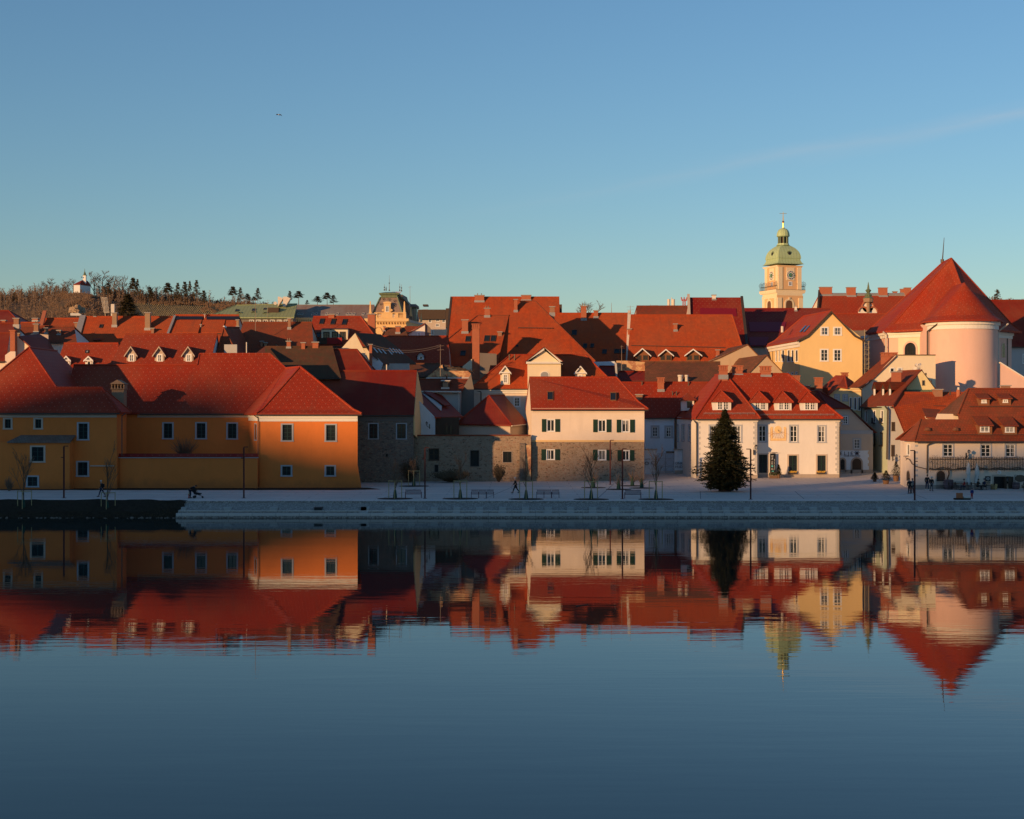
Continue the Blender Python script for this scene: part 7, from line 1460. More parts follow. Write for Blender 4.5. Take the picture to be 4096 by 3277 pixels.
staked(I,518,1425,1.25,'young staked tree left of the first promenade bench',3.6); staked(I,735,1280,1.25,'young staked tree set back near the dark stone house wall',3.3); staked(I,1268,1425,1.25,'young staked tree left of the first three chairs',4.2)
staked(I,2025,1430,1.25,'young staked tree between the two rows of chairs',4.); staked(J,905,1432,1.25,'young staked tree right of the second three chairs, before the cream house',4.6); staked(J,1650,1432,1.25,'young staked tree before the graffitied gate wall',4.8)
def sapling(f,x,yb,label):
    q=ong(f(x,yb)); b=Th('sapling',label,'sapling',q,'small wrapped saplings on the square'); m=MB(); m.lathe((q.x,q.y,q.z-.02),[(1.55,0),(1.5,.05),(.2,.1)],20,sy=.9); b.add(m,'planting_bed','soil')
    m=MB(); m.lathe((q.x,q.y,q.z),[(.27,0),(.2,.5),(.13,1.0),(.05,1.2)],8); b.add(m,'watering_sleeve','sleeve'); m=MB(); m.tube(q,q+Vector((.05,0,1.9)),.045,n=5); b.add(m,'trunk','bark')
    m=MB(); random.seed(hash(label))
    for i in range(60): a=random.uniform(0,6.28); z=random.uniform(.3,1.5); e=Vector((math.cos(a)*.75,math.sin(a)*.5,z+random.uniform(.2,.8))); m.tube(q+Vector((0,0,z*.6)),q+e*random.uniform(.7,1.1),.014,.006,3)
    b.add(m,'twigs','twig')
sapling(J,930,1298,'wrapped sapling right behind the staked tree before the cream house'); sapling(J,1220,1318,'wrapped sapling between the two lamp posts before the cream house'); sapling(J,1378,1277,'wrapped sapling farthest back near the cream house corner'); sapling(J,1485,1302,'wrapped sapling rightmost of the four, nearest the gate')
# benches and chairs
def bench(q,w,name,label,cat,grp):
    b=Th(name,label,cat,q,grp); x0,x1=q.x-w/2,q.x+w/2; 
    m=MB(); n=max(6,int(w/.09))
    for i in range(n): x=x0+.05+(w-.1)*i/(n-1); m.box((x-.022,q.y-.28,q.z+.42),(x+.022,q.y+.24,q.z+.45))
    m.tube((x0,q.y-.3,q.z+.43),(x1,q.y-.3,q.z+.43),.025,n=6); b.add(m,'seat','bench'); m=MB()
    for i in range(n): x=x0+.05+(w-.1)*i/(n-1); m.prism([(x-.022,q.y-.30,q.z+.48),(x+.022,q.y-.30,q.z+.48),(x+.022,q.y-.40,q.z+.86),(x-.022,q.y-.40,q.z+.86)],(0,.02,0))
    m.tube((x0,q.y-.40,q.z+.88),(x1,q.y-.40,q.z+.88),.028,n=6); b.add(m,'backrest','bench')
    for x in (x0,x1):
        for y in (q.y-.3,q.y+.24): m=MB(); m.tube((x,y,q.z),(x,y,q.z+.64),.026,n=6); b.add(m,'leg','bench')
        m=MB(); m.tube((x,q.y-.34,q.z+.64),(x,q.y+.26,q.z+.64),.03,n=6); b.add(m,'armrest','bench')
    return b
q=ong(I(730,1415)); bench(q,1.72,'park_bench','slatted metal bench left of the lamp post, before the stone wall','bench','slatted benches on the promenade edge'); q=ong(J(1383,1420)); bench(q,1.72,'park_bench','slatted metal bench before the cream house, right of the lamp post','bench','slatted benches on the promenade edge')
for f,xs_,w_ in ((I,(1437,1523,1611),'left trio, before the stone wall'),(J,(320,403,493),'right trio, before the cream house corner')):
    for i,x in enumerate(xs_): q=ong(f(x,1415)); bench(q,.78,'park_chair',('left','middle','right')[i]+' slatted chair of the '+w_,'chair','slatted single chairs on the promenade edge')
# stone blocks on the embankment
def block(f,x0,x1,label,two=True,yk=None):
    a,c=f(x0,0)[0],f(x1,0)[0]; d=157.0; xa,xb=(a-CX)*d/F,(c-CX)*d/F; b=Th('stone_step',label,'stone step',((xa+xb)/2,d,.4),'pale stone steps set into the gravel embankment')
    m=MB(); m.box((xa,157.15,.5),(xb,157.95,.98)); b.add(m,'upper_slab','step')
    if two: m=MB(); m.box((xa-.03,156.32,.3),(xb-.02,156.86,.57)); b.add(m,'lower_slab','step')
    return b
L_=[(Hc,65,115,0),(Hc,557,640,0),(Hc,1087,1170,0),(Hc,2130,2200,0)]
L_+=[(I,120,215,1),(I,400,480,1),(I,663,742,1),(I,925,1008,1),(I,1188,1267,1),(I,1448,1530,1),(I,1712,1798,1),(I,1978,2062,1)]+[(J,a,c,1) for a,c in ((370,455),(628,710),(880,965),(1140,1225),(1405,1490),(1660,1750),(1915,2010))]
L_+=[(K,305,380,1),(K,555,630,1),(K,800,860,1),(K,1060,1130,1),(K,1335,1410,1),(K,1560,1640,1),(K,1810,1890,1)]+[(L,a,a+62,1) for a in (440,640,860,1095,1255,1420,1610,1775,1930)]
for i,(f,a,c,tw) in enumerate(L_): block(f,a,c,'pale stone step in the gravel embankment, number %d counting from the earth bank'%(i+1) if 0 else ('single pale stone slab in the gravel embankment below the orange monastery' if not tw else 'pair of pale stone slabs stepping down the gravel embankment'),bool(tw))
m=MB(); a_,c_=P(Hc(1612,0),158).x,P(Hc(1700,0),158).x; m.box((a_,157.1,.55),(c_,158.2,.98)); solo(m,'drain_outlet','iron','dark drain outlet in the gravel embankment below the orange block','drain')
# ================================================================ big fir and potted conifers
q=ong(K(572,1340)); tr,cr=pine(101,9.6,2.95,.02,'fir',100,1.); 
random.seed(101); tr=MB(); cr=MB(); tr.tube((0,0,0),(0,0,9.5),.16,.03,8)
prof=[(0,1.1),(.04,1.9),(.12,2.55),(.25,2.85),(.38,2.45),(.5,2.0),(.62,1.72),(.72,1.45),(.82,1.0),(.9,.5),(.96,.22),(1,.05)]
Hh=9.0
for k in range(1250):
    t=random.random()**1.12; a=random.uniform(0,6.28); r=prof_y(prof,t)*random.uniform(.6,1.16)*(1+.13*math.sin(a*2+t*9)+.1*math.sin(a*5+t*23)); z=t*Hh+.35; L0=r; e=Vector((math.cos(a)*L0,math.sin(a)*L0,z-.15*L0*(1-t)+.12*L0*random.random()))
    s0=Vector((0,0,z+.1)); tr.tube(s0,e,.03,.01,3)
    n=int(10+r*13)
    for i in range(n):
        u_=random.uniform(.15,1.04)**.6; c=s0.lerp(e,u_)+Vector((random.gauss(0,.10),random.gauss(0,.10),random.gauss(0,.07)-.1*u_*0)); aa=a+random.gauss(0,.8); s_=random.uniform(.16,.36); d_=Vector((math.cos(aa),math.sin(aa),random.uniform(-.45,.6)))*s_; w_=Vector((-math.sin(aa),math.cos(aa),random.uniform(-.6,.6)))*s_*.3
        j=len(cr.v); cr.v+=[c-d_*.5,c+w_,c+d_*.5,c-w_]; cr.f.append((j,j+1,j+2,j+3))
o=tree_thing('fir_tree','tall dark fir tree standing alone on the square before the sundial house',tr,cr,q,'bark','fir')
m=MB(); m.lathe(q+Vector((0,0,0)),[(.75,0),(.7,.35),(.3,.4)],14); ob=m.make('tree_stand','soil',q); ob.parent=o
def potted(f,x,yb,w,hpx,label,potm='pot',name='potted_conifer'):
    q=ong(f(x,yb)); sc=f(1,0)[0]-f(0,0)[0]; k=sc*q.y/F; W_=w*k; Ht=hpx*k; b=Th(name,label,'potted plant',q,'potted conifers'); ph=min(.75,Ht*.3); pr=W_*.28
    m=MB(); m.lathe(q,[(pr*.8,0),(pr,ph*.9),(pr*1.08,ph*.92),(pr*1.08,ph),(pr*.9,ph)],14); b.add(m,'pot',potm); random.seed(hash(label)); m=MB(); H_=Ht-ph
    for i in range(int(900)):
        t=random.random()**1.3; r=W_/2*(1-t)**.8*random.uniform(.3,1.1)+.04; a=random.uniform(0,6.28); c=q+Vector((math.cos(a)*r,math.sin(a)*r,ph+t*H_*.97+random.uniform(-.05,.1))); s_=random.uniform(.1,.24); d_=Vector((math.cos(a),math.sin(a),random.uniform(-.2,.6)))*s_; w_=Vector((-math.sin(a),math.cos(a),.2))*s_*.3
        j=len(m.v); m.v+=[c-d_*.5,c+w_,c+d_*.5,c-w_]; m.f.append((j,j+1,j+2,j+3))
    b.add(m,'foliage','fir'); m=MB(); m.tube(q+Vector((0,0,ph)),q+Vector((0,0,ph+H_*.9)),.04,.01,5); b.add(m,'stem','bark')
potted(K,1190,1190,75,158,'neat cone-shaped conifer beside the sundial house doorway'); potted(L,405,1268,78,95,'smallest round conifer of the three by the lane'); potted(L,525,1292,125,140,'middle wide conifer of the three in front of the lane'); potted(L,632,1262,120,210,'tallest conifer of the three by the lane'); potted(L,782,1262,85,130,'dark conifer leaning on the corner of the old inn'); potted(L,2010,1368,95,120,'conifer in a tub at the right edge beside the inn sign')
m=MB(); random.seed(3); q=ong(K(1130,1190)); b=Th('flower_trough','dark trough of low plants at the sundial house doorway','planter',q); m.box((q.x-.5,q.y-.2,q.z),(q.x+.5,q.y+.2,q.z+.35)); b.add(m,'trough','pot'); m=MB()
for i in range(160): c=q+Vector((random.uniform(-.6,.6),random.uniform(-.25,.2),.35+random.uniform(0,.35))); j=len(m.v); m.v+=[c,c+Vector((.12,0,.05)),c+Vector((.03,.05,.15))]; m.f.append((j,j+1,j+2))
b.add(m,'foliage','fir')
for x0,x1 in ((1305,1398),(1632,1728)):
    a_=P(K(x0,1140),208.5); c_=P(K(x1,1122),208.5); b=Th('flower_box','flower box with yellow blooms under the '+('left' if x0<1500 else 'right')+' ground floor window of the sundial house','flower box',a_); m=MB(); m.box((a_.x,208.5,a_.z),(c_.x,208.82,c_.z)); b.add(m,'box','gutter'); m=MB(); random.seed(x0)
    for i in range(90): c=Vector((random.uniform(a_.x,c_.x),208.5+random.uniform(-.05,.2),c_.z+random.uniform(-.05,.14))); j=len(m.v); m.v+=[c,c+Vector((.09,0,.03)),c+Vector((.02,.05,.09))]; m.f.append((j,j+1,j+2))
    b.add(m,'flowers','flower')
# shrubs
def shrub(f,x,yb,w,h,label,d=None,mat='twig',n=130,leafy=False):
    q=ong(f(x,yb)) if d is None else P(f(x,yb),d); sc=(f(1,0)[0]-f(0,0)[0])*q.y/F; m=MB(); random.seed(hash(label))
    for i in range(n):
        a=random.uniform(0,6.28); r=w*sc/2*random.random()**.5; H_=h*sc*random.uniform(.5,1)*(1-.4*r/(w*sc/2)); p0=q+Vector((math.cos(a)*r*.15,math.sin(a)*r*.1,0)); p1=q+Vector((math.cos(a)*r,math.sin(a)*r*.6,H_)); md=p0.lerp(p1,.5)+Vector((0,0,H_*.1)); m.tube(p0,md,.02,.014,3); m.tube(md,p1,.014,.006,3)
        if leafy:
            for k in range(5): c=md.lerp(p1,random.random())+Vector((random.gauss(0,.12),random.gauss(0,.08),random.gauss(0,.1))); j=len(m.v); m.v+=[c,c+Vector((.13,0,.04)),c+Vector((.03,.06,.14))]; m.f.append((j,j+1,j+2))
    return solo(m,'shrub',mat,label,'shrub',q)
shrub(G,2150,790,320,290,'bare leafless shrub standing up behind the courtyard wall',190,n=90); shrub(Hc,90,790,380,270,'bare shrub behind the courtyard wall, between its two windows',190.5,n=110)
shrub(G,105,1190,140,210,'bare bush beside the orange bay at the left edge'); shrub(I,690,1225,240,330,'tall dark tangled bush at the corner of the dark stone house',199.2,'shrub',150,True); shrub(I,1160,1230,560,170,'low dark brambles along the foot of the stone wall',199.3,'shrub',260,True); shrub(I,1710,1230,170,260,'dark bush below the barred window of the stone wall',199.2,'shrub',120,True)
shrub(L,430,1110,130,170,'dark ivy bush in the shaded lane',222,'fir',120,True); shrub(L,490,1070,100,120,'second dark bush in the shaded lane',220,'fir',100,True)
# ================================================================ inn terrace
def gsit(x,y): return Vector((x,y,gz(x,y)))
def parasol(f,x,yt,label):
    q=ong(f(x,1340)); q=gsit(P(f(x,1340),180.4).x,180.4); H_=P(f(x,yt),180.4).z-q.z; b=Th('folded_parasol',label,'parasol',q,'folded white parasols'); m=MB(); m.tube(q,q+Vector((0,0,H_)),.035,n=8); b.add(m,'pole','wood'); m=MB(); m.lathe(q,[(.3,.0),(.28,.06)],10); b.add(m,'base','iron')
    m=MB(); m.lathe(q,[(.26,H_*.18),(.30,H_*.24),(.19,H_*.5),(.26,H_*.58),(.2,H_*.8),(.1,H_*.95),(.03,H_)],9); n_=len(m.v); random.seed(int(x)); m.v=[v+Vector((random.uniform(-.05,.05),random.uniform(-.05,.05),0)) for v in m.v]; b.add(m,'canopy','canvas')
parasol(L,1400,1062,'left folded white parasol on the inn terrace'); parasol(L,1490,1072,'right folded white parasol on the inn terrace')
def barrel(f,x,yb,label,w=.75,h=.95):
    q=gsit(P(f(x,yb),180.9).x,180.9); b=Th('barrel',label,'barrel',q); m=MB(); m.lathe(q,[(w*.42,0),(w*.5,h*.3),(w*.52,h*.5),(w*.5,h*.7),(w*.44,h),(w*.4,h)],14); b.add(m,'staves','bench'); m=MB()
    for z in (.15,.35,.65,.85): m.lathe(q+Vector((0,0,h*z)),[(w*.53,0),(w*.53,.05)],14)
    b.add(m,'hoops','iron'); return b
barrel(L,1188,1365,'old barrel holding the foot of the vine on the inn terrace',1.15,1.15); barrel(L,1905,1368,'barrel planter at the right end of the inn terrace',.9,.8)
m=MB(); q=gsit(P(L(1672,1368),180.6).x,180.6); m.lathe(q,[(.35,0),(.4,.5),(.38,.62)],12); solo(m,'wicker_tub','stake','round wicker tub beside the open inn door','tub')
b=Th('terrace_railing','thin metal railing along the inn wall under the arched window','railing',gsit(54,181.5)); m=MB(); a_,c_=P(L(1062,1270),181.6),P(L(1360,1268),181.6)
for i in range(36): x=a_.x+(c_.x-a_.x)*i/35; m.tube((x,181.6,1.5),(x,181.6,a_.z),.012,n=4)
m.tube(a_,c_,.02,n=4); b.add(m,'rails','iron')
b=Th('hanging_sign','dark oval sign in a tall iron frame at the right edge','sign',P(L(1945,1365),180.8)); m=MB(); a_,c_=P(L(1893,1368),180.8),P(L(1893,1195),180.8); m.tube(a_,c_,.03,n=5); m.tube(c_,P(L(2040,1215),180.8),.025,n=5)
for i in range(6): x=P(L(1905+i*18,0),180.8).x; m.tube((x,180.8,1.6),(x,180.8,c_.z-.5),.012,n=4)
b.add(m,'frame','iron'); m=MB(); q=P(L(1952,1232),180.7); m.prism([q+Vector((.65*math.cos(t*.3),0,.42*math.sin(t*.3))) for t in range(21)],(0,.05,0)); b.add(m,'board','gutter')
for i,(x,lb) in enumerate(((1275,'left of the red-coated guest'),(1345,'shared by the red-coated guest'),(1470,'under the folded parasols'),(1590,'beside the blue-hatted guest'))):
    q=gsit(P(L(x,1362),180.).x,179.9 if i%2 else 180.2); q.x=P(L(x,1362),q.y).x; b=Th('cafe_table','small cafe table '+lb,'table',q,'cafe tables on the inn terrace'); m=MB(); m.lathe(q+Vector((0,0,.7)),[(.42,0),(.42,.04)],14); b.add(m,'tabletop','wood'); m=MB(); m.tube(q,q+Vector((0,0,.7)),.03,n=6); m.tube(q-Vector((.25,0,0)),q+Vector((.25,0,.02)),.025,n=5); b.add(m,'leg','iron')
    for s_ in (-1,1):
        r=q+Vector((s_*.75,0,0)); cb=Th('cafe_chair',('left' if s_<0 else 'right')+' bistro chair at the cafe table '+lb,'chair',r,'bistro chairs on the inn terrace'); m=MB(); m.box((r.x-.2,r.y-.2,r.z+.43),(r.x+.2,r.y+.2,r.z+.47)); cb.add(m,'seat','wood_dark'); m=MB(); m.box((r.x+s_*.2-.02,r.y-.2,r.z+.55),(r.x+s_*.2+.02,r.y+.2,r.z+.88)); cb.add(m,'backrest','wood_dark')
        for dx in (-.18,.18):
            for dy in (-.18,.18): m=MB(); m.tube((r.x+dx,r.y+dy,r.z),(r.x+dx,r.y+dy,r.z+(.88 if dx*s_>0 else .43)),.018,n=4); cb.add(m,'leg','iron')
q=ong(L(1305,1458)); b=Th('crate_stack','brown carton and flat boards lying on the promenade','cartons',q); m=MB(); m.box((q.x-.55,q.y-.3,q.z),(q.x+1.1,q.y+.3,q.z+.18)); b.add(m,'boards','soil'); m=MB(); m.box((q.x-.3,q.y-.2,q.z+.18),(q.x+.3,q.y+.2,q.z+.72)); b.add(m,'carton','carton'); m=MB(); m.box((q.x+.4,q.y-.2,q.z+.18),(q.x+1.05,q.y+.25,q.z+.34)); b.add(m,'plastic_sheet','canvas')
# ================================================================ people
def skin(edges,rad,mat,name,par,base,sub=1):
    """joints {name:(x,y,z,r)}; edges list of pairs -> smooth skin mesh"""
    names=list(rad); me=bpy.data.meshes.new(name); me.from_pydata([Vector(rad[k][:3]) for k in names],[(names.index(a),names.index(c)) for a,c in edges],[]); o=bpy.data.objects.new(name,me); COL.objects.link(o)
    md=o.modifiers.new('s','SKIN'); sv=me.skin_vertices[0].data
    for i,k in enumerate(names): r=rad[k][3]; r2=rad[k][4] if len(rad[k])>4 else r; sv[i].radius=(r,r2); sv[i].use_root=(i==0)
    if sub: o.modifiers.new('u','SUBSURF').levels=sub
    dg=bpy.context.evaluated_depsgraph_get(); dg.update(); nm=bpy.data.meshes.new_from_object(o.evaluated_get(dg)); bpy.data.objects.remove(o)
    nm.materials.clear(); nm.materials.append(MATS[mat]); nm.polygons.foreach_set('use_smooth',[True]*len(nm.polygons)); no=bpy.data.objects.new(name,nm); COL.objects.link(no); no.parent=par; return no
def person(q,label,face=0.,H=1.74,pose='stand',coat='black_cloth',legs='black_cloth',hair='hair_dark',coatlen=.5,stride=.3,hat=None,shoe='black_cloth',bag=None):
    """face: heading angle, 0 = looks toward +x"""
    s=H/1.74; root=bpy.data.objects.new('person',None); COL.objects.link(root); root.location=q; root.rotation_euler.z=face; tag(root,label,'person'); root['person']=1; del root['person']
    st=stride if pose=='walk' else .06
    hipz,lean,hx=.92,.04,0
    sh=1.43; 
    if pose=='sit': hipz=.5
    if pose=='bend': lean=.42; 
    J_={}
    chestx=lean*.55; shx=lean; zb=hipz+(.51 if pose!='bend' else .36)
    J_['pelvis']=(0,0,hipz,.13,.10); J_['belly']=(lean*.3,0,hipz+.2,.125,.10); J_['chest']=(lean*.7,0,zb-.13,.145,.11); J_['neckb']=(lean,0,zb,.075,.07)
    nx=lean+(.03 if pose!='bend' else .14); nz=zb+(.09 if pose!='bend' else .03); J_['neck']=(nx,0,nz,.05,.05)
    hx_,hz_=(nx+.03,nz+.12) if pose!='bend' else (nx+.13,nz-.0)
    J_['head']=(hx_,0,hz_,.095,.085); J_['crown']=(hx_-.005,0,hz_+.09 if pose!='bend' else hz_+.05,.075,.07)
    E_=[('pelvis','belly'),('belly','chest'),('chest','neckb'),('neckb','neck'),('neck','head'),('head','crown')]
    for sd,sg in (('l',1),('r',-1)):
        f=st*sg
        if pose=='sit': kn=(.42,sg*.1,.5);an=(.45,sg*.11,.08)
        else: kn=(f*.45+.03,sg*.09,.5);an=(f-.04,sg*.09,.09+(.05 if f<0 and pose=='walk' else 0))
        J_['hip'+sd]=(0,sg*.09,hipz-.04,.095,.09); J_['knee'+sd]=(*kn,.06,.06); J_['ankle'+sd]=(*an,.04,.04); J_['toe'+sd]=(an[0]+.16,an[1],.035,.035,.03)
        E_+=[('pelvis','hip'+sd),('hip'+sd,'knee'+sd),('knee'+sd,'ankle'+sd),('ankle'+sd,'toe'+sd)]
        ax=-f*.6 if pose=='walk' else .04
        if pose=='bend': el_=(lean+.12,sg*.2,zb-.3);wr=(lean+.3,sg*.16,zb-.45)
        elif pose=='sit': el_=(.08,sg*.25,zb-.28);wr=(.3,sg*.15,zb-.3)
        else: el_=(lean+ax*.4-.02,sg*.25,zb-.3);wr=(lean+ax+.05,sg*.24,zb-.54)
        J_['sh'+sd]=(lean,sg*.18,zb-.03,.062,.06); J_['el'+sd]=(*el_,.045,.042); J_['wr'+sd]=(*wr,.03,.026)
        d=(Vector(wr)-Vector(el_)).normalized(); pm=Vector(wr)+d*.07; J_['palm'+sd]=(*pm,.038,.018)
        E_+=[('neckb','sh'+sd),('sh'+sd,'el'+sd),('el'+sd,'wr'+sd),('wr'+sd,'palm'+sd)]
        side=Vector((1,0,0)); 
        for k,(o_,l_) in enumerate(((-.027,.055),(-.009,.07),(.009,.066),(.027,.05))):
            a_=pm+d*.03+side*o_; m_=a_+d*l_*.6; e=m_+d*l_*.35+Vector((0,-sg*l_*.3,0)); J_['f%d%s'%(k,sd)]=(*m_,.009,.009); J_['g%d%s'%(k,sd)]=(*e,.008,.008); E_+=[('palm'+sd,'f%d%s'%(k,sd)),('f%d%s'%(k,sd),'g%d%s'%(k,sd))]
        t_=pm-d*.01+side*.045; J_['th'+sd]=(*t_,.011,.01); J_['ti'+sd]=(*(t_+d*.04),.009,.009); E_+=[('palm'+sd,'th'+sd),('th'+sd,'ti'+sd)]
    J_={k:tuple(x*s for x in v) for k,v in J_.items()}
    body=skin(E_,J_,'skin','body',root,q)
    g=lambda k,e: (*J_[k][:3],J_[k][3]+e,(J_[k][4] if len(J_[k])>4 else J_[k][3])+e)
    ck={k:g(k,.028) for k in ('pelvis','belly','chest','neckb','shl','shr','ell','elr','wrl','wrr')}
    if pose!='sit' and pose!='bend':
        ck['hem']=(0,0,(hipz-coatlen*.5)*s,.17*s,.13*s); ce=[('pelvis','hem')]
    else: ce=[]
    skin([('pelvis','belly'),('belly','chest'),('chest','neckb'),('neckb','shl'),('neckb','shr'),('shl','ell'),('ell','wrl'),('shr','elr'),('elr','wrr')]+ce,ck,coat,'coat',root,q)
    tk={k:g(k,.018) for k in ('pelvis','hipl','hipr','kneel','kneer','anklel','ankler')}; skin([('pelvis','hipl'),('hipl','kneel'),('kneel','anklel'),('pelvis','hipr'),('hipr','kneer'),('kneer','ankler')],tk,legs,'trousers',root,q)
    for sd in 'lr':
        a_,t_=Vector(J_['ankle'+sd][:3]),Vector(J_['toe'+sd][:3]); m=MB(); m.tube(Vector((a_.x-.07,a_.y,.045*s)),Vector((t_.x+.04,t_.y,.04*s)),.05*s,.04*s,8); o=m.make('shoe',shoe); o.parent=root
    hd=Vector(J_['head'][:3]); m=MB(); m.lathe((hd.x-.022*s,0,hd.z+.0*s),[(.088*s,-.03*s),(.106*s,.02*s),(.102*s,.07*s),(.075*s,.115*s),(.03*s,.135*s)],12,sx=.95); 
    o=m.make('hat' if hat else 'hair',hat or hair,smooth=True); o.parent=root
    # face: nose, eyes, mouth, ears
    m=MB(); fx_=hd.x+.088*s
    m.tube((fx_,0,hd.z+.0),(fx_+.022*s,0,hd.z-.012*s),.008*s,.013*s,5); o=m.make('nose','skin'); o.parent=body
    m=MB(); 
    for sg in (1,-1): m.box((fx_-.004,sg*.03*s-.011*s,hd.z+.008*s),(fx_+.006,sg*.03*s+.011*s,hd.z+.02*s))
    m.box((fx_-.006,-.022*s,hd.z-.048*s),(fx_+.004,.022*s,hd.z-.038*s)); o=m.make('face_features','hair_dark'); o.parent=body
    m=MB(); 
    for sg in (1,-1): m.lathe((hd.x,sg*.088*s,hd.z-.02*s),[(.012*s,0),(.02*s,.02*s),(.014*s,.045*s)],6)
    o=m.make('ears','skin'); o.parent=body
    if bag:
        m=MB(); x=lean*.7*s-.22*s if bag!='side' else .0; m.box((x-.08,-.14,zb*s-.42*s),(x+.1,.14,zb*s-.06*s)) if bag!='side' else m.box((-.1,-.32,hipz*s+.0),(.14,-.2,hipz*s+.26)); o=m.make('backpack' if bag!='side' else 'shoulder_bag','black_cloth' if bag!='side' else 'beige'); o.parent=root
    return root
PI=math.pi
person(ong(G(1170,1257)),'grey-haired person in dark padded jacket with backpack, striding left past a staked tree',PI,1.78,'walk','black_cloth','navy','hair_grey',.3,.34,bag='back')
person(ong(Hc(172,1274)),'person in dark clothes bending down over a pushchair',0.,1.7,'bend','black_cloth','navy','hair_dark')
person(ong(I(1905,1360)),'person in long black coat and pale cap striding left before the stone wall',PI,1.8,'walk','black_cloth','black_cloth','hair_dark',.75,.36,hat='hair_grey')
person(ong(L(775,1392)),'person in black with a pale shoulder bag at the inn corner lamp post',PI*.6,1.7,'stand','black_cloth','black_cloth','hair_dark',.6,bag='side'); person(ong(L(808,1388)),'person in a grey coat half hidden by the lamp post at the inn corner',PI*.5,1.66,'stand','grey_cloth','black_cloth','hair_dark',.8)
person(ong(L(962,1355)),'tall man in black jacket and sunglasses walking by the inn',-PI*.5,1.82,'walk','black_cloth','navy','hair_dark',.35,.18,shoe='white'); person(ong(L(1008,1366)),'woman in black coat and white bobble hat beside the tall man',-PI*.45,1.68,'walk','black_cloth','grey_cloth','hair_dark',.8,.15,hat='canvas')
person(ong(L(1436,1446)),'small child in blue jacket and red trousers standing on the promenade',-PI*.4,1.12,'stand','blue_cloth','red_cloth','hair_dark',.35,hat='navy')
person(gsit(P(L(1350,1362),180).x,179.6),'seated guest in a dark coat with red scarf on the inn terrace',PI*.9,1.7,'sit','red_cloth','navy','hair_dark'); person(gsit(P(L(1565,1362),180).x,179.6),'seated guest in dark blue hat and coat on the inn terrace',PI,1.78,'sit','navy','black_cloth','hair_dark',hat='navy')
person(gsit(P(L(1500,1362),180).x,180.0),'seated guest in black beside the folded parasols',.2,1.66,'sit','black_cloth','black_cloth','hair_dark')
person(ong(Hc(158,1276)),'toddler in pink trousers standing before the bending parent',0.3,.78,'stand','beige','red_cloth','hair_dark',.2)
# pushchair
q=ong(Hc(262,1274)); b=Th('pushchair','black three-wheeled pushchair beside the bending person','pushchair',q); m=MB(); m.prism([q+Vector(v) for v in ((-.35,-.22,.42),(.25,-.22,.34),(.42,-.22,.52),(-.15,-.22,.62),(-.5,-.22,.98),(-.62,-.22,.92))],(0,.44,0)); b.add(m,'seat','black_cloth'); m=MB(); m.lathe(q+Vector((-.42,0,.72)),[(.33,0),(.3,.14),(.12,.28)],12,sy=.75); b.add(m,'hood','black_cloth')
m=MB(); 
for y in (-.24,.24): m.path([q+Vector(v) for v in ((-.85,y,1.02),(-.3,y,.5),(.5,y,.2))],.018,5); m.tube(q+Vector((-.1,y,.42)),q+Vector((-.35,y,.14)),.018,n=5)
m.tube(q+Vector((-.85,-.24,1.02)),q+Vector((-.85,.24,1.02)),.02,n=5); b.add(m,'frame','iron')
for x,y,r in ((-.35,-.26,.15),(-.35,.26,.15),(.52,0,.11)): m=MB(); m.tube(q+Vector((x,y-.03,r)),q+Vector((x,y+.03,r)),r,n=14); b.add(m,'wheel','iron')
# gull
q=P(N(1116,460),150); b_=MB(); b_.lathe(q,[(.02,-.1)],6) if 0 else None
m=MB(); m.tube(q+Vector((0,-.25,0)),q+Vector((0,.0,.02)),.03,.09,8); m.tube(q+Vector((0,.0,.02)),q+Vector((0,.3,.0)),.09,.02,8); b=Th('gull','small gull gliding alone in the blue sky','gull',q); b.add(m,'body','white'); 
for s_,z1,z2 in ((-1,.05,-.02),(1,-.0,-.14)): m=MB(); m.prism([q+Vector((s_*.05,-.1,.03)),q+Vector((s_*.05,.1,.03)),q+Vector((s_*.2,.08,z1+.04)),q+Vector((s_*.36,.03,z2)),q+Vector((s_*.22,-.12,z1+.04))],(0,0,.015)); b.add(m,'wing','gutter')
b.o.scale=(.85,.85,.85)
m=MB(); q=P(N(2330,2425),20) ; q.z=0; r_=ray(N(2330,2425)); t=-CZ/r_.z; q=O+r_*t; m.tube(q+Vector((-.35,0,.0)),q+Vector((.35,.6,.02)),.05,.02,6); solo(m,'driftwood','bark','thin stick of driftwood floating in mid river','driftwood')
# ================================================================ terrain, water, bank
m=MB(); xs=[-900,-400,-200,-120]+list(range(-100,101,4))+[120,200,400,900]; ys=[159.6,161,163,166]+list(range(169,262,3))+[280,300,330,360,400,430,480,600,700,900]
for j,y in enumerate(ys):
    for x in xs: m.v.append(Vector((x,y,gz(x,y))))
for j in range(len(ys)-1):
    for i in range(len(xs)-1): n=len(xs); m.f.append((j*n+i,j*n+i+1,(j+1)*n+i+1,(j+1)*n+i))
o=solo(m,'ground','paving',None,None,(0,0,0),kind='structure')
for x0,x1 in ((-110,P(N(700,0),159.3).x),):pass
m=MB(); m.box((P(N(735,0),160).x,159.3,1.2),(120,162.6,1.506)); o=solo(m,'kerb','kerb',None,None,(0,0,0),kind='structure')
m=MB()
for y in (166.4,170.9,176.2,182.8,189.5): m.box((-60,y,gz(0,y)),(21,y+.07,gz(0,y)+.006)) if y>178 else m.box((-60,y,1.5),(80,y+.07,1.506))
for x,y0,y1 in ((-14,163,184),(-3,163,199),(9,163,199),(20,163,178),(31,163,178),(44,163,178)):
    m.prism([(x,y0,1.5),(x+.07,y0,1.5),(x+.07+(y1-y0)*.12,y1,1.5),(x+(y1-y0)*.12,y1,1.5)],(0,0,.0075))
solo(m,'paving_joints','joint',None,None,(0,0,0),kind='structure')
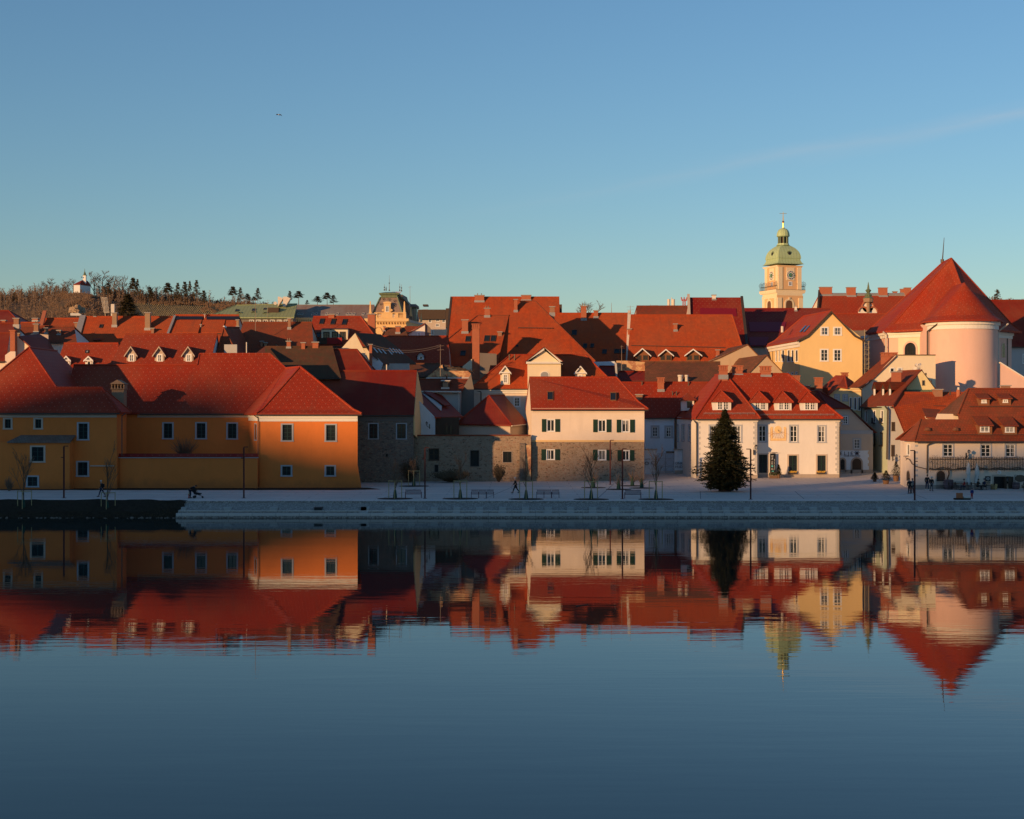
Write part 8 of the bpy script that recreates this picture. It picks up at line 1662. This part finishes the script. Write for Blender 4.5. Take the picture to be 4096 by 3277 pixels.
# gravel embankment with two low ledges
xE=P(N(722,0),158).x
prof=[(159.3,1.5),(159.28,1.3),(157.2,.60),(156.95,.62),(156.93,.47),(156.25,.36),(156.2,.42),(155.9,.42),(155.86,.2),(155.7,.2),(155.65,-1)]
m=MB(); xs=[xE+i*(100-xE)/120 for i in range(121)]; n=len(xs)
for i,(y,z) in enumerate(prof):
    for x in xs: 
        j=random.uniform(-.05,.05) if i in(2,) else 0; m.v.append(Vector((x,y+j,z+j*.4)))
for j in range(len(prof)-1):
    for i in range(n-1): m.f.append((j*n+i,(j+1)*n+i,(j+1)*n+i+1,j*n+i+1))
solo(m,'gravel_bank','gravel',None,None,(0,0,0),kind='structure')
m=MB(); 
m.box((xE,156.9,.58),(100,157.12,.66)); m.box((xE,155.84,.2),(100,156.3,.45)); solo(m,'quay_ledge','kerb',None,None,(0,0,0),kind='structure')
# earth bank at left
m=MB(); xs=[-110+i*(xE+110.4)/90 for i in range(91)]; rows=[(160.2,1.56),(159.4,1.5),(158.4,1.15),(157.4,.8),(156.6,.45),(156.0,.2),(155.6,.05),(155.2,-.6)]; n=len(xs); random.seed(11)
for j,(y,z) in enumerate(rows):
    for i,x in enumerate(xs):
        e=max(0,(i-84)/6) ; m.v.append(Vector((x+random.uniform(-.2,.2),y+random.uniform(-.12,.12)+e*j*.15,z+random.uniform(-.07,.1)*(j>0)+(.12 if 0<j<5 else 0)-e*.1)))
for j in range(len(rows)-1):
    for i in range(n-1): m.f.append((j*n+i,(j+1)*n+i,(j+1)*n+i+1,j*n+i+1))
solo(m,'earth_bank','earth',None,None,(0,0,0),kind='structure')
m=MB(); random.seed(5)
for i in range(2600):
    x=random.uniform(-60,xE-.3); t=random.random(); y=159.6-t*4; z=1.52-t*1.45; h=random.uniform(.06,.22); a=random.uniform(0,3.14)
    m.f.append((len(m.v),len(m.v)+1,len(m.v)+2)); m.v+=[Vector((x,y,z)),Vector((x+.05*math.cos(a),y+.05*math.sin(a),z)),Vector((x+random.uniform(-.1,.1),y-.05,z+h))]
solo(m,'grass','shrub','sparse dry winter grass on the dark earth bank','grass',(0,0,0),kind='stuff')
m=MB(); random.seed(15)
for i in range(900):
    x=random.uniform(-60,90); y=155.75+random.uniform(-.35,.12) if x>xE else 155.5+random.uniform(-.4,.3); r=random.uniform(.05,.18); m.lathe((x,y,-.08),[(r,0),(r*.9,r*.7),(r*.3,r*1.1)],5,random.random())
solo(m,'shore_stones','s_dark','dark wet stones along the waterline','stones',(0,0,0),kind='stuff')
m=MB(); m.poly([(-1500,3,0),(1500,3,0),(1500,156,0),(-1500,156,0)]); solo(m,'river','water',None,None,(0,0,0),kind='structure')
m=MB(); m.box((-1500,-1200,-3),(1500,3,8.6)); solo(m,'near_bank','earth',None,None,(0,0,0),kind='structure')
m=MB(); m.poly([(-6000,700,14),(6000,700,14),(9000,9000,14),(-9000,9000,14)]); solo(m,'plain','hillside',None,None,(0,0,0),kind='structure')
# unseen ridge added behind the viewer, crest shaped to cast the front-row shadows
AZ,EL=45.,8.2
tA=math.tan(R_(AZ)); YC=-300.
prof=[(-400,20),(-140,14),(-90,10),(-62,9.6),(-58.5,11.4),(-52,14.3),(-48,15.2),(-42,15.2),(-38,13),(-31,8.8),(-27,7.6),(-22,6.4),(-16,5.3),(-9,5.6),(-2,8.6),(3,9.6),(5,8.),(8,3.),(12,1.8),(22,1.8),(34,1.2),(46,1.6),(54,3.),(62,4.6),(74,6),(90,6),(300,7)]
m=MB(); top=[]
for X_,zc in prof:
    x=X_-(190-YC)*tA; h=zc+(190-YC)/math.cos(R_(AZ))*math.tan(R_(EL)); top.append((x,h))
for (x,h) in top: m.v+=[Vector((x+110,YC+110,8)),Vector((x,YC,h)),Vector((x-500,YC-500,h*.8)),Vector((x-700,YC-700,8))]
for i in range(len(top)-1):
    for j in range(3): a=i*4+j; m.f.append((a,a+1,a+5,a+4))
solo(m,'shadow_ridge','hillside',None,None,(0,0,0),kind='structure')
# ================================================================ light, sky, camera
w=bpy.data.worlds.new('World'); scene.world=w; w.use_nodes=True; nt=w.node_tree; bg=nt.nodes['Background']
sk=nt.nodes.new('ShaderNodeTexSky'); sk.sky_type='NISHITA'; sk.sun_disc=False; sk.sun_elevation=R_(EL); sk.sun_rotation=R_(SKYROT); sk.altitude=280; sk.air_density=1.2; sk.dust_density=SKYDUST; sk.ozone_density=SKYOZ
tc=nt.nodes.new('ShaderNodeTexCoord'); sp=nt.nodes.new('ShaderNodeSeparateXYZ'); nt.links.new(tc.outputs['Generated'],sp.inputs[0])
def wm(op,a,b_=0.,c=0.):
    n=nt.nodes.new('ShaderNodeMath'); n.operation=op
    for i,x in enumerate((a,b_,c)):
        if isinstance(x,bpy.types.NodeSocket): nt.links.new(x,n.inputs[i])
        else: n.inputs[i].default_value=x
    return n.outputs[0]
u=wm('DIVIDE',sp.outputs[0],wm('MAXIMUM',sp.outputs[1],.05)); v=wm('DIVIDE',sp.outputs[2],wm('MAXIMUM',sp.outputs[1],.05))
# thin contrail: from (2350,760) to (4096,440) in the photo
u1,v1_,u2,v2_=(2350-CX)/F,(HY-770)/F,(4096-CX)/F,(HY-450)/F; sl=(v2_-v1_)/(u2-u1)
line=wm('ADD',v1_,wm('MULTIPLY',wm('SUBTRACT',u,u1),sl))
cb=nt.nodes.new('ShaderNodeCombineXYZ'); nt.links.new(wm('MULTIPLY',wm('SUBTRACT',u,wm('MULTIPLY',v,0)),9.),cb.inputs[0]); nt.links.new(wm('MULTIPLY',wm('SUBTRACT',v,line),60.),cb.inputs[1])
nz=nt.nodes.new('ShaderNodeTexNoise'); nz.inputs['Scale'].default_value=1.; nz.inputs['Detail'].default_value=5; nt.links.new(cb.outputs[0],nz.inputs['Vector'])
d=wm('ABSOLUTE',wm('SUBTRACT',wm('SUBTRACT',v,line),wm('MULTIPLY',wm('SUBTRACT',nz.outputs['Fac'],.5),.02)))
band=wm('POWER',wm('MAXIMUM',wm('SUBTRACT',1.,wm('DIVIDE',d,.011)),0.),1.6)
fade=nt.nodes.new('ShaderNodeMapRange'); fade.inputs[1].default_value=u1-.1; fade.inputs[2].default_value=u2+.1; nt.links.new(u,fade.inputs[0]); 
f1=wm('MULTIPLY',wm('MULTIPLY',band,fade.outputs[0]),wm('MULTIPLY',nz.outputs['Fac'],.5))
mx=nt.nodes.new('ShaderNodeMix'); mx.data_type='RGBA'; nt.links.new(f1,mx.inputs[0]); gm=nt.nodes.new('ShaderNodeGamma'); gm.inputs[1].default_value=1.; nt.links.new(sk.outputs[0],gm.inputs[0]); nt.links.new(gm.outputs[0],mx.inputs[6]); mx.inputs[7].default_value=(3.6,3.7,3.8,1)
hs_=nt.nodes.new('ShaderNodeMix'); hs_.data_type='RGBA'; hs_.blend_type='MULTIPLY'; hs_.inputs[0].default_value=1; hs_.inputs[7].default_value=(*SKYTINT,1); nt.links.new(mx.outputs[2],hs_.inputs[6])
nt.links.new(hs_.outputs[2],bg.inputs[0]); bg.inputs[1].default_value=SKYSTR
ld=bpy.data.lights.new('sun','SUN'); ld.energy=SUNSTR; ld.angle=R_(.55); ld.color=SUNCOL; lo=bpy.data.objects.new('sun',ld); COL.objects.link(lo)
dv=Vector((math.sin(R_(AZ))*math.cos(R_(EL)),math.cos(R_(AZ))*math.cos(R_(EL)),-math.sin(R_(EL)))); lo.rotation_euler=dv.to_track_quat('-Z','Y').to_euler(); lo.location=(-100,-100,80)
cd=bpy.data.cameras.new('camera'); cam=bpy.data.objects.new('camera',cd); COL.objects.link(cam); cam.location=(0,0,CZ); cam.rotation_euler=(R_(90),0,0)
cd.sensor_width=36; cd.lens=F/4096*36; cd.clip_start=1; cd.clip_end=20000; scene.camera=cam
scene.view_settings.view_transform='Standard'; scene.view_settings.look='None'; scene.view_settings.exposure=EXPO; scene.view_settings.gamma=1
scene.cycles.max_bounces=6; scene.cycles.use_denoising=True
